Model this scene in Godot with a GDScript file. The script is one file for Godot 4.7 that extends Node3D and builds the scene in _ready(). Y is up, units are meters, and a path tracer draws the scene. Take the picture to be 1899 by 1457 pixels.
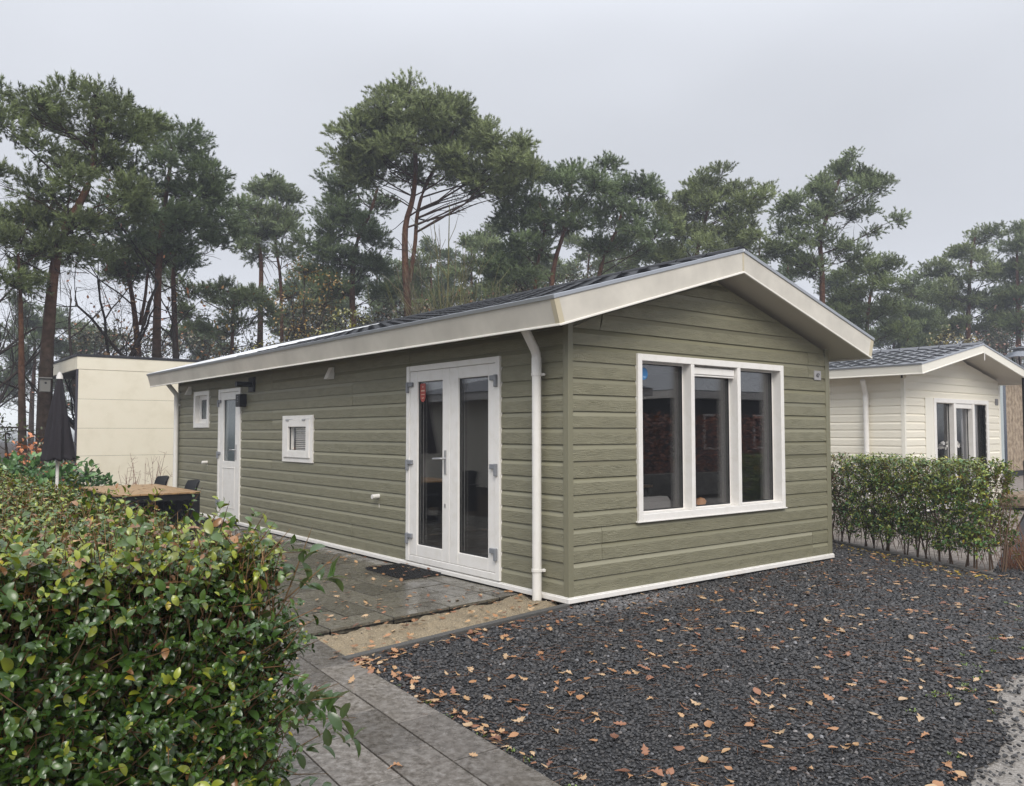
extends Node3D

const CAM := Vector3(-5.1233, 1.5, 5.5997)
const ACROSS := Vector3(0.7817, 0, 0.6236)     # lies across the plot, from the hedge towards the lane's far end
const AWAY := Vector3(0.6236, 0, -0.7817)
const W := 4.342                               # main cabin: width of its gable wall, length, storey height
const L := 11.55
const EX := 0.154                              # height of one siding board

var rng := RandomNumberGenerator.new()
var names := {}
var M := {}
var TX := {}


# ---------------------------------------------------------------- mesh building
class MB:
	var v := PackedVector3Array()
	var n := PackedVector3Array()
	var t := PackedVector2Array()
	var c := PackedColorArray()
	var ix := PackedInt32Array()
	var col := Color.WHITE

	func vert(p: Vector3, nn: Vector3, u: Vector2) -> int:
		v.append(p); n.append(nn); t.append(u); c.append(col)
		return v.size() - 1

	func tri_i(a: int, b: int, d: int) -> void:
		ix.append(a); ix.append(d); ix.append(b)

	func flat_uv(p: Vector3, nn: Vector3) -> Vector2:
		var a := nn.abs()
		if a.x >= a.y and a.x >= a.z: return Vector2(p.z, p.y)
		if a.y >= a.z: return Vector2(p.x, p.z)
		return Vector2(p.x, p.y)

	func tri(a: Vector3, b: Vector3, d: Vector3) -> void:
		var nn := (b - a).cross(d - a).normalized()
		tri_i(vert(a, nn, flat_uv(a, nn)), vert(b, nn, flat_uv(b, nn)), vert(d, nn, flat_uv(d, nn)))

	func quad(a: Vector3, b: Vector3, d: Vector3, e: Vector3) -> void:
		var nn := (d - a).cross(e - b).normalized()
		var i := vert(a, nn, flat_uv(a, nn)); var j := vert(b, nn, flat_uv(b, nn))
		var k := vert(d, nn, flat_uv(d, nn)); var m := vert(e, nn, flat_uv(e, nn))
		tri_i(i, j, k); tri_i(i, k, m)

	func quad_uv(a: Vector3, b: Vector3, d: Vector3, e: Vector3, ua: Vector2, ub: Vector2, ud: Vector2, ue: Vector2) -> void:
		var nn := (d - a).cross(e - b).normalized()
		var i := vert(a, nn, ua); var j := vert(b, nn, ub); var k := vert(d, nn, ud); var m := vert(e, nn, ue)
		tri_i(i, j, k); tri_i(i, k, m)

	func quad_out(a: Vector3, b: Vector3, d: Vector3, e: Vector3, ctr: Vector3) -> void:
		if (d - a).cross(e - b).dot((a + b + d + e) * 0.25 - ctr) >= 0.0: quad(a, b, d, e)
		else: quad(a, e, d, b)

	func tri_out(a: Vector3, b: Vector3, d: Vector3, ctr: Vector3) -> void:
		if (b - a).cross(d - a).dot((a + b + d) / 3.0 - ctr) >= 0.0: tri(a, b, d)
		else: tri(a, d, b)

	# a box with chamfered edges; xf turns and moves it
	func box(lo: Vector3, hi: Vector3, bev := 0.003, xf := Transform3D()) -> void:
		var ctr := (lo + hi) * 0.5
		var h := (hi - lo) * 0.5
		var b := minf(bev, minf(h.x, minf(h.y, h.z)) * 0.45)
		var p := []
		for s in 8:
			var sx := 1.0 if s & 1 else -1.0
			var sy := 1.0 if s & 2 else -1.0
			var sz := 1.0 if s & 4 else -1.0
			p.append([xf * (ctr + Vector3(sx * h.x, sy * (h.y - b), sz * (h.z - b))), xf * (ctr + Vector3(sx * (h.x - b), sy * h.y, sz * (h.z - b))), xf * (ctr + Vector3(sx * (h.x - b), sy * (h.y - b), sz * h.z))])
		var cc := xf * ctr
		quad_out(p[1][0], p[3][0], p[7][0], p[5][0], cc); quad_out(p[0][0], p[2][0], p[6][0], p[4][0], cc)
		quad_out(p[2][1], p[3][1], p[7][1], p[6][1], cc); quad_out(p[0][1], p[1][1], p[5][1], p[4][1], cc)
		quad_out(p[4][2], p[5][2], p[7][2], p[6][2], cc); quad_out(p[0][2], p[1][2], p[3][2], p[2][2], cc)
		if b < 0.0005: return
		for s in 8:
			tri_out(p[s][0], p[s][1], p[s][2], cc)
			if not s & 1: quad_out(p[s][1], p[s | 1][1], p[s | 1][2], p[s][2], cc)
			if not s & 2: quad_out(p[s][0], p[s | 2][0], p[s | 2][2], p[s][2], cc)
			if not s & 4: quad_out(p[s][0], p[s | 4][0], p[s | 4][1], p[s][1], cc)

	# a flat outline (x along ax, y along ay) pushed out by d
	func extrude(pts: PackedVector2Array, o: Vector3, ax: Vector3, ay: Vector3, d: Vector3) -> void:
		var area := 0.0
		for i in pts.size():
			var q := pts[(i + 1) % pts.size()]
			area += pts[i].x * q.y - q.x * pts[i].y
		var flip := (area < 0.0) != (d.dot(ax.cross(ay)) < 0.0)
		var w := PackedVector3Array()
		for q in pts: w.append(o + ax * q.x + ay * q.y)
		for i in w.size():
			var j := (i + 1) % w.size()
			if flip: quad(w[j], w[i], w[i] + d, w[j] + d)
			else: quad(w[i], w[j], w[j] + d, w[i] + d)
		var f := Geometry2D.triangulate_polygon(pts)
		for k in range(0, f.size(), 3):
			var a := w[f[k]]; var b := w[f[k + 1]]; var e := w[f[k + 2]]
			if (b - a).cross(e - a).dot(d) < 0.0:
				var x := b; b = e; e = x
			tri(a + d, b + d, e + d)
			tri(a, e, b)

	func ring_frame(dir: Vector3) -> Array:
		var s := dir.cross(Vector3.UP if absf(dir.y) < 0.95 else Vector3.RIGHT).normalized()
		return [s, s.cross(dir).normalized()]

	func tube(pts: Array, rad: Array, sides := 8, cols := [], cap := true) -> void:
		var prev := -1
		for i in pts.size():
			var dir: Vector3 = (pts[mini(i + 1, pts.size() - 1)] - pts[maxi(i - 1, 0)]).normalized()
			var fr := ring_frame(dir)
			if cols.size(): col = cols[i]
			var start := v.size()
			for k in sides + 1:
				var a := TAU * k / sides
				var out: Vector3 = fr[0] * cos(a) + fr[1] * sin(a)
				vert(pts[i] + out * rad[i], out, Vector2(float(k) / sides, float(i)))
			if prev >= 0:
				for k in sides:
					tri_i(prev + k, start + k + 1, prev + k + 1); tri_i(prev + k, start + k, start + k + 1)
			prev = start
			if cap and (i == 0 or i == pts.size() - 1) and rad[i] > 0.004:
				var nn := dir if i else -dir
				var m := vert(pts[i], nn, Vector2.ZERO)
				var rim := []
				for k in sides:
					var a := TAU * k / sides
					rim.append(vert(pts[i] + (fr[0] * cos(a) + fr[1] * sin(a)) * rad[i], nn, Vector2.ZERO))
				for k in sides:
					if i: tri_i(m, rim[(k + 1) % sides], rim[k])
					else: tri_i(m, rim[k], rim[(k + 1) % sides])

	func mesh() -> ArrayMesh:
		var a := []
		a.resize(Mesh.ARRAY_MAX)
		a[Mesh.ARRAY_VERTEX] = v; a[Mesh.ARRAY_NORMAL] = n; a[Mesh.ARRAY_TEX_UV] = t; a[Mesh.ARRAY_COLOR] = c; a[Mesh.ARRAY_INDEX] = ix
		var m := ArrayMesh.new()
		m.add_surface_from_arrays(Mesh.PRIMITIVE_TRIANGLES, a)
		return m


# ---------------------------------------------------------------- nodes
func numbered(parent: Node, called: String) -> String:
	var key := "%d/%s" % [parent.get_instance_id(), called]
	var k: int = names.get(key, 0)
	names[key] = k + 1
	return called if k == 0 else "%s_%03d" % [called, k]

func put(called: String, mesh: Mesh, mat: Material, parent: Node = self) -> MeshInstance3D:
	var o := MeshInstance3D.new()
	o.mesh = mesh
	o.material_override = mat
	o.name = numbered(parent, called)
	parent.add_child(o, true)
	return o

func part(called: String, b: MB, mat: Material, parent: Node) -> MeshInstance3D:
	return put(called, b.mesh(), mat, parent)

func tag(o: Node, label: String, category := "", group := "") -> Node:
	o.set_meta("label", label)
	if category: o.set_meta("category", category)
	if group: o.set_meta("group", group)
	return o

func thing(called: String, label: String, category: String, at := Vector3.ZERO, group := "") -> Node3D:
	var o := Node3D.new()
	o.name = numbered(self, called)
	add_child(o, true)
	o.position = at
	tag(o, label, category, group)
	return o

func ground_piece(called: String) -> Node3D:
	var o := Node3D.new()
	o.name = numbered(self, called)
	o.set_meta("kind", "structure")
	add_child(o, true)
	return o

func scatter(called: String, mesh: Mesh, mat: Material, xf: Array, cols: PackedColorArray, parent: Node = self, stuff := true) -> MultiMeshInstance3D:
	var mm := MultiMesh.new()
	mm.transform_format = MultiMesh.TRANSFORM_3D
	mm.use_colors = true
	mm.mesh = mesh
	mm.instance_count = xf.size()
	for i in xf.size():
		mm.set_instance_transform(i, xf[i])
		mm.set_instance_color(i, cols[i])
	var o := MultiMeshInstance3D.new()
	o.multimesh = mm
	o.material_override = mat
	o.name = numbered(parent, called)
	if stuff: o.set_meta("kind", "stuff")
	parent.add_child(o, true)
	return o


# ---------------------------------------------------------------- materials
func lin(r: float, g: float, b: float) -> Color:
	return Color(r, g, b).linear_to_srgb()

func mat(r: float, g: float, b: float, rough := 0.6, spec := 0.5) -> StandardMaterial3D:
	var m := StandardMaterial3D.new()
	m.albedo_color = lin(r, g, b)
	m.roughness = rough
	m.metallic_specular = spec
	return m

func noise_tex(freq: float, seed_: int, lo: Color, hi: Color, size := 512, normal := 0.0, mid := Color(-1, 0, 0), gain := 0.6) -> NoiseTexture2D:
	var fn := FastNoiseLite.new()
	fn.seed = seed_
	fn.noise_type = FastNoiseLite.TYPE_SIMPLEX_SMOOTH
	fn.frequency = freq
	fn.fractal_octaves = 5
	fn.fractal_gain = gain
	var x := NoiseTexture2D.new()
	x.width = size; x.height = size
	x.seamless = true
	x.noise = fn
	if normal > 0.0:
		x.as_normal_map = true
		x.bump_strength = normal
	else:
		var g := Gradient.new()
		g.set_color(0, lo); g.set_color(1, hi)
		if mid.r >= 0.0: g.add_point(0.5, mid)
		x.color_ramp = g
	return x

func textured(m: StandardMaterial3D, albedo: Texture2D, normal: Texture2D, scale: float, nstrength := 1.0, world := true) -> StandardMaterial3D:
	if albedo: m.albedo_texture = albedo
	if normal:
		m.normal_enabled = true
		m.normal_texture = normal
		m.normal_scale = nstrength
	m.uv1_triplanar = true
	m.uv1_world_triplanar = world
	m.uv1_scale = Vector3.ONE * scale
	return m

func grain_normal() -> ImageTexture:
	# embossed wood grain of fibre-cement boards: 4 board rows high, rings stretched along the board
	var w := 1024; var h := 256
	var wobble := FastNoiseLite.new(); wobble.seed = 11; wobble.frequency = 0.009; wobble.fractal_octaves = 2
	var fibre := FastNoiseLite.new(); fibre.seed = 5; fibre.frequency = 0.12; fibre.fractal_octaves = 2
	var im := Image.create(w, h, false, Image.FORMAT_RGB8)
	for y in h:
		for x in w:
			var q := wobble.get_noise_2d(x * 0.42, y * 1.35)
			var k := q * 20.0 + y * 0.075
			var ring := absf(fposmod(k, 1.0) - 0.5) * 2.0
			var g := 0.55 + 0.24 * smoothstep(0.0, 0.5, ring) + 0.26 * fibre.get_noise_2d(x * 0.12, y * 2.6)
			im.set_pixel(x, y, Color(g, g, g))
	im.bump_map_to_normal_map(4.5)
	return ImageTexture.create_from_image(im)

func make_materials() -> void:
	var white := Color.WHITE
	TX.grain = grain_normal()
	TX.soft = noise_tex(0.004, 3, Color(0.86, 0.86, 0.86), white)
	TX.stain = noise_tex(0.012, 23, Color(0.88, 0.88, 0.87), white, 512, 0.0, Color(0.96, 0.96, 0.955))
	TX.grime = noise_tex(0.014, 29, Color(0.955, 0.95, 0.935), white, 512, 0.0, Color(0.992, 0.99, 0.986))
	TX.speck = noise_tex(0.06, 4, Color(0.55, 0.55, 0.55), white)
	TX.bump = noise_tex(0.03, 6, white, white, 512, 3.0)
	TX.rough = noise_tex(0.08, 7, white, white, 512, 8.0)
	TX.streak = noise_tex(0.012, 8, Color(0.55, 0.53, 0.5), Color(1, 1, 1), 512, 0.0, Color(0.82, 0.8, 0.78))
	TX.pave = noise_tex(0.017, 18, Color(0.48, 0.465, 0.44), Color(1, 1, 1), 1024, 0.0, Color(0.76, 0.74, 0.72), 0.76)
	TX.wet = noise_tex(0.01, 9, Color(0.05, 0.05, 0.05), Color(0.45, 0.45, 0.45))
	M.siding = mat(0.243, 0.230, 0.154, 0.45, 0.5)
	M.siding.normal_enabled = true; M.siding.normal_texture = TX.grain; M.siding.normal_scale = 0.9; M.siding.albedo_texture = TX.stain
	M.siding_trim = mat(0.205, 0.195, 0.131, 0.45)
	M.siding_cream = mat(0.83, 0.785, 0.665, 0.5)
	M.siding_cream.normal_enabled = true; M.siding_cream.normal_texture = TX.grain; M.siding_cream.normal_scale = 0.5
	M.cream_trim = mat(0.80, 0.77, 0.68, 0.45)
	M.white = textured(mat(0.84, 0.82, 0.79, 0.3), TX.grime, null, 0.7)
	M.pvc = textured(mat(0.80, 0.78, 0.745, 0.28), TX.grime, null, 0.9)
	M.fascia = textured(mat(0.68, 0.64, 0.56, 0.38), TX.soft, null, 0.5)
	M.fascia_stain = mat(0.52, 0.46, 0.33, 0.45)
	M.bead = mat(0.80, 0.77, 0.70, 0.35)
	M.soffit = mat(0.50, 0.46, 0.39, 0.55)
	M.alu = mat(0.42, 0.44, 0.47, 0.35); M.alu.metallic = 0.6
	M.steel = mat(0.55, 0.55, 0.56, 0.3); M.steel.metallic = 0.85
	M.grey_plastic = mat(0.22, 0.23, 0.25, 0.4)
	M.black = mat(0.010, 0.010, 0.011, 0.5, 0.35)
	M.rubber = mat(0.012, 0.012, 0.013, 0.6)
	M.dark_fabric = textured(mat(0.026, 0.023, 0.026, 0.85, 0.3), null, TX.bump, 6.0, 0.4, false)
	M.seal = mat(0.01, 0.01, 0.01, 0.5)
	M.tile = textured(mat(0.05, 0.052, 0.06, 0.14, 0.85), null, TX.bump, 3.0, 0.12, false)
	M.tile_matt = textured(mat(0.022, 0.023, 0.026, 0.6, 0.3), null, TX.bump, 3.0, 0.12, false)
	M.sky_white_sheet = mat(0.78, 0.79, 0.80, 0.4)  # sky mirrored at a grazing angle, put into a matte white colour
	M.glass = StandardMaterial3D.new()
	M.glass.transparency = BaseMaterial3D.TRANSPARENCY_ALPHA
	M.glass.albedo_color = Color(0.1, 0.11, 0.11, 0.015)
	M.glass.roughness = 0.0
	M.glass.metallic_specular = 0.5
	M.frosted = StandardMaterial3D.new()
	M.frosted.transparency = BaseMaterial3D.TRANSPARENCY_ALPHA
	M.frosted.albedo_color = Color(0.42, 0.47, 0.48, 0.62)
	M.frosted.roughness = 0.1
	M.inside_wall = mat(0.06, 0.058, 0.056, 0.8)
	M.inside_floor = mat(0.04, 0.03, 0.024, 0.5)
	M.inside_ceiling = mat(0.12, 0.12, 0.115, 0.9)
	M.sofa = textured(mat(0.16, 0.155, 0.15, 0.9), null, TX.bump, 8.0, 0.5, false)
	M.curtain = mat(0.30, 0.30, 0.31, 0.9)
	M.paving = []
	M.paving_wet = []
	for k in 10:
		var q: float = [1.0, 0.72, 1.25, 0.86, 1.12][k % 5]
		var wet := k > 4
		var m := textured(mat(0.185 * q, 0.175 * q, 0.142 * q, 0.6, 0.5) if wet else mat(0.27 * q, 0.254 * q, 0.235 * q, 0.6, 0.5), TX.pave, TX.bump, 0.9, 0.06 if wet else 0.14)
		m.roughness = 1.0
		m.roughness_texture = TX.wet
		if wet: M.paving_wet.append(m)
		else: M.paving.append(m)
	M.joint = mat(0.010, 0.0095, 0.009, 0.95, 0.1)
	M.kerb = textured(mat(0.13, 0.125, 0.115, 0.7), TX.speck, TX.bump, 3.0, 0.5)
	M.gravel_bed = textured(mat(0.03, 0.03, 0.032, 0.8), TX.speck, TX.rough, 2.5, 1.0)
	M.stone = mat(1, 1, 1, 0.5, 0.5); M.stone.vertex_color_use_as_albedo = true
	M.neighbour_ground = textured(mat(0.30, 0.265, 0.235, 0.8), TX.streak, TX.bump, 1.0, 0.4)
	M.sand = textured(mat(0.46, 0.375, 0.255, 0.95, 0.2), TX.speck, TX.rough, 2.0, 0.8)
	M.asphalt = textured(mat(0.46, 0.44, 0.41, 0.55, 0.5), TX.pave, TX.rough, 2.3, 0.7)
	M.forest = textured(mat(0.085, 0.065, 0.042, 0.95, 0.2), TX.speck, TX.rough, 0.6, 1.0)
	M.concrete = textured(mat(0.33, 0.32, 0.30, 0.85), TX.streak, TX.bump, 0.6, 0.5)
	M.panel = textured(mat(0.80, 0.745, 0.605, 0.5), TX.grime, null, 0.22)
	M.roof_black = mat(0.018, 0.018, 0.022, 0.5)
	M.tan_wood = textured(mat(0.50, 0.40, 0.29, 0.7), TX.streak, null, 0.7)
	M.teak = textured(mat(0.52, 0.335, 0.165, 0.4), TX.streak, null, 1.3)
	M.slab = textured(mat(0.42, 0.33, 0.24, 0.8), TX.streak, TX.rough, 1.0, 0.6)
	M.bark = textured(mat(1, 1, 1, 0.9, 0.2), TX.streak, TX.rough, 0.9, 1.0)
	M.bark.vertex_color_use_as_albedo = true
	M.twig = mat(1, 1, 1, 0.8, 0.25); M.twig.vertex_color_use_as_albedo = true
	M.leaf = mat(1, 1, 1, 0.27, 0.55); M.leaf.vertex_color_use_as_albedo = true
	M.leaf.backlight_enabled = true; M.leaf.backlight = Color(0.4, 0.4, 0.25)
	M.needle = mat(1, 1, 1, 0.55, 0.4); M.needle.vertex_color_use_as_albedo = true
	M.needle.backlight_enabled = true; M.needle.backlight = Color(0.45, 0.45, 0.35)
	M.dry = mat(1, 1, 1, 0.42, 0.5); M.dry.vertex_color_use_as_albedo = true
	M.dry.backlight_enabled = true; M.dry.backlight = Color(0.2, 0.2, 0.2)


func _ready() -> void:
	rng.seed = 20
	var cam := Camera3D.new()
	cam.name = "camera"
	cam.position = CAM
	cam.rotation = Vector3(0.047, -0.6728, -0.0007)
	cam.fov = 50.85
	cam.near = 0.05
	cam.far = 500.0
	add_child(cam)
	cam.current = true
	var e := Environment.new()
	e.background_mode = Environment.BG_SKY
	var sm := PanoramaSkyMaterial.new()
	sm.panorama = overcast()
	e.sky = Sky.new()
	e.sky.sky_material = sm
	e.tonemap_mode = Environment.TONE_MAPPER_LINEAR
	e.tonemap_exposure = EXPOSURE
	e.sdfgi_enabled = true
	e.ssao_enabled = true
	e.ssil_enabled = true
	e.fog_enabled = FOG > 0.0
	e.fog_density = FOG
	e.fog_light_color = Color(0.86, 0.88, 0.93)
	var we := WorldEnvironment.new()
	we.name = "world_environment"
	we.environment = e
	add_child(we)
	var sun := DirectionalLight3D.new()
	sun.name = "sun"
	sun.light_energy = 0.5
	sun.light_angular_distance = 30.0
	sun.light_color = Color(1.0, 0.975, 0.94)
	sun.shadow_enabled = true
	add_child(sun)
	sun.look_at_from_position(Vector3(-6.5, 11.5, 11.5), Vector3.ZERO)
	make_materials()
	ground()
	main_cabin()
	sofa()
	neighbour_cabin()
	flat_roof_cabin()
	timber_house()
	across_the_road()
	street_lamp()
	tuft = tuft_mesh()
	pines()
	other_trees()
	rng.seed = 60
	left_hedge()
	right_hedge()
	far_details()
	table()
	chairs()
	parasol()
	doormat("black rubber ring mat before the double doors", Vector3(-0.28, -0.056, -2.42), 0.48, 0.86)
	doormat("black rubber mat left of the white back door's scraper", Vector3(-0.36, -0.056, -9.0), 0.5, 0.9)
	back_step()
	fallen_leaves()

const EXPOSURE := 1.6
const FOG := 0.0022

# an even layer of cloud: brighter overhead than near the horizon, with soft broad patches
func overcast() -> ImageTexture:
	var w := 512; var h := 256
	var fn := FastNoiseLite.new()
	fn.seed = 14; fn.frequency = 0.9; fn.fractal_octaves = 4
	var im := Image.create(w, h, false, Image.FORMAT_RGBAF)
	for y in h:
		var el := PI * (0.5 - (y + 0.5) / h)
		for x in w:
			var a := TAU * x / w
			var d := Vector3(cos(a) * cos(el), sin(el), sin(a) * cos(el))
			var q := fn.get_noise_3dv(d * Vector3(1.2, 2.6, 1.2))
			var up := lerpf(1.0, 2.5, smoothstep(0.3, 0.95, d.y)) + 0.5 * smoothstep(0.22, 0.0, absf(d.y))
			var f := (1.0 + 0.16 * q) * up * 0.445
			if d.y < 0.0: f *= lerpf(1.0, 0.25, smoothstep(0.0, -0.25, d.y))
			im.set_pixel(x, y, Color(f * 0.965, f * 1.005, f * (1.09 - 0.08 * smoothstep(0.1, 0.0, d.y)), 1.0))
	return ImageTexture.create_from_image(im)


# ---------------------------------------------------------------- cabins
# wall axes: s runs along the wall, y up, d out of the wall
func front_axes() -> Transform3D: return Transform3D(Basis(), Vector3.ZERO)
func side_axes() -> Transform3D: return Transform3D(Basis(Vector3(0, 0, 1), Vector3(0, 1, 0), Vector3(-1, 0, 0)), Vector3.ZERO)

func bar(b: MB, p: Vector3, q: Vector3, wide: float, deep: float, out: Vector3, bev := 0.003) -> void:
	var x := (q - p).normalized()
	var z := (out - x * out.dot(x)).normalized()
	var y := z.cross(x)
	b.box(Vector3(0, -wide / 2, -deep / 2), Vector3((q - p).length(), wide / 2, deep / 2), bev, Transform3D(Basis(x, y, z), p))

func frame_bars(b: MB, s0: float, s1: float, y0: float, y1: float, wl: float, wb: float, wt: float, d0: float, d1: float, xf: Transform3D) -> void:
	b.box(Vector3(s0, y0, d0), Vector3(s0 + wl, y1, d1), 0.004, xf)
	b.box(Vector3(s1 - wl, y0, d0), Vector3(s1, y1, d1), 0.004, xf)
	b.box(Vector3(s0 + wl, y0, d0), Vector3(s1 - wl, y0 + wb, d1 - 0.002), 0.004, xf)
	b.box(Vector3(s0 + wl, y1 - wt, d0), Vector3(s1 - wl, y1, d1 - 0.002), 0.004, xf)

# one siding board: a lip, a flat face and a sloping cove under the board above
func board(b: MB, sl0: float, sr0: float, sl1: float, sr1: float, ya: float, ca: float, cb: float, xf: Transform3D, uo: Vector2) -> void:
	var ts := [0.0, 0.106, 0.149, EX]
	var ds := [0.022, 0.022, 0.006, 0.006]
	var pts := []
	for i in 4:
		if i and ts[i - 1] < ca - ya and ts[i] > ca - ya + 0.0005:
			pts.append([ca - ya, lerpf(ds[i - 1], ds[i], (ca - ya - ts[i - 1]) / (ts[i] - ts[i - 1]))])
		if ts[i] >= ca - ya - 0.0001 and ts[i] <= cb - ya + 0.0001: pts.append([ts[i], ds[i]])
		if i < 3 and ts[i] < cb - ya - 0.0005 and ts[i + 1] > cb - ya + 0.0005 and cb - ya > ca - ya:
			pts.append([cb - ya, lerpf(ds[i], ds[i + 1], (cb - ya - ts[i]) / (ts[i + 1] - ts[i]))])
	pts.sort_custom(func(p, q): return p[0] < q[0])
	var h := maxf(cb - ca, 0.001)
	var at := func(side: int, i: int) -> Vector3:
		var f: float = (pts[i][0] + ya - ca) / h
		var s := lerpf(sl0, sl1, f) if side == 0 else lerpf(sr0, sr1, f)
		return xf * Vector3(s, ya + pts[i][0], pts[i][1])
	var uv := func(side: int, i: int) -> Vector2:
		var f: float = (pts[i][0] + ya - ca) / h
		var s := lerpf(sl0, sl1, f) if side == 0 else lerpf(sr0, sr1, f)
		return Vector2(s / 2.2 + uo.x, (pts[i][0] / EX + uo.y) * 0.25)
	for i in pts.size() - 1:
		if pts[i][1] < 0.0219 or pts[i + 1][1] < 0.0219:   # the cove is smooth
			var u := Vector2(uo.x, uo.y * 0.25 + 0.12)
			b.quad_uv(at.call(0, i), at.call(1, i), at.call(1, i + 1), at.call(0, i + 1), u, u, u, u)
			continue
		b.quad_uv(at.call(0, i), at.call(1, i), at.call(1, i + 1), at.call(0, i + 1), uv.call(0, i), uv.call(1, i), uv.call(1, i + 1), uv.call(0, i + 1))
	if pts.size() > 1 and ca <= ya + 0.001:
		var p0 := xf * Vector3(sl0, ya, 0.004)
		var p1 := xf * Vector3(sr0, ya, 0.004)
		b.quad(p0, p1, at.call(1, 0), at.call(0, 0))
	for i in pts.size() - 1:
		for side in 2:
			var f0: float = (pts[i][0] + ya - ca) / h
			var f1: float = (pts[i + 1][0] + ya - ca) / h
			var q0 := xf * Vector3(lerpf(sl0, sl1, f0) if side == 0 else lerpf(sr0, sr1, f0), ya + pts[i][0], 0.0)
			var q1 := xf * Vector3(lerpf(sl0, sl1, f1) if side == 0 else lerpf(sr0, sr1, f1), ya + pts[i + 1][0], 0.0)
			if side: b.quad(at.call(1, i), q0, q1, at.call(1, i + 1))
			else: b.quad(q0, at.call(0, i), at.call(0, i + 1), q1)

func siding(wall: Node3D, xf: Transform3D, s0: float, s1: float, top: float, holes: Array, joints: Array, m: Material, foot := 0.0, pitch := 0.0) -> void:
	var rows := int(ceil(top / EX))
	for k in rows:
		var ya := k * EX
		var yb := minf(ya + EX, top)
		var cuts := [s0]
		for j in joints[(k / 2) % joints.size()]:
			if j > s0 + 0.05 and j < s1 - 0.05: cuts.append(j)
		cuts.append(s1)
		cuts.sort()
		for i in cuts.size() - 1:
			var a: float = cuts[i] + (0.0 if i == 0 else 0.0025)
			var e: float = cuts[i + 1] - (0.0 if i == cuts.size() - 2 else 0.0025)
			var pieces := [[a, e, ya, yb]]
			for h in holes:
				var next := []
				for p in pieces:
					var hx0: float = h[0]; var hx1: float = h[1]; var hy0: float = h[2]; var hy1: float = h[3]
					if hx1 <= p[0] or hx0 >= p[1] or hy1 <= p[2] or hy0 >= p[3]:
						next.append(p); continue
					if hx0 > p[0] + 0.01: next.append([p[0], hx0, p[2], p[3]])
					if hx1 < p[1] - 0.01: next.append([hx1, p[1], p[2], p[3]])
					var l := maxf(p[0], hx0); var r := minf(p[1], hx1)
					if hy0 > p[2] + 0.012: next.append([l, r, p[2], hy0])
					if hy1 < p[3] - 0.012: next.append([l, r, hy1, p[3]])
				pieces = next
			for p in pieces:
				var l0: float = p[0]; var r0: float = p[1]; var l1 := l0; var r1 := r0
				if pitch > 0.0:
					var lim := func(y: float) -> float: return maxf(0.0, (y - foot) / pitch)
					l0 = maxf(l0, s0 + lim.call(p[2])); r0 = minf(r0, s1 - lim.call(p[2]))
					l1 = maxf(l1, s0 + lim.call(p[3])); r1 = minf(r1, s1 - lim.call(p[3]))
					if r0 <= l0: continue
					if r1 < l1:
						l1 = (l1 + r1) / 2; r1 = l1
				var b := MB.new()
				board(b, l0, r0, l1, r1, ya, p[2], p[3], xf, Vector2(rng.randf(), rng.randi() % 4))
				part("board", b, m, wall)

func wall_core(b: MB, xf: Transform3D, s0: float, s1: float, y0: float, y1: float, holes: Array, d0: float, d1: float) -> void:
	var xs := [s0, s1]
	for h in holes:
		xs.append(h[0]); xs.append(h[1])
	xs.sort()
	for i in xs.size() - 1:
		if xs[i + 1] - xs[i] < 0.002: continue
		var mid: float = (xs[i] + xs[i + 1]) / 2
		var lo := y0
		var here := holes.filter(func(h): return h[0] < mid and h[1] > mid)
		here.sort_custom(func(p, q): return p[2] < q[2])
		for h in here:
			if h[2] - lo > 0.002: b.box(Vector3(xs[i], lo, d0), Vector3(xs[i + 1], h[2], d1), 0.0, xf)
			lo = h[3]
		if y1 - lo > 0.002: b.box(Vector3(xs[i], lo, d0), Vector3(xs[i + 1], y1, d1), 0.0, xf)

func roof_tile_mesh() -> ArrayMesh:
	# x across the tile, y up the slope, z away from the roof
	var b := MB.new()
	var k := 8
	var prof := []
	for i in k + 1:
		var f := float(i) / k
		prof.append(Vector2(f * 0.303, 0.006 + 0.028 * pow(maxf(0.0, sin(PI * f)), 0.6)))
	for i in k:
		var p: Vector2 = prof[i]; var q: Vector2 = prof[i + 1]
		b.quad(Vector3(p.x, 0, p.y + 0.016), Vector3(q.x, 0, q.y + 0.016), Vector3(q.x, 0.37, q.y), Vector3(p.x, 0.37, p.y))
		b.quad(Vector3(p.x, 0, -0.002), Vector3(q.x, 0, -0.002), Vector3(q.x, 0, q.y + 0.016), Vector3(p.x, 0, p.y + 0.016))
	b.quad(Vector3(0, 0, -0.002), Vector3(0, 0, prof[0].y + 0.016), Vector3(0, 0.37, prof[0].y), Vector3(0, 0.37, -0.002))
	b.quad(Vector3(0.303, 0, -0.002), Vector3(0.303, 0.37, -0.002), Vector3(0.303, 0.37, prof[k].y), Vector3(0.303, 0, prof[k].y + 0.016))
	return b.mesh()

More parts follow.
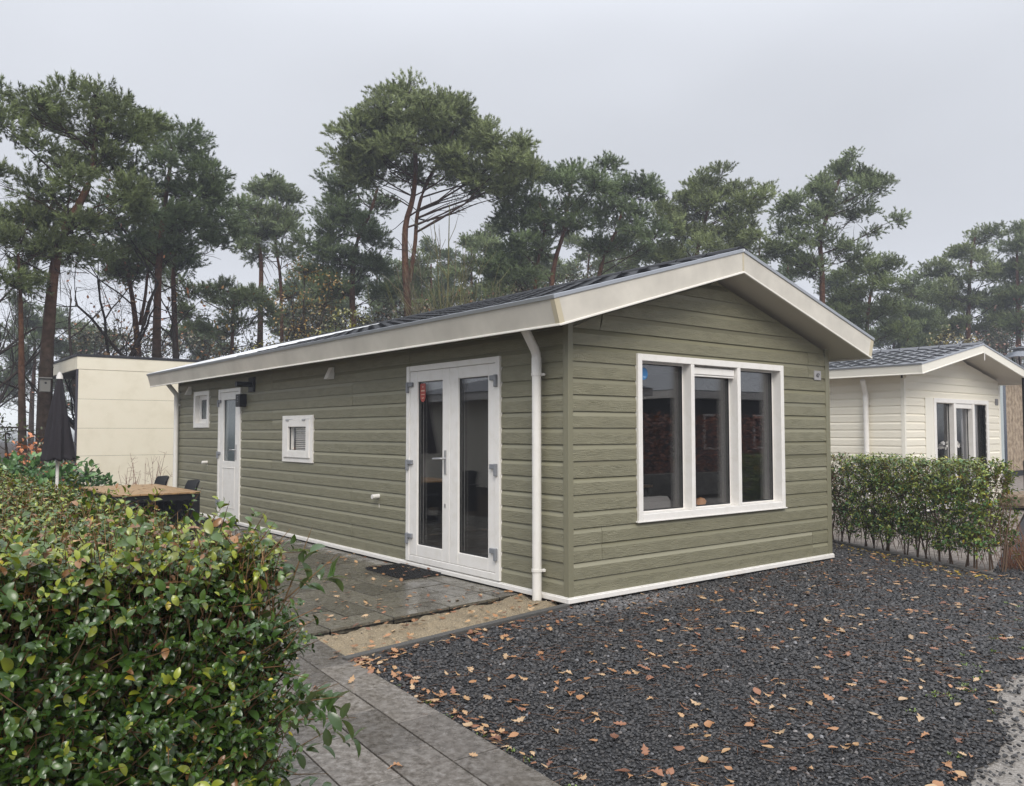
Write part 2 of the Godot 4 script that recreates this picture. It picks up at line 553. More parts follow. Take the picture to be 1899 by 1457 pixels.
func cabin_roof(h: Node3D, m_fascia: Material, tiled_to: float, mats: Array, m_tile: Material, et: float, eb: float, pt: float, pb: float, zf: float) -> void:
	# et, eb: top and bottom of the edge board at the eaves; pt, pb: the same at the ridge; zf: how far the roof reaches past the gable
	var zb := -L - 0.52
	var lean := (et - eb) * (pt - et) / 2.661
	var xb := -0.49 + lean                       # foot of the edge board
	var roof := MB.new()
	roof.extrude(PackedVector2Array([Vector2(-0.47, et - 0.036), Vector2(W / 2, pt - 0.043), Vector2(W + 0.47, et - 0.036), Vector2(W - xb - 0.015, eb + 0.016), Vector2(W / 2, pb + 0.013), Vector2(xb + 0.015, eb + 0.016)]), Vector3(0, 0, zb + 0.02), Vector3.RIGHT, Vector3.UP, Vector3(0, 0, zf - 0.021 - zb - 0.02))
	var r := part("roof", roof, M.soffit, h)
	for s in 2:
		var mx := func(x: float) -> float: return x if s == 0 else W - x
		for e in 2:
			var f := MB.new()
			f.extrude(PackedVector2Array([Vector2(mx.call(-0.49), et), Vector2(W / 2, pt), Vector2(W / 2, pb), Vector2(mx.call(xb), eb)]), Vector3(0, 0, zf - 0.02 if e == 0 else zb - 0.001), Vector3.RIGHT, Vector3.UP, Vector3(0, 0, 0.02))
			part("rake_board", f, m_fascia, r)
		var g := MB.new()
		g.extrude(PackedVector2Array([Vector2(mx.call(-0.49), et), Vector2(mx.call(-0.469), et), Vector2(mx.call(xb + 0.02), eb), Vector2(mx.call(xb - 0.001), eb)]), Vector3(0, 0, zb + 0.02), Vector3.RIGHT, Vector3.UP, Vector3(0, 0, zf - 0.0205 - zb - 0.02))
		part("fascia_board", g, m_fascia, r)
		var bead := MB.new()
		bar(bead, Vector3(mx.call(xb - 0.004), eb + 0.006, zf + 0.005), Vector3(W / 2, pb + 0.008, zf + 0.005), 0.02, 0.016, Vector3(0, 0, 1), 0.006)
		bar(bead, Vector3(mx.call(xb - 0.008), eb + 0.007, zb), Vector3(mx.call(xb - 0.008), eb + 0.007, zf + 0.013), 0.02, 0.016, Vector3(-1 if s == 0 else 1, 0.0, 0), 0.006)
		part("edge_bead", bead, M.bead, r)
		var trim := MB.new()
		bar(trim, Vector3(mx.call(-0.499), et + 0.001, zf + 0.005), Vector3(W / 2, pt - 0.001, zf + 0.005), 0.036, 0.014, Vector3(0, 0, 1))
		bar(trim, Vector3(mx.call(-0.497), et + 0.001, zb), Vector3(mx.call(-0.497), et + 0.001, zf + 0.012), 0.038, 0.014, Vector3(-0.96 if s == 0 else 0.96, -0.27, 0))
		part("metal_edge_trim", trim, M.alu, r)
		var cap := MB.new()
		cap.extrude(PackedVector2Array([Vector2(mx.call(-0.493), et - 0.023), Vector2(mx.call(-0.435), et - 0.006), Vector2(mx.call(xb + 0.054), eb + 0.019), Vector2(mx.call(xb - 0.006), eb + 0.002)]), Vector3(0, 0, zf), Vector3.RIGHT, Vector3.UP, Vector3(0, 0, 0.003))
		cap.extrude(PackedVector2Array([Vector2(mx.call(-0.493), et - 0.023), Vector2(mx.call(-0.485), et - 0.023), Vector2(mx.call(xb + 0.002), eb + 0.002), Vector2(mx.call(xb - 0.006), eb + 0.002)]), Vector3(0, 0, zf - 0.05), Vector3.RIGHT, Vector3.UP, Vector3(0, 0, 0.0535))
		part("fascia_corner", cap, mats[0], r)
	var peak := MB.new()
	peak.box(Vector3(W / 2 - 0.012, pb + 0.02, zf + 0.0002), Vector3(W / 2 + 0.012, pt - 0.027, zf + 0.0025), 0.0)
	part("ridge_cover_strip", peak, mats[0], r)
	# tiles on the near slope
	var up := Vector3(2.661, pt - et, 0).normalized()
	var nrm := Vector3(-up.y, up.x, 0)
	var tile := roof_tile_mesh()
	var n := int((zf - 0.03 - tiled_to) / 0.3)
	for c in n:
		for k in 8:
			var o := put("roof_tile", tile, m_tile, r)
			var jig := rng.randf_range(-0.004, 0.004)
			o.transform = Transform3D(Basis(Vector3(0, 0, -1), up, nrm), Vector3(-0.475, et - 0.02, zf - 0.025 - c * 0.3) + up * (k * 0.343 + jig) + nrm * (0.002 + rng.randf() * 0.003))
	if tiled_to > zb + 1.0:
		var sky_white_sheet := MB.new()
		sky_white_sheet.box(Vector3(0, 0, 0), Vector3(zf - 0.03 - n * 0.3 - zb - 0.02, 2.74, 0.058), 0.006, Transform3D(Basis(Vector3(0, 0, -1), up, nrm), Vector3(-0.475, et - 0.025, zf - 0.03 - n * 0.3)))
		part("flat_roof_sheet", sky_white_sheet, M.sky_white_sheet, r)  # its whiteness is painted-in sky reflection
	var far := MB.new()
	far.box(Vector3(0, 0, 0), Vector3(zf - 0.03 - zb, 2.74, 0.04), 0.004, Transform3D(Basis(Vector3(0, 0, 1), Vector3(-up.x, up.y, 0), Vector3(up.y, up.x, 0)), Vector3(W + 0.475, et + 0.007, zb)))
	part("far_roof_slope", far, M.tile, r)
	for i in int((zf - zb) / 0.42):
		var cap := MB.new()
		var z := zf - i * 0.42
		var pts := PackedVector2Array()
		for k in 9: pts.append(Vector2(cos(PI * k / 8.0) * 0.11, sin(PI * k / 8.0) * 0.075))
		cap.extrude(pts, Vector3(W / 2, pt - 0.03, z - 0.405), Vector3.RIGHT, Vector3.UP, Vector3(0, 0, 0.40))
		part("ridge_tile", cap, m_tile, r)

func downpipe(h: Node3D, x: float, z: float, rad: float) -> void:
	var b := MB.new()
	b.tube([Vector3(x, -0.14, z), Vector3(x, 2.19, z), Vector3(x - 0.004, 2.235, z), Vector3(x - 0.03, 2.275, z + 0.01), Vector3(-0.33, 2.50, z + 0.07)], [rad, rad, rad, rad, rad * 0.98], 18)
	b.tube([Vector3(x, 2.04, z), Vector3(x, 2.20, z)], [rad + 0.004, rad + 0.004], 18)
	var p := part("downpipe", b, M.pvc, h)
	for y in [2.04, 0.21]:
		var c := MB.new()
		c.tube([Vector3(x, y - 0.012, z), Vector3(x, y + 0.012, z)], [rad + 0.007, rad + 0.007], 18)
		c.box(Vector3(x + rad, y - 0.012, z + 0.012), Vector3(-0.005, y + 0.012, z + 0.03), 0.003)
		c.box(Vector3(x + rad - 0.012, y - 0.012, z + rad - 0.008), Vector3(x + rad + 0.012, y + 0.012, z + rad + 0.02), 0.003)
		part("pipe_bracket", c, M.pvc, p)

func hinge(b: MB, s: float, y: float, dir: float, xf: Transform3D) -> void:
	b.box(Vector3(minf(s, s + dir * 0.10), y - 0.005, 0.04), Vector3(maxf(s, s + dir * 0.10), y + 0.045, 0.068), 0.004, xf)
	b.box(Vector3(s - 0.018, y - 0.075, 0.04), Vector3(s + 0.018, y + 0.05, 0.08), 0.006, xf)

func lever_handle(parent: Node3D, s: float, y: float, dir: float, xf: Transform3D) -> void:
	var b := MB.new()
	b.box(Vector3(s - 0.017, y - 0.17, 0.04), Vector3(s + 0.017, y + 0.09, 0.052), 0.005, xf)
	var p := []
	for q in [Vector3(s, y, 0.045), Vector3(s, y, 0.095), Vector3(s + dir * 0.02, y, 0.105), Vector3(s + dir * 0.16, y - 0.006, 0.103)]: p.append(xf * q)
	b.tube(p, [0.011, 0.011, 0.012, 0.011], 10)
	part("handle", b, M.steel, parent)

func pane(parent: Node3D, s0: float, s1: float, y0: float, y1: float, d: float, xf: Transform3D, m: Material) -> void:
	var b := MB.new()
	b.quad(xf * Vector3(s0, y0, d), xf * Vector3(s1, y0, d), xf * Vector3(s1, y1, d), xf * Vector3(s0, y1, d))
	part("glass_pane", b, m, parent)
	var g := MB.new()
	for e in [[s0 - 0.004, s0 + 0.006, y0, y1], [s1 - 0.006, s1 + 0.004, y0, y1], [s0 + 0.006, s1 - 0.006, y0 - 0.004, y0 + 0.006], [s0 + 0.006, s1 - 0.006, y1 - 0.006, y1 + 0.004]]:
		g.box(Vector3(e[0], e[2], d - 0.012), Vector3(e[1], e[3], d + 0.006), 0.0, xf)
	part("glazing_seal", g, M.seal, parent)

func sash(b: MB, s0: float, s1: float, y0: float, y1: float, gs0: float, gs1: float, gy0: float, gy1: float, d0: float, d1: float, xf: Transform3D) -> void:
	b.box(Vector3(s0, y0, d0), Vector3(gs0, y1, d1), 0.005, xf)
	b.box(Vector3(gs1, y0, d0), Vector3(s1, y1, d1), 0.005, xf)
	b.box(Vector3(gs0, y0, d0), Vector3(gs1, gy0, d1 - 0.001), 0.005, xf)
	b.box(Vector3(gs0, gy1, d0), Vector3(gs1, y1, d1 - 0.001), 0.005, xf)

func shell(h: Node3D, front_holes: Array, side_holes: Array, skin: Material, foot: float, apex: float) -> Array:
	# walls with thickness, floor and ceiling: the room is closed but for its windows
	var fw := MB.new()
	wall_core(fw, front_axes(), 0.0, W, -0.02, foot, front_holes, -0.12, -0.006)
	fw.extrude(PackedVector2Array([Vector2(0.01, foot), Vector2(W - 0.01, foot), Vector2(W / 2, apex)]), Vector3(0, 0, -0.119), Vector3.RIGHT, Vector3.UP, Vector3(0, 0, 0.112))
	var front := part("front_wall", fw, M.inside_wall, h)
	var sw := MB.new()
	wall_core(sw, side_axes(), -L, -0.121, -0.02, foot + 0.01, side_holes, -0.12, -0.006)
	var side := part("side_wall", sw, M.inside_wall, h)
	var sk := MB.new()
	wall_core(sk, front_axes(), 0.0, W, -0.02, foot, front_holes, -0.0055, 0.0)
	sk.extrude(PackedVector2Array([Vector2(0.0, foot + 0.001), Vector2(W, foot + 0.001), Vector2(W / 2, apex + 0.02)]), Vector3(0, 0, -0.0055), Vector3.RIGHT, Vector3.UP, Vector3(0, 0, 0.0055))
	part("sheathing", sk, skin, front)
	sk = MB.new()
	wall_core(sk, side_axes(), -L, -0.121, -0.02, foot + 0.01, side_holes, -0.0055, 0.0)
	part("sheathing", sk, skin, side)
	var o := MB.new()
	o.box(Vector3(W - 0.12, -0.02, -L), Vector3(W - 0.02, 2.5, -0.121), 0.0)
	o.box(Vector3(0.121, -0.02, -L), Vector3(W - 0.121, 2.5, -L + 0.1), 0.0)
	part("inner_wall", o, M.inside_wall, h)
	var q := MB.new()
	q.box(Vector3(W - 0.019, -0.02, -L - 0.02), Vector3(W + 0.018, 2.5, -0.001), 0.003)
	q.box(Vector3(0.001, -0.02, -L - 0.02), Vector3(W - 0.02, 2.5, -L - 0.001), 0.003)
	part("rear_cladding", q, skin, h)
	var f := MB.new()
	f.box(Vector3(0.121, -0.04, -L + 0.101), Vector3(W - 0.121, 0.02, -0.121), 0.0)
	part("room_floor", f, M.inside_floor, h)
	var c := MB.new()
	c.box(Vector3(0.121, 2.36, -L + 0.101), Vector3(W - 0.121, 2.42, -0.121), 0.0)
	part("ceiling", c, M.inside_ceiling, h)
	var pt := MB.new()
	pt.box(Vector3(0.122, 0.021, -4.62), Vector3(W - 0.122, 2.359, -4.52), 0.0)  # unseen cross wall, added to keep the room behind the window dark
	part("added_partition", pt, M.inside_wall, h)
	return [front, side]

func trims(h: Node3D, m: Material) -> void:
	var b := MB.new()
	b.box(Vector3(-0.028, -0.004, -0.046), Vector3(-0.0005, 2.52, 0.0), 0.003)
	b.box(Vector3(-0.028, -0.004, 0.0003), Vector3(0.034, 2.52, 0.028), 0.003)
	part("corner_trim", b, m, h)
	var c := MB.new()
	c.box(Vector3(W - 0.06, -0.004, 0.0003), Vector3(W + 0.028, 2.52, 0.028), 0.003)
	c.box(Vector3(W + 0.019, -0.004, -0.088), Vector3(W + 0.028, 2.52, 0.0), 0.003)
	part("corner_trim", c, m, h)
	var d := MB.new()
	d.box(Vector3(-0.028, -0.004, -L - 0.02), Vector3(-0.0005, 2.52, -L + 0.07), 0.003)
	part("corner_trim", d, m, h)
	var s := MB.new()
	s.box(Vector3(-0.045, -0.05, -L - 0.03), Vector3(-0.0, -0.006, 0.0), 0.004)
	s.box(Vector3(-0.045, -0.05, 0.0005), Vector3(W + 0.045, -0.006, 0.045), 0.004)
	s.box(Vector3(-0.036, -0.006, -L - 0.03), Vector3(-0.0, 0.004, 0.0), 0.003)
	s.box(Vector3(-0.036, -0.006, 0.0005), Vector3(W + 0.036, 0.004, 0.036), 0.003)
	part("base_strip", s, M.white, h)
	var k := MB.new()
	k.box(Vector3(0.02, -0.3, -L), Vector3(W - 0.01, -0.045, -0.03), 0.0)
	part("foundation", k, M.black, h)

func main_cabin() -> void:
	var h := thing("cabin", "olive green clapboard cabin with cream roof edge and white double doors", "cabin")
	var fx := front_axes(); var sx := side_axes()
	var fh := [[0.93, 3.305, 0.68, 2.215]]
	var sh := [[-2.70, -1.04, 0.06, 2.21], [-9.10, -8.17, 0.06, 2.20], [-10.45, -9.78, 1.66, 2.19], [-6.27, -5.38, 1.13, 1.67]]
	var w := shell(h, fh, sh, M.siding, 2.49, 3.115)
	siding(w[0], fx, 0.033, W - 0.058, 3.14, fh, [[3.94], [0.4], [], [], [], [], [], [3.91], [0.385], [], []], M.siding, 2.50, 0.2875)
	siding(w[1], sx, -L + 0.068, -0.045, 2.47, sh, [[-4.15], [-6.8], [-4.15], [-6.8], [], [-6.8], [-4.15], [-6.8, -2.74], [-8.15]], M.siding)
	trims(h, M.siding_trim)
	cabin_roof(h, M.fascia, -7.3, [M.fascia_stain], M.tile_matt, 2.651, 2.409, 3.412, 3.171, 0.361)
	downpipe(h, -0.095, -0.34, 0.044)
	downpipe(h, -0.095, -L + 0.12, 0.044)
	# big front window: one frame, three lights
	var b := MB.new()
	frame_bars(b, 0.881, 3.354, 0.628, 2.27, 0.062, 0.066, 0.068, -0.1, 0.05, fx)
	for m in [1.715, 2.505]: b.box(Vector3(m - 0.028, 0.694, -0.1), Vector3(m + 0.028, 2.202, 0.047), 0.004, fx)
	b.box(Vector3(0.86, 0.615, 0.02), Vector3(3.375, 0.629, 0.058), 0.003, fx)
	var win := part("front_window", b, M.white, h)
	for p in [[0.943, 1.687], [1.743, 2.477], [2.533, 3.292]]:
		var g := MB.new()
		sash(g, p[0] + 0.001, p[1] - 0.001, 0.695, 2.201, p[0] + 0.016, p[1] - 0.016, 0.712, 2.184, -0.115, -0.062, fx)
		part("inner_frame", g, M.white, win)
		for d in [-0.07, -0.085, -0.10]: pane(win, p[0] + 0.016, p[1] - 0.016, 0.712, 2.184, d, fx, M.glass)
	var bl := MB.new()
	bl.box(Vector3(1.752, 2.105, -0.045), Vector3(2.468, 2.178, 0.012), 0.006, fx)
	bl.box(Vector3(1.752, 2.085, -0.04), Vector3(2.468, 2.103, 0.004), 0.004, fx)
	part("blind_cassette", bl, M.white, win)
	var st := MB.new()
	st.extrude(disc(0.062, 24), Vector3(1.085, 2.085, -0.0685), Vector3.RIGHT, Vector3.UP, Vector3(0, 0, 0.001))
	part("round_sticker", st, mat(0.035, 0.18, 0.42, 0.35), win).set_meta("label", "round blue sticker in the window's top left corner")
	var stw := MB.new()
	stw.extrude(PackedVector2Array([Vector2(-0.022, 0), Vector2(-0.011, 0.016), Vector2(0, 0.006), Vector2(0.011, 0.016), Vector2(0.022, 0), Vector2(0.011, 0.008), Vector2(0, -0.002), Vector2(-0.011, 0.008)]), Vector3(1.098, 2.045, -0.0672), Vector3.RIGHT, Vector3.UP, Vector3(0, 0, 0.0006))
	part("sticker_print", stw, mat(0.45, 0.6, 0.75, 0.4), win)
	# double doors
	b = MB.new()
	frame_bars(b, -2.766, -0.976, 0.012, 2.266, 0.072, 0.07, 0.064, -0.1, 0.048, sx)
	part("door_frame", b, M.white, h)
	var leaves := [[-2.69, -1.872, -2.53, -2.012, -1.0], [-1.866, -1.052, -1.708, -1.175, 1.0]]
	for q in leaves:
		b = MB.new()
		sash(b, q[0], q[1], 0.086, 2.199, q[2], q[3], 0.215, 2.075, -0.05, 0.04, sx)
		var leaf := part("door", b, M.white, h)
		pane(leaf, q[2], q[3], 0.215, 2.075, 0.012, sx, M.glass)
		pane(leaf, q[2], q[3], 0.215, 2.075, -0.008, sx, M.glass)
		pane(leaf, q[2], q[3], 0.215, 2.075, -0.028, sx, M.glass)
		for y in [2.03, 1.13, 0.285]:
			var g := MB.new()
			hinge(g, q[0] - 0.025 if q[4] < 0 else q[1] + 0.03, y, -q[4], sx)
			part("hinge", g, M.grey_plastic, leaf)
		if q[4] < 0:
			lever_handle(leaf, -1.945, 1.21, -1.0, sx)
			var lk := MB.new()
			lk.box(Vector3(-1.957, 0.675, 0.04), Vector3(-1.938, 0.72, 0.05), 0.004, sx)
			part("lock", lk, M.steel, leaf)
			var hs := MB.new()
			hs.extrude(PackedVector2Array([Vector2(-0.055, 0.1), Vector2(-0.045, 0.11), Vector2(0.045, 0.11), Vector2(0.055, 0.1), Vector2(0.055, -0.05), Vector2(0.035, -0.09), Vector2(0, -0.105), Vector2(-0.035, -0.09), Vector2(-0.055, -0.05)]), sx * Vector3(-2.455, 1.945, 0.0135), sx.basis.x, Vector3.UP, Vector3(-0.001, 0, 0))
			part("red_sticker", hs, mat(0.36, 0.035, 0.02, 0.4), leaf).set_meta("label", "red badge-shaped sticker on the left door's glass")
			var pr := MB.new()
			for k in [[0.02, 0.035, -0.04, 0.04], [-0.02, -0.012, -0.038, 0.038], [0.065, 0.08, -0.012, 0.012]]:
				pr.box(Vector3(-2.455 + k[2], 1.945 + k[0], 0.0147), Vector3(-2.455 + k[3], 1.945 + k[1], 0.0152), 0.0, sx)
			pr.extrude(PackedVector2Array([Vector2(-0.032, 0), Vector2(-0.016, 0.02), Vector2(0, 0.008), Vector2(0.016, 0.02), Vector2(0.032, 0), Vector2(0.016, 0.01), Vector2(0, -0.004), Vector2(-0.016, 0.01)]), sx * Vector3(-2.455, 1.88, 0.0147), sx.basis.x, Vector3.UP, Vector3(-0.0006, 0, 0))
			part("sticker_print", pr, mat(0.6, 0.4, 0.3, 0.5), leaf)
	# back door
	b = MB.new()
	frame_bars(b, -9.167, -8.108, 0.008, 2.253, 0.07, 0.06, 0.06, -0.1, 0.045, sx)
	part("door_frame", b, M.white, h)
	b = MB.new()
	sash(b, -9.09, -8.185, 0.072, 2.189, -8.90, -8.33, 1.0, 2.06, -0.05, 0.04, sx)
	b.box(Vector3(-8.899, 0.22, -0.03), Vector3(-8.331, 0.87, 0.022), 0.012, sx)
	for e in [[-8.91, -8.32, 0.2, 0.212], [-8.91, -8.32, 0.878, 0.89]]: b.box(Vector3(e[0], e[2], 0.0405), Vector3(e[1], e[3], 0.046), 0.002, sx)
	for e in [-8.91, -8.332]: b.box(Vector3(e, 0.2125, 0.0405), Vector3(e + 0.012, 0.8775, 0.046), 0.002, sx)
	var bd := part("back_door", b, M.white, h)
	pane(bd, -8.90, -8.33, 1.0, 2.06, 0.01, sx, M.frosted)
	for y in [2.02, 1.11, 0.28]:
		var g := MB.new()
		hinge(g, -9.12, y, 1.0, sx)
		part("hinge", g, M.grey_plastic, bd)
	lever_handle(bd, -8.26, 1.2, -1.0, sx)
	# small windows
	b = MB.new()
	frame_bars(b, -10.538, -9.689, 1.582, 2.264, 0.1, 0.085, 0.08, -0.1, 0.045, sx)
	sash(b, -10.437, -9.79, 1.668, 2.183, -10.33, -9.875, 1.745, 2.105, -0.09, -0.03, sx)
	var w1 := part("window", b, M.white, h)
	pane(w1, -10.33, -9.875, 1.745, 2.105, -0.06, sx, M.frosted)
	b = MB.new()
	frame_bars(b, -6.347, -5.303, 1.059, 1.742, 0.075, 0.065, 0.06, -0.1, 0.045, sx)
	sash(b, -6.27, -5.38, 1.126, 1.681, -6.115, -5.49, 1.235, 1.575, -0.05, 0.062, sx)
	var w2 := part("window", b, M.white, h)
	pane(w2, -6.115, -5.49, 1.235, 1.575, 0.02, sx, M.glass)
	for s in [-6.12, -5.55]:
		var g := MB.new()
		g.box(Vector3(s - 0.05, 1.665, 0.05), Vector3(s + 0.05, 1.69, 0.075), 0.004, sx)
		g.box(Vector3(s - 0.09, 1.684, 0.046), Vector3(s + 0.16, 1.69, 0.052), 0.001, sx)
		part("friction_hinge", g, M.steel, w2)
	for k in 12:
		var g := MB.new()
		g.box(Vector3(-6.09, -0.011, -0.0008), Vector3(-5.5, 0.011, 0.0008), 0.0, sx * Transform3D(Basis(Vector3.RIGHT, 0.5), Vector3(0, 1.245 + k * 0.028, -0.06)))
		part("blind_slat", g, M.white, w2)
	# fittings on the long wall
	for s in [-4.74, -10.79]:
		b = MB.new()
		b.extrude(PackedVector2Array([Vector2(0.018, 0.085), Vector2(0.05, 0.085), Vector2(0.125, -0.075), Vector2(0.018, -0.075)]), sx * Vector3(s - 0.055, 2.295, 0), Vector3(-1, 0, 0), Vector3.UP, Vector3(0, 0, 0.11))
		part("wall_lamp", b, M.white, h)
	b = MB.new()
	b.box(Vector3(-7.74, 2.155, 0.018), Vector3(-7.5, 2.395, 0.05), 0.004, sx)
	b.tube([sx * Vector3(-7.62, 2.28, 0.04), sx * Vector3(-7.62, 2.275, 0.30)], [0.045, 0.045], 16)
	part("spot_lamp", b, M.black, h)
	b = MB.new()
	b.box(Vector3(-8.06, 1.92, 0.02), Vector3(-7.87, 2.13, 0.14), 0.006, sx)
	var ks := part("key_box", b, M.black, h)
	for k in 3:
		var g := MB.new()
		g.box(Vector3(-7.99, 2.0 + k * 0.04, 0.14), Vector3(-7.96, 2.015 + k * 0.04, 0.143), 0.001, sx)
		part("button", g, M.grey_plastic, ks)
	for q in [Vector3(-3.44, 0.71, 0.018), Vector3(-9.77, 0.95, 0.018)]:
		b = MB.new()
		b.tube([sx * q, sx * (q + Vector3(0, -0.004, 0.10))], [0.028, 0.028], 12)
		b.tube([sx * (q + Vector3(0, -0.03, 0.0)), sx * (q + Vector3(0.0, -0.06, 0.0)), sx * (q + Vector3(0.01, -0.14, 0.004))], [0.004, 0.003, 0.003], 5)
		part("overflow_pipe", b, M.pvc, h)
	# number plate
	b = MB.new()
	b.box(Vector3(4.03, 2.13, 0.018), Vector3(4.175, 2.245, 0.032), 0.003, fx)
	var np := part("number_plate", b, mat(0.36, 0.35, 0.36, 0.4), h)
	np.set_meta("label", "small grey plate with the house number 47")
	var tm := TextMesh.new()
	tm.text = "47"
	var fnt := SystemFont.new()
	fnt.font_names = PackedStringArray(["Droid Sans"])
	fnt.font_weight = 700
	tm.font = fnt
	tm.font_size = 32
	tm.pixel_size = 0.0021
	tm.depth = 0.002
	var to := put("number", tm, M.black, np)
	to.position = Vector3(4.1, 2.187, 0.0335)

func disc(r: float, k: int) -> PackedVector2Array:
	var p := PackedVector2Array()
	for i in k: p.append(Vector2(cos(TAU * i / k), sin(TAU * i / k)) * r)
	return p

func neighbour_cabin() -> void:
	var h := thing("neighbour_cabin", "cream clapboard cabin with black tiled roof beyond the right hedge", "cabin", Vector3(10.5, 0.0, -2.05))
	var fx := front_axes(); var sx := side_axes()
	var fh := [[1.24, 3.60, 0.06, 2.07]]
	var w := shell(h, fh, [], M.siding_cream, 2.60, 3.02)
	siding(w[0], fx, 0.033, W - 0.058, 3.14, fh, [[2.16], [], [], [], []], M.siding_cream, 2.61, 0.205)
	siding(w[1], sx, -7.0, -0.045, 2.60, [], [[-4.14], [], [-5.5], []], M.siding_cream)
	var rest := MB.new()
	rest.box(Vector3(-L, 0, 0), Vector3(-7.001, 2.6, 0.02), 0.0, sx)
	part("cladding", rest, M.siding_cream, h)
	trims(h, M.cream_trim)
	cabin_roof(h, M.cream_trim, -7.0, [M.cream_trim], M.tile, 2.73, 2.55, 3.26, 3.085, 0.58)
	downpipe(h, -0.10, -0.7, 0.05)
	var b := MB.new()
	frame_bars(b, 1.14, 3.70, 0.0, 2.17, 0.10, 0.06, 0.09, -0.1, 0.05, fx)
	for m in [2.07, 2.95]: b.box(Vector3(m - 0.05, 0.06, -0.1), Vector3(m + 0.05, 2.08, 0.045), 0.004, fx)
	b.box(Vector3(2.121, 1.98, -0.09), Vector3(2.899, 2.079, 0.03), 0.004, fx)
	var win := part("tall_window", b, M.white, h)
	for p in [[1.241, 2.019], [2.121, 2.899], [3.001, 3.599]]: pane(win, p[0], p[1], 0.061, 1.979 if p[0] > 2.1 and p[0] < 2.9 else 2.079, -0.06, fx, M.glass)
	var sp := MB.new()
	sp.box(Vector3(0.80, 0.0, 0.022), Vector3(1.139, 2.17, 0.034), 0.003, fx)
	part("side_panel", sp, M.cream_trim, h)
	var cu := MB.new()
	for k in 16:
		var x := 2.95 + k * 0.05
		cu.tube([Vector3(x, 0.03, -0.2 - 0.02 * (k % 2)), Vector3(x, 2.3, -0.2 - 0.02 * (k % 2))], [0.03, 0.03], 8)
	part("curtain", cu, M.curtain, h)
	for q in [[1.24, 1.95, 0.06, Color(0.05, 0.2, 0.4)], [1.235, 1.72, 0.055, Color(0.35, 0.06, 0.08)]]:
		var st := MB.new()
		st.extrude(disc(q[2], 18), Vector3(q[0] + 0.03, q[1], -0.0585), Vector3.RIGHT, Vector3.UP, Vector3(0, 0, 0.001))
		part("window_sticker", st, mat(q[3].r, q[3].g, q[3].b, 0.4), win)
	var ys := MB.new()
	ys.box(Vector3(2.125, 1.86, -0.0585), Vector3(2.24, 1.96, -0.0575), 0.0, fx)
	part("window_sticker", ys, mat(0.42, 0.27, 0.05, 0.5), win)
	var np := MB.new()
	np.box(Vector3(4.10, 2.08, 0.02), Vector3(4.24, 2.22, 0.034), 0.003, fx)
	part("number_plate", np, mat(0.16, 0.15, 0.15, 0.4), h)
	var drip := MB.new()
	drip.box(Vector3(W / 2 - 0.012, 2.93, 0.5945), Vector3(W / 2 + 0.012, 3.1, 0.602), 0.002)
	part("ridge_finial", drip, M.white, h)
	# white flowers standing inside the window
	var petals := MB.new()
	for q in [[1.36, 1.15], [1.76, 1.18], [2.40, 1.16], [2.78, 1.19], [3.08, 1.16]]:
		for k in 26:
			var a := rng.randf() * TAU
			var e := rng.randf_range(-0.2, 1.2)
			var c := Vector3(q[0], q[1], -0.32) + Vector3(cos(a) * cos(e) * 0.19, sin(e) * 0.12, sin(a) * cos(e) * 0.08)
			petals.box(Vector3(-0.026, -0.026, -0.004), Vector3(0.026, 0.026, 0.004), 0.004, Transform3D(Basis(Vector3(rng.randf() - 0.5, rng.randf() - 0.5, rng.randf() - 0.5).normalized(), rng.randf() * 3.0), c))
	var fl := thing("flower_pot", "row of white potted flowers standing inside the cream cabin's window", "flowers", Vector3(10.5, 0, -2.05))
	part("blossom", petals, M.white, fl)
	var pots := MB.new()
	for q in [1.36, 1.76, 2.40, 2.78, 3.08]:
		pots.tube([Vector3(q, 0.03, -0.32), Vector3(q, 0.7, -0.32), Vector3(q, 0.72, -0.32)], [0.11, 0.14, 0.02], 14)
		pots.tube([Vector3(q, 0.7, -0.32), Vector3(q + 0.01, 1.1, -0.32)], [0.05, 0.07], 6)
	part("pot", pots, mat(0.03, 0.04, 0.025, 0.6), fl)


# ---------------------------------------------------------------- ground
func sheet_poly(called: String, pts: PackedVector2Array, y: float, m: Material) -> MeshInstance3D:
	var b := MB.new()
	var f := Geometry2D.triangulate_polygon(pts)
	for k in range(0, f.size(), 3):
		var a := pts[f[k]]; var e := pts[f[k + 1]]; var g := pts[f[k + 2]]
		var q := [Vector3(a.x, y, a.y), Vector3(e.x, y, e.y), Vector3(g.x, y, g.y)]
		if (q[1] - q[0]).cross(q[2] - q[0]).y > 0: b.tri(q[0], q[1], q[2])
		else: b.tri(q[0], q[2], q[1])
	var o := part(called, b, m, self)
	o.set_meta("kind", "structure")
	return o

# the path and the patio are laid a little askew to the cabin: a runs across, b towards the road
func path_pt(a: float, b: float) -> Vector2: return Vector2(-2.315 + a - 0.095 * b, -0.42 + 0.9955 * b)
func patio_pt(a: float, b: float) -> Vector2: return Vector2(-2.33 + a * 0.996, -0.455 - a * 0.09 + b)

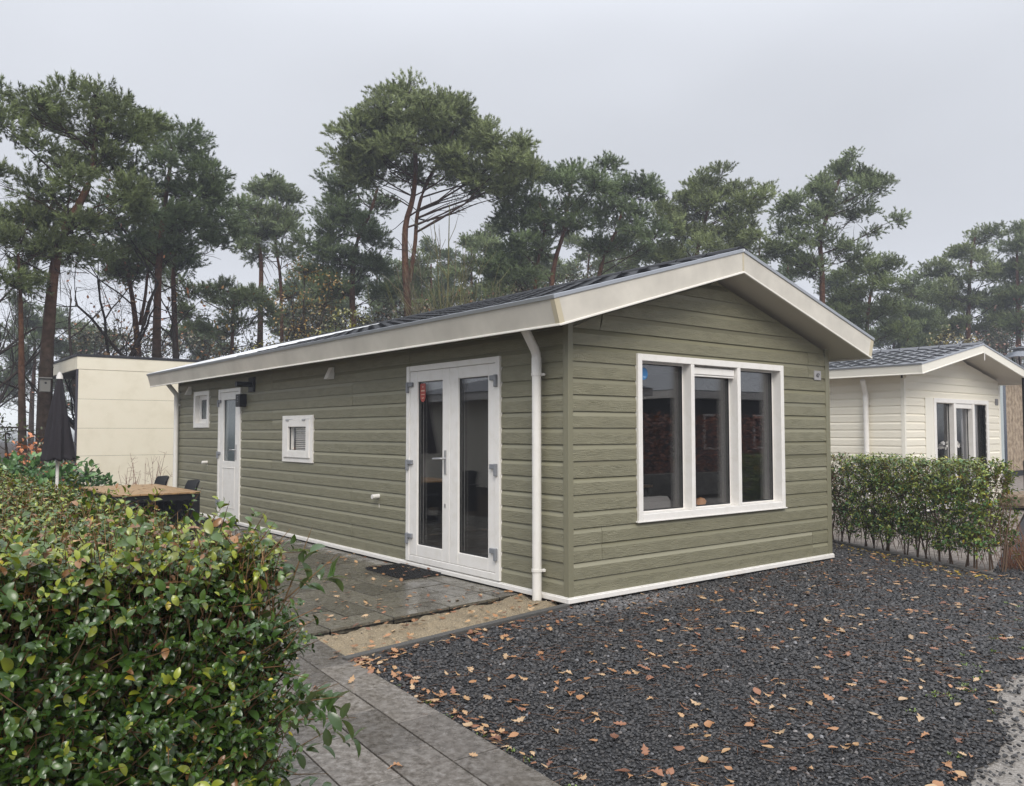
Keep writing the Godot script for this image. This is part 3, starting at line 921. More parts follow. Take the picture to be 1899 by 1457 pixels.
func paver(parent: Node3D, pts: PackedVector2Array, y: float, m: Material) -> void:
	var c := Vector2.ZERO
	for p in pts: c += p
	c /= pts.size()
	var b := MB.new()
	var tilt := Vector2(rng.randf_range(-0.003, 0.003), rng.randf_range(-0.003, 0.003))
	var dy := rng.randf_range(-0.0015, 0.0015)
	var top := PackedVector3Array(); var mid := PackedVector3Array(); var low := PackedVector3Array()
	for p in pts:
		var d := (p - c)
		var h := y + dy + d.dot(tilt)
		var i := c + d * (1.0 - 0.003 / maxf(d.length(), 0.05))
		top.append(Vector3(i.x, h, i.y)); mid.append(Vector3(p.x, h - 0.003, p.y)); low.append(Vector3(p.x, h - 0.05, p.y))
	var ctr := Vector3(c.x, y - 0.02, c.y)
	for k in range(1, pts.size() - 1): b.tri_out(top[0], top[k], top[k + 1], ctr)
	for k in pts.size():
		var j := (k + 1) % pts.size()
		b.quad_out(top[k], top[j], mid[j], mid[k], ctr)
		b.quad_out(mid[k], mid[j], low[j], low[k], ctr)
	part("paver", b, m, parent)

func rect_pts(at: Callable, a0: float, a1: float, b0: float, b1: float) -> PackedVector2Array:
	return PackedVector2Array([at.call(a0, b0), at.call(a1, b0), at.call(a1, b1), at.call(a0, b1)])

const ROAD := [Vector2(-14, 7.1), Vector2(-1.3, 3.89), Vector2(-0.16, 3.57), Vector2(1.64, 3.14), Vector2(5.0, 2.32), Vector2(16, -0.3), Vector2(40, -6)]

func road_z(x: float) -> float:
	for i in ROAD.size() - 1:
		if x <= ROAD[i + 1].x: return lerpf(ROAD[i].y, ROAD[i + 1].y, (x - ROAD[i].x) / (ROAD[i + 1].x - ROAD[i].x))
	return -6.0

var verge := FastNoiseLite.new()
func edge_z(x: float) -> float: return road_z(x) + 0.17 * verge.get_noise_1d(x * 1.1) + 0.07

func ground() -> void:
	verge.seed = 8; verge.frequency = 0.9; verge.fractal_octaves = 4
	var b := MB.new()
	b.quad(Vector3(-160, -0.16, 160), Vector3(160, -0.16, 160), Vector3(160, -0.16, -160), Vector3(-160, -0.16, -160))
	part("ground", b, M.forest, self).set_meta("kind", "structure")
	var rd := PackedVector2Array()
	for p in ROAD: rd.append(p - Vector2(0, 0.75))
	rd.append(Vector2(40, 1)); rd.append(Vector2(16, 6.6)); rd.append(Vector2(4, 7.3)); rd.append(Vector2(-14, 11.5))
	sheet_poly("road", rd, -0.092, M.asphalt)
	# gravel yard
	var yard := PackedVector2Array([Vector2(-2.45, 0.38), Vector2(-0.02, 0.0), Vector2(4.36, -0.02), Vector2(4.36, -6), Vector2(6.9, -6), Vector2(6.6, -2.6), Vector2(4.75, 1.7), Vector2(14, -1.2), Vector2(30, -4.6)])
	for k in 190:
		var x := 16.0 - k * 0.0985
		yard.append(Vector2(x, edge_z(x)))
	yard.append(Vector2(-2.82, edge_z(-2.76)))
	sheet_poly("gravel_bed", PackedVector2Array(yard), -0.084, M.gravel_bed)
	var cab := PackedVector2Array([Vector2(6.6, -2.6), Vector2(6.9, -20), Vector2(40, -20), Vector2(40, -4.7), Vector2(14, -1.25), Vector2(4.8, 1.68)])
	sheet_poly("neighbour_yard", cab, -0.1, M.neighbour_ground)
	var inner := yard.slice(0, 9)
	inner.append(Vector2(30, 20)); inner.append(Vector2(-4.30, 20))
	var st := []
	var cols := PackedColorArray()
	var z := -3.2
	while z < 4.7:
		var x := -3.0
		while x < 9.0:
			var d := Vector2(x - CAM.x, z - CAM.z).length()
			var step := clampf(0.0046 * d, 0.014, 0.036)
			x += step * rng.randf_range(0.75, 1.25)
			var p := Vector2(x, z + rng.randf_range(-0.6, 0.6) * step)
			var over := p.y - edge_z(p.x)
			if over > 0.0 and rng.randf() > exp(-over * 9.0) * 0.42 - 0.004: continue
			if over <= 0.0:
				if p.x < -1.0 and p.x < -2.42 - (p.y - 0.38) * 0.105: continue
				if not Geometry2D.is_point_in_polygon(p, inner): continue
				if p.x > 4.2 and p.y > 1.72 - (p.x - 4.75) * 0.3 and rng.randf() < 0.2: continue
			elif p.x < -2.8: continue
			var big := step * rng.randf_range(0.7, 1.5)
			var t := Transform3D(Basis(Vector3(rng.randf() - 0.5, 2.2 * (rng.randf() - 0.5), rng.randf() - 0.5).normalized(), rng.randf() * TAU).scaled(Vector3.ONE), Vector3(p.x, -0.083 + rng.randf() * 0.012, p.y))
			var bs := Basis(Vector3.UP, rng.randf() * TAU) * Basis(Vector3.RIGHT, rng.randf_range(-0.6, 0.6)) * Basis.from_scale(Vector3(big, big * rng.randf_range(0.3, 0.65), big * rng.randf_range(0.6, 1.0)))
			t.basis = bs
			st.append(t)
			var g := 0.030 * pow(2.0, rng.randf_range(-1.1, 1.1))
			if rng.randf() < 0.02: g *= 4.0
			var pale := exp(-Vector2((p.x - 0.5) / 0.75, (p.y - 0.22) / 0.2).length_squared()) if p.y > 0 else 0.0
			g = lerpf(g, 0.19 * rng.randf_range(0.5, 1.4), pale * (0.85 if rng.randf() < 0.85 else 0.2))
			var warm := rng.randf_range(-0.06, 0.06)
			cols.append(Color(g * (1.04 + warm), g, g * (1.0 - warm)))
		z += clampf(0.0046 * Vector2(x * 0 + 0.8 - CAM.x, z - CAM.z).length(), 0.014, 0.036) * 0.78
	var half := st.size() / 2
	var order := range(st.size())
	var sa := [[], []]
	var ca := [PackedColorArray(), PackedColorArray()]
	for i in st.size():
		var k := rng.randi() % 2
		sa[k].append(st[i]); ca[k].append(cols[i])
	for k in 2: scatter("gravel", stone_mesh(), M.stone, sa[k], ca[k])
	# sand bed with low lumps
	sand_bed()
	# paved path: six rows in running bond
	var path := ground_piece("path")
	var w := 0.277
	for r in 6:
		for k in range(-1, 8):
			var b0 := 0.895 + (k - 1) * 0.61 - (0.28 if r % 2 else 0.0)
			var b1 := b0 + 0.61
			b0 = maxf(b0, 0.04 + (r + 1) * 0.025)
			if b1 - b0 < 0.06: continue
			paver(path, rect_pts(path_pt, -(r + 1) * w + 0.0045, -r * w - 0.0045, b0 + 0.0045, b1 - 0.0045), -0.06, M.paving[rng.randi() % 5])
	sheet_poly("path_bed", PackedVector2Array([path_pt(-1.68, 0), path_pt(0.0, 0.0), path_pt(0.0, 4.8), path_pt(-1.68, 4.8)]), -0.092, M.joint)
	# patio: an edge row, then an elbow bond of two-to-one slabs
	var patio := ground_piece("patio")
	var bound := PackedVector2Array([Vector2(-3.95, -10.2), Vector2(-0.052, -10.2), Vector2(-0.052, 1), Vector2(-3.95, 1)])
	for k in 7:
		for q in Geometry2D.intersect_polygons(rect_pts(patio_pt, -1.62 + k * 0.61 + 0.007, -1.62 + k * 0.61 + 0.600, -0.294, -0.003), bound): paver(patio, q, -0.06, M.paving_wet[rng.randi() % 5])
	var clip := PackedVector2Array([patio_pt(-1.62, -0.305), patio_pt(2.287, -0.305), Vector2(-0.052, -10.2), Vector2(-3.94, -10.2)])
	var u := 0.305
	for i in range(-4, 16):
		for j in range(-4, 36):
			var kk := posmod(i - j, 4)
			var a0 := -1.62 + i * u
			var b1 := -0.305 - j * u
			var poly := PackedVector2Array()
			if kk == 0: poly = rect_pts(patio_pt, a0 + 0.007, a0 + 2 * u - 0.007, b1 - u + 0.007, b1 - 0.007)
			elif kk == 3: poly = rect_pts(patio_pt, a0 + 0.007, a0 + u - 0.007, b1 - 2 * u + 0.007, b1 - 0.007)
			else: continue
			for q in Geometry2D.intersect_polygons(poly, clip):
				var area := 0.0
				for e in q.size(): area += q[e].cross(q[(e + 1) % q.size()])
				if absf(area) * 0.5 > 0.004: paver(patio, q, -0.06, M.paving_wet[rng.randi() % 5])
	sheet_poly("patio_bed", PackedVector2Array([patio_pt(-1.62, 0.0), Vector2(-0.03, -0.64), Vector2(-0.03, -10.2), Vector2(-3.9, -10.2)]), -0.082, M.joint)
	# kerb between sand and gravel
	var kb := ground_piece("kerb")
	var p0 := Vector3(-2.44, -0.07, 0.385); var p1 := Vector3(-0.05, -0.07, 0.035)
	for k in 3:
		var m := MB.new()
		bar(m, p0.lerp(p1, k / 3.0), p0.lerp(p1, (k + 0.996) / 3.0), 0.06, 0.055, Vector3.UP, 0.006)
		part("kerb_stone", m, M.kerb, kb)
	var kc := ground_piece("kerb")
	for k in 5:
		var m := MB.new()
		var a := Vector3(6.6, -0.07, -2.5).lerp(Vector3(4.72, -0.085, 1.74), k / 5.0); var e := Vector3(6.6, -0.07, -2.5).lerp(Vector3(4.72, -0.085, 1.74), (k + 0.997) / 5.0)
		bar(m, a, e, 0.07, 0.06, Vector3.UP, 0.008)
		part("kerb_stone", m, M.kerb, kc)

func sand_bed() -> void:
	var fn := FastNoiseLite.new(); fn.seed = 21; fn.frequency = 2.2; fn.fractal_octaves = 4
	var b := MB.new()
	var nx := 70; var nz := 22
	var at := func(i: int, j: int) -> Vector3:
		var f := float(i) / nx; var g := float(j) / nz
		var top := Vector2(-2.33, -0.415).lerp(Vector2(0.02, -0.655), f)
		var low := Vector2(-2.43, 0.36).lerp(Vector2(0.02, 0.0), f)
		var p := top.lerp(low, g)
		return Vector3(p.x, -0.098 + 0.045 * fn.get_noise_2d(p.x * 1.2, p.y * 1.2) + 0.016 * sin(PI * g) + 0.02 * exp(-pow((p.x + 0.3) * 4.0, 2)) + 0.014 * fn.get_noise_2d(p.x * 7, p.y * 7), p.y)
	for i in nx:
		for j in nz: b.quad(at.call(i, j), at.call(i, j + 1), at.call(i + 1, j + 1), at.call(i + 1, j))
	part("sand_bed", b, M.sand, self).set_meta("kind", "structure")
	var st := []; var cols := PackedColorArray()
	for k in 700:
		var f := rng.randf(); var g := rng.randf()
		var p: Vector3 = at.call(int(f * nx), int(g * nz))
		var s := rng.randf_range(0.004, 0.013)
		st.append(Transform3D(Basis(Vector3.UP, rng.randf() * TAU) * Basis.from_scale(Vector3(s, s * 0.7, s)), p + Vector3(rng.randf() * 0.03, 0.002, rng.randf() * 0.03)))
		var q := rng.randf_range(0.06, 0.5)
		cols.append(Color(q, q * 0.85, q * 0.65))
	scatter("sand_grit", stone_mesh(), M.stone, st, cols)

func stone_mesh() -> ArrayMesh:
	var b := MB.new()
	var up := []; var mid := []; var low := []
	for k in 5:
		var a := TAU * k / 5.0 + rng.randf_range(-0.3, 0.3)
		var r := rng.randf_range(0.4, 0.56)
		mid.append(Vector3(cos(a) * r, rng.randf_range(-0.1, 0.1), sin(a) * r))
		up.append(Vector3(cos(a) * r * 0.55, rng.randf_range(0.3, 0.5), sin(a) * r * 0.6))
		low.append(Vector3(cos(a) * r * 0.6, -0.4, sin(a) * r * 0.6))
	for k in 5:
		var j := (k + 1) % 5
		b.quad_out(up[k], up[j], mid[j], mid[k], Vector3.ZERO)
		b.quad_out(mid[k], mid[j], low[j], low[k], Vector3.ZERO)
	for k in range(1, 4): b.tri_out(up[0], up[k], up[k + 1], Vector3.ZERO)
	return b.mesh()


# ---------------------------------------------------------------- leaves
# a leaf lies along +z from its stalk, its upper face to +y; outline(t) gives half the width
func leaf_mesh(steps: int, outline: Callable, fold: float, curl: float, wave := 0.0) -> ArrayMesh:
	var b := MB.new()
	for i in steps + 1:
		var t := float(i) / steps
		var w: float = outline.call(t)
		var y := curl * (t - 0.35) * (t - 0.35)
		var slope := Vector3(0, 1, -2.0 * curl * (t - 0.35)).normalized()
		for s in [-1.0, 0.0, 1.0]:
			var wy := wave * sin(t * 9.0 + s * 2.0) * absf(s)
			b.vert(Vector3(s * w, y + absf(s) * w * fold + wy, t), (slope + Vector3(-s * fold * 0.9, 0, 0)).normalized(), Vector2(s * 0.5 + 0.5, t))
	for i in steps:
		for s in 2:
			var k := i * 3 + s
			b.tri_i(k, k + 3, k + 4); b.tri_i(k, k + 4, k + 1)
	return b.mesh()

func privet(t: float) -> float: return 0.27 * pow(sin(PI * pow(t, 0.92)), 0.62) + 0.001
func oak(t: float) -> float: return maxf(0.012, 0.30 * pow(sin(PI * pow(clampf((t - 0.08) / 0.92, 0.0, 1.0), 1.15)), 0.75) * (0.72 + 0.32 * cos(TAU * 4.0 * t)))
func beech(t: float) -> float: return maxf(0.01, 0.30 * pow(sin(PI * clampf((t - 0.08) / 0.92, 0.0, 1.0)), 0.85))

func leaf_basis(axis: Vector3, up: Vector3) -> Basis:
	var y := up - axis * up.dot(axis)
	if y.length() < 0.05: y = axis.cross(Vector3(0.3, 0.2, 0.9))
	y = y.normalized()
	return Basis(y.cross(axis).normalized(), y, axis)

func rand_dir() -> Vector3:
	var zz := rng.randf_range(-1, 1); var a := rng.randf() * TAU
	return Vector3(cos(a) * sqrt(1 - zz * zz), zz, sin(a) * sqrt(1 - zz * zz))

# leafy shoots that start on a face of the hedge
func shoots(leaf: Array, lc: Array, stem: Array, sc: Array, p: Vector3, nrm: Vector3, length: float, size: float, tone: Callable) -> void:
	var dir := (nrm * rng.randf_range(0.5, 1.0) + Vector3.UP * rng.randf_range(0.2, 0.9) + rand_dir() * 0.45).normalized()
	var pairs := maxi(2, int(length / (size * 0.62)))
	var side := dir.cross(rand_dir()).normalized()
	var bend := rand_dir() * 0.25
	for j in pairs:
		var f := (j + 1.0) / pairs
		var q := p + (dir + bend * f).normalized() * length * f
		side = dir.cross(side).normalized()
		for s in [-1.0, 1.0]:
			if rng.randf() < 0.14: continue
			var ax: Vector3 = (side * s * 0.85 + dir * rng.randf_range(0.2, 0.7) + rand_dir() * 0.3).normalized()
			var z: float = size * rng.randf_range(0.6, 1.25) * (1.0 if j < pairs - 1 else 0.7)
			leaf.append(Transform3D(leaf_basis(ax, (Vector3.UP * 0.8 + nrm * 0.5 + rand_dir() * 0.45)).scaled_local(Vector3.ONE * z), q))
			lc.append(tone.call(q))
	stem.append(Transform3D(leaf_basis(dir, Vector3(0.3, 0.9, 0.2)).scaled_local(Vector3(0.0022, 0.0022, length)), p))
	sc.append(Color(0.16, 0.09, 0.045) * rng.randf_range(0.6, 1.3))

func twig_mesh() -> ArrayMesh:
	var b := MB.new()
	b.tube([Vector3.ZERO, Vector3(0.1, 0, 0.55), Vector3(0, 0.1, 1.0)], [1.0, 0.75, 0.35], 4, [], false)
	return b.mesh()

func packed(a: Array) -> PackedColorArray:
	var p := PackedColorArray()
	for q in a: p.append(Color(q.r, q.g, q.b, 1.0))
	return p

func left_hedge() -> void:
	var x0 := -5.05; var x1 := -4.2; var z0 := -6.5; var z1 := 3.42; var top := 1.15
	var h := thing("hedge", "tall glossy privet hedge in the foreground at the left", "hedge", Vector3((x0 + x1) / 2, -0.1, z1))
	var base := h.position
	var leaf := []; var lc := []; var stem := []; var sc := []
	var tone := func(q: Vector3) -> Color:
		var r := rng.randf()
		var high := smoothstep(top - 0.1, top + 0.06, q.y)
		if r < 0.007: return Color(0.48, 0.38, 0.03)
		if r < 0.02 + 0.09 * high and r > 0.007: return Color(0.26, 0.13, 0.05) * rng.randf_range(0.7, 1.2)
		if r < 0.012: return Color(0.30, 0.12, 0.03)
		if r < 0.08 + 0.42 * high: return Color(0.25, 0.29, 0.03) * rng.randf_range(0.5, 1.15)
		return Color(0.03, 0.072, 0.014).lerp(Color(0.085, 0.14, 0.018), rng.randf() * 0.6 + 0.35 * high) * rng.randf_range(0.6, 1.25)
	var clump := FastNoiseLite.new(); clump.seed = 31; clump.frequency = 2.4
	var add := func(p: Vector3, nrm: Vector3, l: float, s: float, gap: float) -> void:
		if clump.get_noise_3dv(p) < gap: return
		shoots(leaf, lc, stem, sc, p - base, nrm, l, s, func(q: Vector3) -> Color: return tone.call(q + base))
	# top
	for k in 6200:
		var z := z1 - pow(rng.randf(), 1.5) * (z1 - z0)
		add.call(Vector3(rng.randf_range(x0, x1), top - rng.randf_range(0.06, 0.17) + 0.03 * clump.get_noise_2d(z * 2.0, 3.0), z), Vector3.UP, rng.randf_range(0.05, 0.15), rng.randf_range(0.022, 0.037), -0.5)
	# end towards the road
	for k in 2700:
		var y := rng.randf_range(0.0, top)
		add.call(Vector3(rng.randf_range(x0, x1), y, z1 - rng.randf_range(0.0, 0.26)), Vector3(rng.randf_range(-0.3, 0.3), 0, 1), rng.randf_range(0.07, 0.2), 0.021 + 0.028 * rng.randf() * rng.randf(), -0.34)
	# side towards the patio and the path
	for k in 3200:
		var z := z1 - pow(rng.randf(), 1.5) * (z1 - z0)
		add.call(Vector3(x1 - rng.randf_range(0.0, 0.2), rng.randf_range(0.05, top), z), Vector3(1, 0, 0), rng.randf_range(0.07, 0.18), rng.randf_range(0.022, 0.042), -0.32)
	for k in 500:
		add.call(Vector3(rng.randf_range(x0 + 0.1, x1 - 0.1), rng.randf_range(0.1, top), rng.randf_range(z0, z1)), rand_dir(), 0.12, 0.04, -0.2)
	for k in 900:
		add.call(Vector3(x0 + rng.randf_range(0, 0.1), rng.randf_range(0.1, top), rng.randf_range(z0, z1)), Vector3(-1, 0, 0), 0.12, 0.045, -0.4)
	# long sprays that lean out over the path
	for q in [[Vector3(-4.12, 0.62, 3.12), Vector3(0.9, 0.1, 0.1), 0.30], [Vector3(-4.12, 0.42, 3.0), Vector3(0.9, -0.05, 0.0), 0.32], [Vector3(-4.15, 0.72, 3.3), Vector3(0.8, 0.35, 0.3), 0.2], [Vector3(-4.15, 0.30, 3.1), Vector3(0.8, 0.0, 0.3), 0.28], [Vector3(-4.14, 1.02, 3.32), Vector3(0.55, 0.8, 0.1), 0.2], [Vector3(-4.2, 1.02, 2.9), Vector3(0.35, 0.9, 0.1), 0.22]]:
		var p: Vector3 = q[0] - base
		var dir: Vector3 = q[1].normalized()
		for rep in 2:
			var d2 := (dir + rand_dir() * 0.35).normalized()
			var ln: float = q[2] * rng.randf_range(0.75, 1.05)
			var side := d2.cross(Vector3(0.1, 0.2, 1)).normalized()
			for j in 5:
				var f := (j + 2.0 + rng.randf_range(-0.3, 0.3)) / 6.0
				var c := p + d2 * ln * f + Vector3(0, -0.06 * f * f, 0)
				for s in [-1.0, 1.0]:
					var ax: Vector3 = (side * s * 0.7 + d2 * 0.7 + Vector3(0, -0.25, 0) + rand_dir() * 0.5).normalized()
					leaf.append(Transform3D(leaf_basis(ax, Vector3.UP + rand_dir() * 0.4).scaled_local(Vector3(0.85, 1, 1) * rng.randf_range(0.045, 0.07)), c))
					lc.append(Color(0.045, 0.095, 0.022) * rng.randf_range(0.6, 1.2))
			stem.append(Transform3D(leaf_basis(d2, Vector3(0.3, 0.9, 0.2)).scaled_local(Vector3(0.003, 0.003, ln)), p))
			sc.append(Color(0.16, 0.1, 0.05))
	# bare clipped tips that stand above the top
	for k in 2600:
		var z := z1 - pow(rng.randf(), 1.6) * (z1 - z0)
		var d := (Vector3.UP + rand_dir() * 0.3).normalized()
		stem.append(Transform3D(leaf_basis(d, Vector3(0.9, 0.1, 0.2)).scaled_local(Vector3(0.0016, 0.0016, rng.randf_range(0.06, 0.15))), Vector3(rng.randf_range(x0, x1), top - rng.randf_range(0.06, 0.16), z) - base))
		sc.append(Color(0.30, 0.18, 0.09) * rng.randf_range(0.6, 1.3))
	for k in 260:
		var d := (Vector3(rng.randf_range(-0.5, 0.5), 0.7, 0.45) + rand_dir() * 0.5).normalized()
		stem.append(Transform3D(leaf_basis(d, Vector3(0.9, 0.1, 0.2)).scaled_local(Vector3(0.0026, 0.0026, rng.randf_range(0.1, 0.28))), Vector3(rng.randf_range(x0, x1), rng.randf_range(0.0, top - 0.1), z1 - rng.randf_range(0.05, 0.2)) - base))
		sc.append(Color(0.2, 0.125, 0.065) * rng.randf_range(0.6, 1.3))
	# branches inside
	for k in 1100:
		var d := (Vector3.UP * 0.8 + rand_dir() * 0.7).normalized()
		stem.append(Transform3D(leaf_basis(d, Vector3(0.9, 0.1, 0.2)).scaled_local(Vector3(0.0035, 0.0035, rng.randf_range(0.15, 0.32)) * rng.randf_range(0.7, 1.2)), Vector3(rng.randf_range(x0 + 0.05, x1 - 0.02), rng.randf_range(0.0, top - 0.3), z1 - 0.16 - pow(rng.randf(), 1.5) * (z1 - z0)) - base))
		sc.append(Color(0.11, 0.068, 0.038) * rng.randf_range(0.6, 1.3))
	var trunk := MB.new()
	var zz := z1 - 0.15
	while zz > z0:
		for k in 2:
			var p := Vector3(rng.randf_range(x0 + 0.2, x1 - 0.2), 0, zz) - base
			trunk.tube([Vector3(p.x, 0, p.z), p + Vector3(rng.randf_range(-0.08, 0.08), 0.45, rng.randf_range(-0.1, 0.1)), p + Vector3(rng.randf_range(-0.25, 0.25), 0.95, rng.randf_range(-0.2, 0.2))], [0.018, 0.013, 0.006], 6)
		zz -= rng.randf_range(0.15, 0.3)
	part("stem", trunk, mat(0.11, 0.07, 0.04, 0.8), h)
	scatter("twigs", twig_mesh(), M.twig, stem, packed(sc), h)
	var lm := leaf_mesh(6, privet, 0.35, -0.35)
	# the leaves that show largest are picked out one by one
	var order := []
	for i in leaf.size():
		var q: Vector3 = leaf[i].origin + base
		var rel := q - CAM
		var depth := rel.dot(AWAY)
		var lat := rel.dot(ACROSS)
		var seen := depth > 0.4 and absf(lat / depth) < 0.62 and absf(rel.y / depth - 0.047) < 0.48 and (q.z > z1 - 0.08 or q.y > top - 0.03 or q.x > x1 + 0.03)
		order.append([rel.length() / leaf[i].basis.z.length() if seen else 1e6, i])
	order.sort_custom(func(p, q): return p[0] < q[0])
	var single := {}
	for k in 300: single[order[k][1]] = true
	var shades := {}
	for i in single:
		var c: Color = lc[i]
		var key := "%d/%d/%d" % [int(c.r * 30), int(c.g * 40), int(c.b * 60)]
		if not shades.has(key):
			var m := mat(c.r, c.g, c.b, 0.27, 0.55)
			m.backlight_enabled = true
			m.backlight = Color(0.4, 0.4, 0.25)
			shades[key] = m
		put("leaf", lm, shades[key], h).transform = leaf[i]
	var rest := []; var rc := []
	for i in leaf.size():
		if not single.has(i):
			rest.append(leaf[i]); rc.append(lc[i])
	scatter("foliage", lm, M.leaf, rest, packed(rc), h)

func right_hedge() -> void:
	var a := Vector3(6.75, -0.1, -2.7); var e := Vector3(5.02, -0.1, 1.72)
	var along := (e - a).normalized()
	var n := Vector3(-along.z, 0, along.x)
	if n.dot(Vector3(-1, 0, 0)) < 0: n = -n
	var len := (e - a).length()
	var holes := FastNoiseLite.new(); holes.seed = 4; holes.frequency = 1.5
	var h := thing("hedge", "low thin privet hedge on bare stems between the two cabins' yards", "hedge", e)
	var leaf := []; var lc := []; var stem := []; var sc := []
	for k in 8600:
		var s := rng.randf() * len
		var y := 0.14 + 1.06 * pow(rng.randf(), 0.85)
		var brown := smoothstep(len - 2.1, len - 2.8, s)
		if brown > 0.5 and rng.randf() < 0.45: continue
		if holes.get_noise_2d(s * 2.0, y * 2.0) < -0.16 and y < 1.0 and rng.randf() < 0.75: continue
		var off := rng.randf_range(-0.2, 0.2)
		if absf(off) < 0.1 and rng.randf() < 0.7: off *= 2.0
		var p := a + along * s + n * off + Vector3(0, y, 0)
		var tone := func(q: Vector3) -> Color:
			var r := rng.randf()
			if brown > 0.4 and r < 0.45: return Color(0.16, 0.115, 0.045) * rng.randf_range(0.6, 1.2)
			if r < 0.02: return Color(0.5, 0.4, 0.04)
			if r < 0.3 + 0.35 * y: return Color(0.26, 0.31, 0.055) * rng.randf_range(0.6, 1.2)
			return Color(0.08, 0.17, 0.045) * rng.randf_range(0.6, 1.3)
		var nrm := (n * signf(off) * 0.7 + Vector3.UP * (1.0 if y > 1.05 else 0.1)).normalized()
		shoots(leaf, lc, stem, sc, p - e, nrm, rng.randf_range(0.06, 0.14), rng.randf_range(0.034, 0.056), tone)
	for k in 900:
		var s := rng.randf() * len
		var d := (Vector3.UP + rand_dir() * 0.4).normalized()
		var p := a + along * s + n * rng.randf_range(-0.16, 0.16) + Vector3(0, rng.randf_range(0.05, 0.9), 0)
		stem.append(Transform3D(leaf_basis(d, Vector3(0.9, 0.1, 0.2)).scaled_local(Vector3(0.004, 0.004, rng.randf_range(0.15, 0.4))), p - e))
		sc.append(Color(0.13, 0.075, 0.045) * rng.randf_range(0.6, 1.4))
	var s := 0.03
	while s < len:
		var p := a + along * s + n * rng.randf_range(-0.08, 0.08) - e
		var b := MB.new()
		for k in 2: b.tube([p + rand_dir() * 0.02, p + Vector3(rng.randf_range(-0.06, 0.06), 0.35, rng.randf_range(-0.08, 0.08)), p + Vector3(rng.randf_range(-0.15, 0.15), 0.8, rng.randf_range(-0.2, 0.2))], [0.011, 0.009, 0.005], 5)
		part("stem", b, mat(0.12, 0.075, 0.045, 0.85), h)
		s += rng.randf_range(0.13, 0.24)
	scatter("twigs", twig_mesh(), M.twig, stem, packed(sc), h)
	scatter("foliage", leaf_mesh(4, privet, 0.35, -0.35), M.leaf, leaf, packed(lc), h)

func bush(called: String, label: String, category: String, at: Vector3, r: Vector3, count: int, size: float, tones: Array, shape: Callable, rough_out := 0.5) -> void:
	var h := thing(called, label, category, at)
	var leaf := []; var lc := []
	for k in count:
		var d := rand_dir()
		d.y = absf(d.y) if rng.randf() < 0.85 else d.y
		var f := pow(rng.randf(), rough_out)
		var p := Vector3(d.x * r.x, d.y * r.y, d.z * r.z) * f + Vector3(0, 0.12, 0)
		if p.y < 0.05: p.y = rng.randf() * 0.3 * r.y
		var ax := (d * 0.6 + rand_dir() * 0.8 + Vector3(0, 0.1, 0)).normalized()
		leaf.append(Transform3D(leaf_basis(ax, Vector3.UP + rand_dir() * 0.6 + d * 0.4).scaled_local(Vector3.ONE * size * rng.randf_range(0.6, 1.2)), p))
		lc.append(tones[rng.randi() % tones.size()] * rng.randf_range(0.65, 1.3))
	var b := MB.new()
	for k in 12:
		var d := (rand_dir() + Vector3.UP * 1.2).normalized()
		b.tube([Vector3(d.x * 0.1, 0, d.z * 0.1), Vector3(d.x * r.x * 0.4, r.y * 0.5, d.z * r.z * 0.4), Vector3(d.x * r.x * 0.8, r.y * 0.9, d.z * r.z * 0.8)], [0.014, 0.01, 0.004], 5)
	part("stem", b, mat(0.1, 0.07, 0.04, 0.85), h)
	scatter("foliage", leaf_mesh(4, shape, 0.25, -0.3), M.leaf, leaf, packed(lc), h)

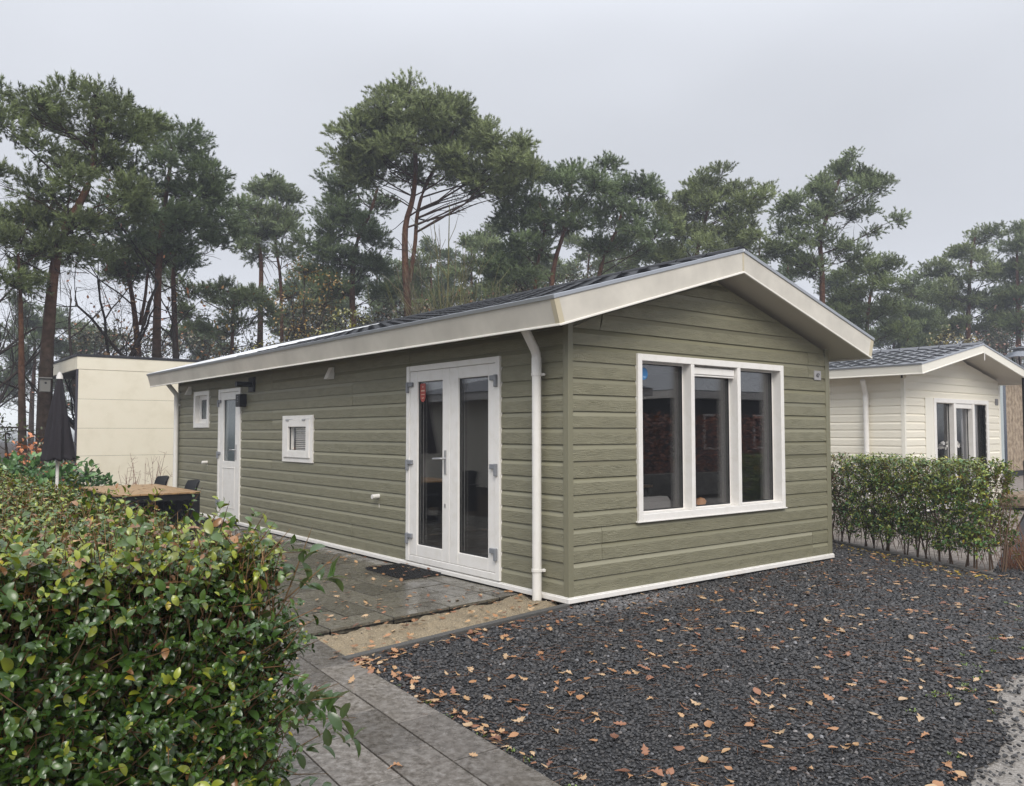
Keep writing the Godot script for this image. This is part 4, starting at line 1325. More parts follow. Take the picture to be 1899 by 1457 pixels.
func fallen_leaves() -> void:
	var shapes := [leaf_mesh(13, oak, 0.25, 0.25, 0.02), leaf_mesh(13, oak, 0.55, -0.5, 0.04), leaf_mesh(7, beech, 0.35, 0.3, 0.02), leaf_mesh(13, oak, -0.15, 0.7, 0.03)]
	var tones := [[Color(0.34, 0.17, 0.075), "orange-brown"], [Color(0.40, 0.245, 0.12), "tan"], [Color(0.15, 0.062, 0.032), "dark brown"], [Color(0.44, 0.30, 0.17), "pale"], [Color(0.26, 0.115, 0.058), "rust"]]
	var mats := []
	for t in tones:
		var m := mat(t[0].r, t[0].g, t[0].b, 0.4, 0.5)
		mats.append(m)
	var all := []
	var yard := func(p: Vector2) -> bool: return p.y < edge_z(p.x) and p.x > -2.42 - (p.y - 0.38) * 0.105 and p.y > 0.36 - (p.x + 2.42) * 0.148 and (p.x < 4.34 or true) and p.y > 0.02 and p.x < 4.9 + (1.7 - p.y) * 0.4
	# gravel
	var drift := FastNoiseLite.new(); drift.seed = 77; drift.frequency = 0.9
	var n := 0
	while n < 860:
		var p := Vector2(rng.randf_range(-2.8, 7.0), rng.randf_range(0.0, 4.4))
		if not yard.call(p) or rng.randf() > 0.6 + 0.7 * drift.get_noise_2dv(p): continue
		all.append([Vector3(p.x, -0.068, p.y), "lying on the dark gravel"]); n += 1
	# along the path's edge and the kerb
	for k in 80:
		var b := 0.78 + 2.5 * pow(rng.randf(), 1.7)
		var q := path_pt(rng.randf_range(0.01, 0.16), b)
		all.append([Vector3(q.x, -0.066, q.y), "caught along the edge of the paved path"])
	for k in 70:
		var f := rng.randf()
		var q := Vector2(-2.4, 0.40).lerp(Vector2(-0.3, 0.08), f * f) + Vector2(0, rng.randf_range(0.02, 0.18))
		all.append([Vector3(q.x, -0.066, q.y), "heaped against the kerb by the gravel"])
	for k in 95:
		var f := rng.randf(); var g := pow(rng.randf(), 1.6) if k % 2 else 1.0 - pow(rng.randf(), 2.0)
		var q := Vector2(-2.33, -0.40).lerp(Vector2(0, -0.6), f).lerp(Vector2(-2.42, 0.34).lerp(Vector2(0, -0.02), f), g)
		all.append([Vector3(q.x, -0.058, q.y), "lying on the strip of bare sand"])
	for k in 9:
		var q := path_pt(-rng.randf_range(0.05, 1.0), rng.randf_range(0.4, 2.8))
		all.append([Vector3(q.x, -0.056, q.y), "lying on the paved path"])
	for k in 330:
		var q := Vector2(rng.randf_range(-2.8, -0.08), -0.72 - 8.8 * pow(rng.randf(), 1.5))
		all.append([Vector3(q.x, -0.055, q.y), "lying on the wet patio"])
	for k in 26:
		var q := Vector2(rng.randf_range(-0.55, -0.06), rng.randf_range(-2.9, -1.95))
		all.append([Vector3(q.x, -0.028 if q.y > -2.8 and q.y < -2.02 else -0.055, q.y), "scattered on the black doormat"])
	for k in 60:
		var q := Vector2(rng.randf_range(-0.5, -0.06), rng.randf_range(-11.0, -8.8))
		all.append([Vector3(q.x, -0.055, q.y), "gathered along the cabin's foot by the back door"])
	for k in 30:
		var x := rng.randf_range(-2.4, 3.0)
		all.append([Vector3(x, -0.08, road_z(x) + rng.randf_range(-0.1, 0.9)), "lying at the edge of the grey road"])
	for k in 16: all.append([Vector3(rng.randf_range(-2.5, -1.6), 0.728, rng.randf_range(-7.3, -5.5)), "lying on the wooden table top"])
	for k in 14: all.append([Vector3(rng.randf_range(-4.95, -4.3), rng.randf_range(1.10, 1.18), 3.3 - pow(rng.randf(), 1.5) * 4.5), "caught on top of the foreground hedge"])
	var order := []
	for i in all.size(): order.append([all[i][0].distance_to(CAM), i])
	order.sort_custom(func(p, q): return p[0] < q[0])
	var rest := []; var rc := PackedColorArray()
	for k in order.size():
		var q: Array = all[order[k][1]]
		var t := rng.randi() % tones.size()
		if t == 2 and rng.randf() < 0.5: t = 0
		var s := rng.randf_range(0.042, 0.086)
		var hedge: bool = q[1].begins_with("caught on")
		var axis := Vector3(cos(rng.randf() * TAU), 0, 0)
		var a := rng.randf() * TAU
		axis = Vector3(cos(a), rng.randf_range(-0.2, 0.25) if not hedge else rng.randf_range(-0.7, 0.3), sin(a)).normalized()
		var up := (Vector3.UP * (1.0 if rng.randf() < 0.7 else -1.0) + rand_dir() * (0.35 if not hedge else 0.8)).normalized()
		var tf := Transform3D(leaf_basis(axis, up).scaled_local(Vector3(s, s, s)), q[0] - axis * s * 0.5 + Vector3(0, 0.006, 0))
		if k < 300:
			var kind := rng.randi() % 4
			var o := put("fallen_leaf", shapes[kind], mats[t], self)
			o.transform = tf
			tag(o, "%s %s %s leaf %s" % ["small" if s < 0.056 else ("large" if s > 0.073 else "middling"), tones[t][1], ["lobed", "cupped lobed", "oval", "arched lobed"][kind], q[1]], "leaf", "fallen leaves " + q[1])
		else:
			rest.append(tf); rc.append(tones[t][0] * rng.randf_range(0.7, 1.25))
	scatter("leaf_litter", shapes[0], M.dry, rest, rc)
	# small yellow hedge leaves, needles and moss that nobody could count
	var small := []; var scol := PackedColorArray()
	for k in 420:
		var f := rng.randf()
		var p := Vector3(6.2, 0, -1.7).lerp(Vector3(4.5, 0, 1.9), f) + Vector3(-1, 0, -0.4) * rng.randf_range(0.02, 0.45) * rng.randf() + Vector3(0, -0.072, 0)
		var a := rng.randf() * TAU
		small.append(Transform3D(leaf_basis(Vector3(cos(a), rng.randf_range(-0.2, 0.2), sin(a)).normalized(), Vector3.UP + rand_dir() * 0.4).scaled_local(Vector3.ONE * rng.randf_range(0.03, 0.05)), p))
		scol.append(Color(0.55, 0.40, 0.05).lerp(Color(0.42, 0.2, 0.06), rng.randf() * rng.randf()) * rng.randf_range(0.6, 1.1))
	scatter("yellow_leaf_litter", leaf_mesh(4, privet, 0.2, 0.2), M.dry, small, scol)
	var needles := []; var nc := PackedColorArray()
	for k in 5200:
		var p := Vector2(rng.randf_range(-2.8, 4.6), rng.randf_range(0.05, 4.2))
		if not yard.call(p) or rng.randf() > 0.4 + 1.6 * drift.get_noise_2d(p.x * 1.7, p.y * 1.7): continue
		var a := rng.randf() * TAU
		needles.append(Transform3D(leaf_basis(Vector3(cos(a), rng.randf_range(-0.15, 0.15), sin(a)).normalized(), Vector3.UP).scaled_local(Vector3(0.0012, 0.0012, rng.randf_range(0.05, 0.1))), Vector3(p.x, -0.066, p.y)))
		nc.append(Color(0.20, 0.10, 0.05) * rng.randf_range(0.6, 1.4))
	scatter("pine_needle_litter", twig_mesh(), M.twig, needles, nc)
	var moss := []; var mc := PackedColorArray()
	for c in 42:
		var x := rng.randf_range(-2.5, 3.2)
		var q := Vector2(x, road_z(x) - rng.randf_range(-0.05, 0.35)) if c % 3 else path_pt(rng.randf_range(0.0, 0.05), rng.randf_range(1.5, 4.5))
		for k in 14:
			var d := (rand_dir() + Vector3.UP).normalized()
			moss.append(Transform3D(leaf_basis(d, Vector3.UP + rand_dir() * 0.3).scaled_local(Vector3.ONE * rng.randf_range(0.01, 0.022)), Vector3(q.x + rng.randf_range(-0.03, 0.03), -0.075, q.y + rng.randf_range(-0.03, 0.03))))
			mc.append(Color(0.13, 0.19, 0.03) * rng.randf_range(0.6, 1.3))
	scatter("weeds", leaf_mesh(3, privet, 0.2, -0.2), M.leaf, moss, mc)


# ---------------------------------------------------------------- things on the patio
func doormat(label: String, at: Vector3, sx: float, sz: float) -> void:
	var h := thing("doormat", label, "doormat", at)
	var b := MB.new()
	b.box(Vector3(-sx / 2, 0, -sz / 2), Vector3(sx / 2, 0.006, sz / 2), 0.001)
	part("mat_base", b, M.rubber, h)
	var g := MB.new()
	var n := int(sz / 0.032); var m := int(sx / 0.028)
	for i in n:
		for j in m:
			var c := Vector3(-sx / 2 + 0.014 + j * 0.028 + (0.007 if i % 2 else -0.007), 0, -sz / 2 + 0.016 + i * 0.032)
			var pts := []
			for k in 6: pts.append(Vector3(cos(TAU * k / 6.0 + 0.5) * 0.0155, 0, sin(TAU * k / 6.0 + 0.5) * 0.0155))
			for k in 6:
				var p: Vector3 = pts[k]; var q: Vector3 = pts[(k + 1) % 6]
				var o := Vector3.UP * 0.022
				g.quad(c + q * 0.7 + o, c + p * 0.7 + o, c + p + o, c + q + o)
				g.quad(c + p + o, c + p, c + q, c + q + o)
	part("ring_pattern", g, M.rubber, h)

func table() -> void:
	var h := thing("garden_table", "garden table with orange-brown wooden top and dark legs", "table", Vector3(-2.06, -0.06, -6.44))
	var x := 0.52; var z := 1.01; var y := 0.785
	for k in 7:
		var b := MB.new()
		var w := 2 * x / 7
		b.box(Vector3(-x + k * w + 0.002, y - 0.024, -z), Vector3(-x + (k + 1) * w - 0.002, y + rng.randf() * 0.001, z), 0.003)
		part("plank", b, M.teak, h)
	var a := MB.new()
	a.box(Vector3(-x + 0.03, y - 0.11, -z + 0.03), Vector3(x - 0.03, y - 0.025, z - 0.03), 0.004)
	part("apron", a, M.black, h)
	for sx in [-1, 1]:
		for sz in [-1, 1]:
			var b := MB.new()
			b.box(Vector3(sx * (x - 0.055) - 0.05, 0, sz * (z - 0.055) - 0.05), Vector3(sx * (x - 0.055) + 0.05, y - 0.026, sz * (z - 0.055) + 0.05), 0.008)
			part("leg", b, M.black, h)

func chair_parts(h: Node3D) -> void:
	# faces -x: the back stands at x = +0.25
	var seat := MB.new()
	seat.box(Vector3(-0.24, 0.43, -0.23), Vector3(0.22, 0.465, 0.23), 0.012)
	for k in 7: seat.box(Vector3(-0.22 + k * 0.06, 0.466, -0.21), Vector3(-0.18 + k * 0.06, 0.471, 0.21), 0.002)
	part("seat", seat, M.black, h)
	var back := MB.new()
	var at := func(i: int, j: int, o: float) -> Vector3:
		var u := i / 8.0 * 2.0 - 1.0; var t := j / 6.0
		var hw := lerpf(0.22, 0.235, t) * (1.0 if t < 0.99 else 0.93)
		return Vector3(0.20 + 0.09 * t * t + o - 0.045 * u * u, 0.44 + 0.455 * t - (0.018 * absf(u) if j == 6 else 0.0), u * hw)
	for i in 8:
		for j in 6:
			back.quad(at.call(i, j, 0.0), at.call(i + 1, j, 0.0), at.call(i + 1, j + 1, 0.0), at.call(i, j + 1, 0.0))
			back.quad(at.call(i + 1, j, 0.028), at.call(i, j, 0.028), at.call(i, j + 1, 0.028), at.call(i + 1, j + 1, 0.028))
		back.quad(at.call(i, 6, 0.0), at.call(i + 1, 6, 0.0), at.call(i + 1, 6, 0.028), at.call(i, 6, 0.028))
	for j in 6:
		back.quad(at.call(0, j, 0.028), at.call(0, j, 0.0), at.call(0, j + 1, 0.0), at.call(0, j + 1, 0.028))
		back.quad(at.call(8, j, 0.0), at.call(8, j, 0.028), at.call(8, j + 1, 0.028), at.call(8, j + 1, 0.0))
	part("backrest", back, M.black, h)
	for s in [-1, 1]:
		var arm := MB.new()
		arm.tube([Vector3(0.24, 0.66, s * 0.235), Vector3(0.1, 0.665, s * 0.255), Vector3(-0.14, 0.655, s * 0.26), Vector3(-0.22, 0.60, s * 0.255), Vector3(-0.23, 0.44, s * 0.235)], [0.016, 0.02, 0.02, 0.018, 0.016], 8)
		part("armrest", arm, M.black, h)
		var sd := MB.new()
		for k in 8: sd.box(Vector3(-0.21 + k * 0.055, 0.22, s * 0.243 - 0.008), Vector3(-0.165 + k * 0.055, 0.645, s * 0.243 + 0.008), 0.003)
		for k in 5: sd.box(Vector3(-0.215, 0.225 + k * 0.09, s * 0.243 - 0.0055), Vector3(0.235, 0.265 + k * 0.09, s * 0.243 + 0.0055), 0.002)
		part("woven_side", sd, M.black, h)
		for f in [-1, 1]:
			var leg := MB.new()
			leg.tube([Vector3(f * 0.20, 0.45, s * 0.21), Vector3(f * 0.235, 0.0, s * 0.235)], [0.022, 0.015], 8)
			part("leg", leg, M.black, h)

func chairs() -> void:
	var c := thing("garden_chair", "black garden chair nearest the cabin's back door", "chair", Vector3(-1.62, -0.06, -6.28), "garden chairs round the table")
	chair_parts(c)
	for q in [[Vector3(-1.64, -0.06, -7.65), 0.06, "black garden chair at the table's far right corner"], [Vector3(-2.98, -0.06, -6.05), PI, "black garden chair on the hedge side of the table"], [Vector3(-3.02, -0.06, -6.62), PI - 0.05, "black garden chair next to the folded parasol"]]:
		var d := c.duplicate()
		d.name = numbered(self, "garden_chair")
		add_child(d, true)
		d.position = q[0]
		d.rotation.y = q[1]
		d.set_meta("label", q[2])

func parasol() -> void:
	var h := thing("parasol", "folded black parasol on a pale pole beside the table", "parasol", Vector3(-2.94, -0.06, -7.02))
	var b := MB.new()
	var rows := [[2.29, 0.028], [2.2, 0.05], [2.0, 0.085], [1.8, 0.12], [1.6, 0.155], [1.4, 0.19], [1.26, 0.215], [1.19, 0.228], [1.165, 0.21]]
	var n := 48
	var pos := func(j: int, k: int) -> Vector3:
		var a := TAU * k / n
		var t: float = rows[j][0]; var r: float = rows[j][1]
		var deep := lerpf(0.08, 0.30, smoothstep(2.25, 1.3, t))
		var q := 1.0 - deep * pow(absf(sin(a * 4.0 + 0.25 * sin(t * 4.0))), 1.3) + 0.05 * sin(a * 3.0 + t * 6.0)
		var sag := 0.035 * pow(absf(sin(a * 4.0)), 2.0) if j >= 7 else 0.0
		return Vector3(cos(a) * r * q, t + sag, sin(a) * r * q)
	for j in rows.size() - 1:
		for k in n: b.quad(pos.call(j + 1, k + 1), pos.call(j + 1, k), pos.call(j, k), pos.call(j, k + 1))
	part("canopy", b, M.dark_fabric, h)
	var p := MB.new()
	p.tube([Vector3(0, 0, 0), Vector3(0, 2.28, 0)], [0.021, 0.021], 14)
	part("pole", p, M.pvc, h)
	var c := MB.new()
	c.tube([Vector3(0, 2.285, 0), Vector3(0, 2.32, 0), Vector3(0, 2.36, 0), Vector3(0, 2.385, 0)], [0.042, 0.04, 0.026, 0.006], 14)
	part("cap", c, M.white, h)
	for k in 8:
		var r := MB.new()
		var a := TAU * (k + 0.5) / 8
		r.tube([Vector3(cos(a) * 0.03, 2.2, sin(a) * 0.03), Vector3(cos(a) * 0.13, 1.15, sin(a) * 0.13)], [0.006, 0.006], 5)
		part("rib", r, M.steel, h)
	var f := MB.new()
	f.tube([Vector3(0, 0, 0), Vector3(0, 0.05, 0), Vector3(0, 0.07, 0), Vector3(0, 0.3, 0)], [0.24, 0.24, 0.05, 0.035], 24)
	part("base", f, M.black, h)

func back_step() -> void:
	var h := thing("boot_scraper", "low black brush scraper with pale ends before the white back door", "scraper", Vector3(-0.30, -0.058, -8.1))
	for k in 3:
		var b := MB.new()
		b.box(Vector3(-0.21 , 0.0, -0.16 + k * 0.11), Vector3(0.18, 0.07 + 0.012 * k, -0.085 + k * 0.11), 0.006)
		part("brush_bar", b, M.rubber, h)
		var e := MB.new()
		e.box(Vector3(-0.225, 0.012, -0.152 + k * 0.11), Vector3(-0.2105, 0.05, -0.1 + k * 0.11), 0.003)
		part("end_cap", e, M.white, h)
	var s := thing("stone_slab", "pale grey flagstone under the brush scraper", "slab", Vector3(-0.33, -0.058, -7.85))
	var m := MB.new()
	m.box(Vector3(-0.26, 0, -0.5), Vector3(0.25, 0.004, 0.32), 0.001)
	part("slab", m, M.concrete, s)

func sofa() -> void:
	var h := thing("armchair", "grey armchair just inside the front window's left pane", "armchair", Vector3(1.25, 0.02, -0.75))
	var b := MB.new()
	b.box(Vector3(-0.42, 0.1, -0.4), Vector3(0.42, 0.42, 0.36), 0.05)
	part("seat", b, M.sofa, h)
	b = MB.new()
	b.box(Vector3(-0.42, 0.1, 0.37), Vector3(0.42, 0.80, 0.55), 0.07)
	part("backrest", b, M.sofa, h)
	for s in [-1, 1]:
		b = MB.new()
		b.box(Vector3(s * 0.50 - 0.075, 0.1, -0.4), Vector3(s * 0.50 + 0.075, 0.60, 0.5), 0.05)
		part("armrest", b, M.sofa, h)
	b = MB.new()
	for sx in [-1, 1]:
		for sz in [-0.34, 0.46]: b.box(Vector3(sx * 0.36 - 0.02, 0, sz - 0.02), Vector3(sx * 0.36 + 0.02, 0.101, sz + 0.02), 0.003)
	part("feet", b, M.black, h)
	var t := thing("dining_table", "small table inside the cabin behind the front window", "table", Vector3(2.9, 0.02, -2.6))
	b = MB.new()
	b.box(Vector3(-0.7, 0.71, -0.4), Vector3(0.7, 0.745, 0.4), 0.006)
	part("tabletop", b, M.teak, t)
	for sx in [-1, 1]:
		for sz in [-1, 1]:
			b = MB.new()
			b.box(Vector3(sx * 0.62 - 0.03, 0, sz * 0.33 - 0.03), Vector3(sx * 0.62 + 0.03, 0.709, sz * 0.33 + 0.03), 0.004)
			part("leg", b, M.black, t)
	var c := thing("pumpkin", "small round ornament on the front window's sill", "ornament", Vector3(2.12, 0.70, -0.2))
	b = MB.new()
	b.tube([Vector3(0, 0, 0), Vector3(0, 0.015, 0), Vector3(0, 0.045, 0), Vector3(0, 0.075, 0), Vector3(0, 0.085, 0)], [0.03, 0.055, 0.066, 0.045, 0.01], 16)
	part("body", b, mat(0.42, 0.2, 0.08, 0.5), c)
	var s := MB.new()
	s.box(Vector3(-0.16, -0.03, -0.1), Vector3(0.16, -0.001, 0.1), 0.004)
	part("stand", s, M.white, c)

# ---------------------------------------------------------------- other buildings
func flat_roof_cabin() -> void:
	var h := thing("flat_roofed_cabin", "cream panelled flat-roofed cabin behind the olive cabin's far end", "cabin", Vector3(-1.1, 0, -15.6))
	var b := MB.new()
	b.box(Vector3(1.2, -0.2, -3.8), Vector3(8.0, 2.955, -0.02), 0.0)
	b.box(Vector3(0.03, -0.2, -0.12), Vector3(1.199, 2.955, -0.02), 0.0)
	var wl := part("wall", b, M.black, h)
	for y in [[-0.2, 0.947], [0.952, 1.590], [1.595, 2.268], [2.273, 2.957]]:
		for x in [[0.032, 3.0], [3.006, 6.0], [6.006, 8.0]]:
			var q := MB.new()
			q.box(Vector3(x[0], y[0], -0.018), Vector3(x[1], y[1], 0.0), 0.002)
			part("panel", q, M.panel, wl)
	b = MB.new()
	b.box(Vector3(0.0, 2.962, -3.9), Vector3(8.1, 3.26, 0.006), 0.004)
	var rf := part("roof", b, M.panel, h)
	b = MB.new()
	b.box(Vector3(-0.02, 3.261, -3.92), Vector3(8.12, 3.32, 0.026), 0.006)
	part("roof_edge", b, M.roof_black, rf)
	b = MB.new()
	b.box(Vector3(0.03, 2.94, -3.85), Vector3(1.199, 2.961, -0.121), 0.0)
	part("soffit", b, M.roof_black, rf)
	b = MB.new()
	b.box(Vector3(0.0, -0.2, -0.125), Vector3(0.029, 2.958, 0.001), 0.002)
	part("end_trim", b, mat(0.05, 0.045, 0.06, 0.5), wl)
	b = MB.new()
	b.box(Vector3(1.12, 0.0, -3.6), Vector3(1.19, 2.93, -0.3), 0.0)
	part("glass_front", b, mat(0.02, 0.025, 0.03, 0.05, 0.8), h)

func plain_cabin(label: String, at: Vector3, size: Vector3, turn: float, wall: Material, roof: Material, hip: bool, openings: Array) -> void:
	var h := thing("cabin", label, "cabin", at)
	h.rotation.y = turn
	var b := MB.new()
	b.box(Vector3(-size.x / 2, -0.2, -size.z / 2), Vector3(size.x / 2, size.y, size.z / 2), 0.0)
	var w := part("wall", b, wall, h)
	for s in [-1, 1]:
		var k := 0
		while k * EX < size.y - 0.1:
			var q := MB.new()
			q.box(Vector3(-size.x / 2, k * EX, size.z / 2 if s > 0 else -size.z / 2 - 0.02), Vector3(size.x / 2, k * EX + 0.13, size.z / 2 + 0.02 if s > 0 else -size.z / 2), 0.004)
			part("board", q, wall, w)
			q = MB.new()
			q.box(Vector3(size.x / 2 if s > 0 else -size.x / 2 - 0.02, k * EX, -size.z / 2), Vector3(size.x / 2 + 0.02 if s > 0 else -size.x / 2, k * EX + 0.13, size.z / 2), 0.004)
			part("board", q, wall, w)
			k += 1
	b = MB.new()
	var ox := size.x / 2 + 0.45; var oz := size.z / 2 + 0.45
	b.box(Vector3(-ox, size.y, -oz), Vector3(ox, size.y + 0.24, oz), 0.004)
	part("fascia", b, M.white, h)
	b = MB.new()
	if hip:
		var y0 := size.y + 0.241; var rl := maxf(0.1, ox - oz)
		var p := [Vector3(-ox - 0.04, y0, oz + 0.04), Vector3(ox + 0.04, y0, oz + 0.04), Vector3(ox + 0.04, y0, -oz - 0.04), Vector3(-ox - 0.04, y0, -oz - 0.04)]
		var e := [Vector3(-rl, y0 + 0.9, 0), Vector3(rl, y0 + 0.9, 0)]
		b.quad(p[0], p[1], e[1], e[0]); b.quad(p[2], p[3], e[0], e[1])
		b.tri(p[1], p[2], e[1]); b.tri(p[3], p[0], e[0])
		b.quad(p[3], p[2], p[1], p[0])
	else: b.box(Vector3(-ox + 0.02, size.y + 0.241, -oz + 0.02), Vector3(ox - 0.02, size.y + 0.27, oz - 0.02), 0.0)
	part("roof", b, roof, h)
	for o in openings:
		b = MB.new()
		var z: float = size.z / 2 * o[4]
		b.box(Vector3(o[0], o[2], minf(z, z + 0.05 * o[4])), Vector3(o[1], o[3], maxf(z, z + 0.05 * o[4])), 0.004)
		var f := part("window", b, M.white, h)
		b = MB.new()
		b.box(Vector3(o[0] + 0.08, o[2] + 0.08, minf(z, z + 0.054 * o[4])), Vector3(o[1] - 0.08, o[3] - 0.08, maxf(z, z + 0.054 * o[4])), 0.0)
		part("glass_pane", b, mat(0.03, 0.035, 0.04, 0.05, 0.8), f)

func across_the_road() -> void:
	var wl := thing("garden_wall", "low pale concrete wall under the russet hedge across the road", "wall", Vector3(11.5, -0.1, 7.9))
	wl.rotation.y = 0.12
	for k in 10:
		var b := MB.new()
		b.box(Vector3(-10 + k * 2.0 + 0.004, 0, -0.12), Vector3(-8 + k * 2.0 - 0.004, 0.56, 0.12), 0.01)
		part("wall_section", b, M.concrete, wl)
	var h := thing("beech_hedge", "clipped russet beech hedge across the road", "hedge", Vector3(11.5, -0.1, 8.35))
	h.rotation.y = 0.12
	var leaf := []; var lc := []
	for k in 16000:
		var p := Vector3(rng.randf_range(-10, 10), rng.randf_range(0.25, 2.05), rng.randf_range(-0.32, 0.32))
		if absf(p.z) < 0.2 and p.y < 1.9: p.z = signf(p.z) * rng.randf_range(0.2, 0.34)
		var ax := (rand_dir() + Vector3(0, -0.1, -0.3)).normalized()
		leaf.append(Transform3D(leaf_basis(ax, Vector3.UP + rand_dir() * 0.8).scaled_local(Vector3.ONE * rng.randf_range(0.07, 0.11)), p))
		lc.append(Color(0.40, 0.13, 0.05).lerp(Color(0.24, 0.08, 0.045), rng.randf()) * rng.randf_range(0.6, 1.3))
	scatter("foliage", leaf_mesh(3, beech, 0.2, 0.2), M.dry, leaf, packed(lc), h)
	for k in 24:
		var b := MB.new()
		var x := -9.8 + k * 0.84
		b.tube([Vector3(x, 0, 0), Vector3(x + 0.05, 0.8, 0.05), Vector3(x + rng.randf_range(-0.2, 0.2), 1.8, 0)], [0.03, 0.02, 0.008], 5)
		part("stem", b, mat(0.08, 0.06, 0.045, 0.9), h)
	plain_cabin("cream cabin with dark hipped roof across the road", Vector3(9.6, 0, 15.2), Vector3(9.5, 2.62, 5.0), 0.1, M.siding_cream, M.tile, true, [[-2.0, -0.6, 0.9, 2.0, -1.0]])
	plain_cabin("black flat-roofed cabin with white edge across the road", Vector3(21.5, 0, 14.0), Vector3(10.5, 2.6, 5.0), 0.12, mat(0.025, 0.025, 0.03, 0.5), M.roof_black, false, [[-4.0, -2.6, 0.9, 2.1, -1.0], [-1.6, -0.3, 0.9, 2.1, -1.0], [1.2, 3.0, 0.2, 2.2, -1.0]])
	plain_cabin("white clapboard cabin behind the foreground hedge", Vector3(-12.2, 0, -13.5), Vector3(5.0, 2.45, 9.0), 0.0, M.siding_cream, M.tile, true, [])

func timber_house() -> void:
	var h := thing("timber_house", "tan vertical-board house at the right edge behind the cream cabin", "house", Vector3(25.0, -0.02, -6.4))
	var b := MB.new()
	b.box(Vector3(0, -0.1, -6), Vector3(12, 3.6, -0.02), 0.0)
	var w := part("wall", b, M.black, h)
	var x := 0.0
	while x < 3.4:
		var q := MB.new()
		var wd := rng.randf_range(0.24, 0.27)
		q.box(Vector3(x + 0.006, 0.12, -0.019), Vector3(x + wd - 0.006, 3.6, rng.randf_range(0.004, 0.014)), 0.005)
		part("board", q, M.tan_wood, w)
		x += wd
	b = MB.new()
	b.tube([Vector3(1.05, 0, 0.1), Vector3(1.05, 3.6, 0.1)], [0.1, 0.1], 12)
	part("downpipe", b, mat(0.40, 0.45, 0.46, 0.4), h)
	b = MB.new()
	b.box(Vector3(1.38, 0.3, 0.016), Vector3(1.72, 3.4, 0.05), 0.004)
	part("window", b, mat(0.03, 0.04, 0.06, 0.2), h)
	b = MB.new()
	b.box(Vector3(-0.4, 3.6, -6.4), Vector3(12.4, 3.9, 0.4), 0.01)
	part("roof", b, M.roof_black, h)

func street_lamp() -> void:
	var h := thing("street_lamp", "street lamp with a wide flat grey hood behind the cream cabin", "street lamp", Vector3(14.82, -0.06, -1.52))
	var b := MB.new()
	b.tube([Vector3(0, 0, 0), Vector3(0, 0.9, 0), Vector3(0, 0.95, 0), Vector3(0, 2.75, 0)], [0.06, 0.06, 0.042, 0.038], 12)
	part("post", b, M.black, h)
	b = MB.new()
	b.tube([Vector3(0, 3.18, 0), Vector3(0, 3.205, 0), Vector3(0, 3.30, 0), Vector3(0, 3.31, 0)], [0.42, 0.42, 0.27, 0.02], 4)
	part("hood", b, mat(0.42, 0.45, 0.5, 0.3), h)
	b = MB.new()
	b.tube([Vector3(0, 3.31, 0), Vector3(0, 3.35, 0)], [0.2, 0.2], 4)
	b.tube([Vector3(0, 3.36, 0), Vector3(0, 3.385, 0), Vector3(0, 3.4, 0)], [0.28, 0.28, 0.2], 4)
	part("cap", b, M.grey_plastic, h)
	b = MB.new()
	b.tube([Vector3(0, 2.78, 0), Vector3(0, 3.175, 0)], [0.15, 0.22], 4, [], false)
	part("lantern_glass", b, M.glass, h)
	for k in 4:
		b = MB.new()
		var a := TAU * k / 4.0
		var fr := Vector3(cos(a), 0, sin(a))
		b.tube([fr * 0.15 + Vector3(0, 2.76, 0), fr * 0.22 + Vector3(0, 3.18, 0)], [0.014, 0.014], 5)
		part("lantern_bar", b, M.black, h)

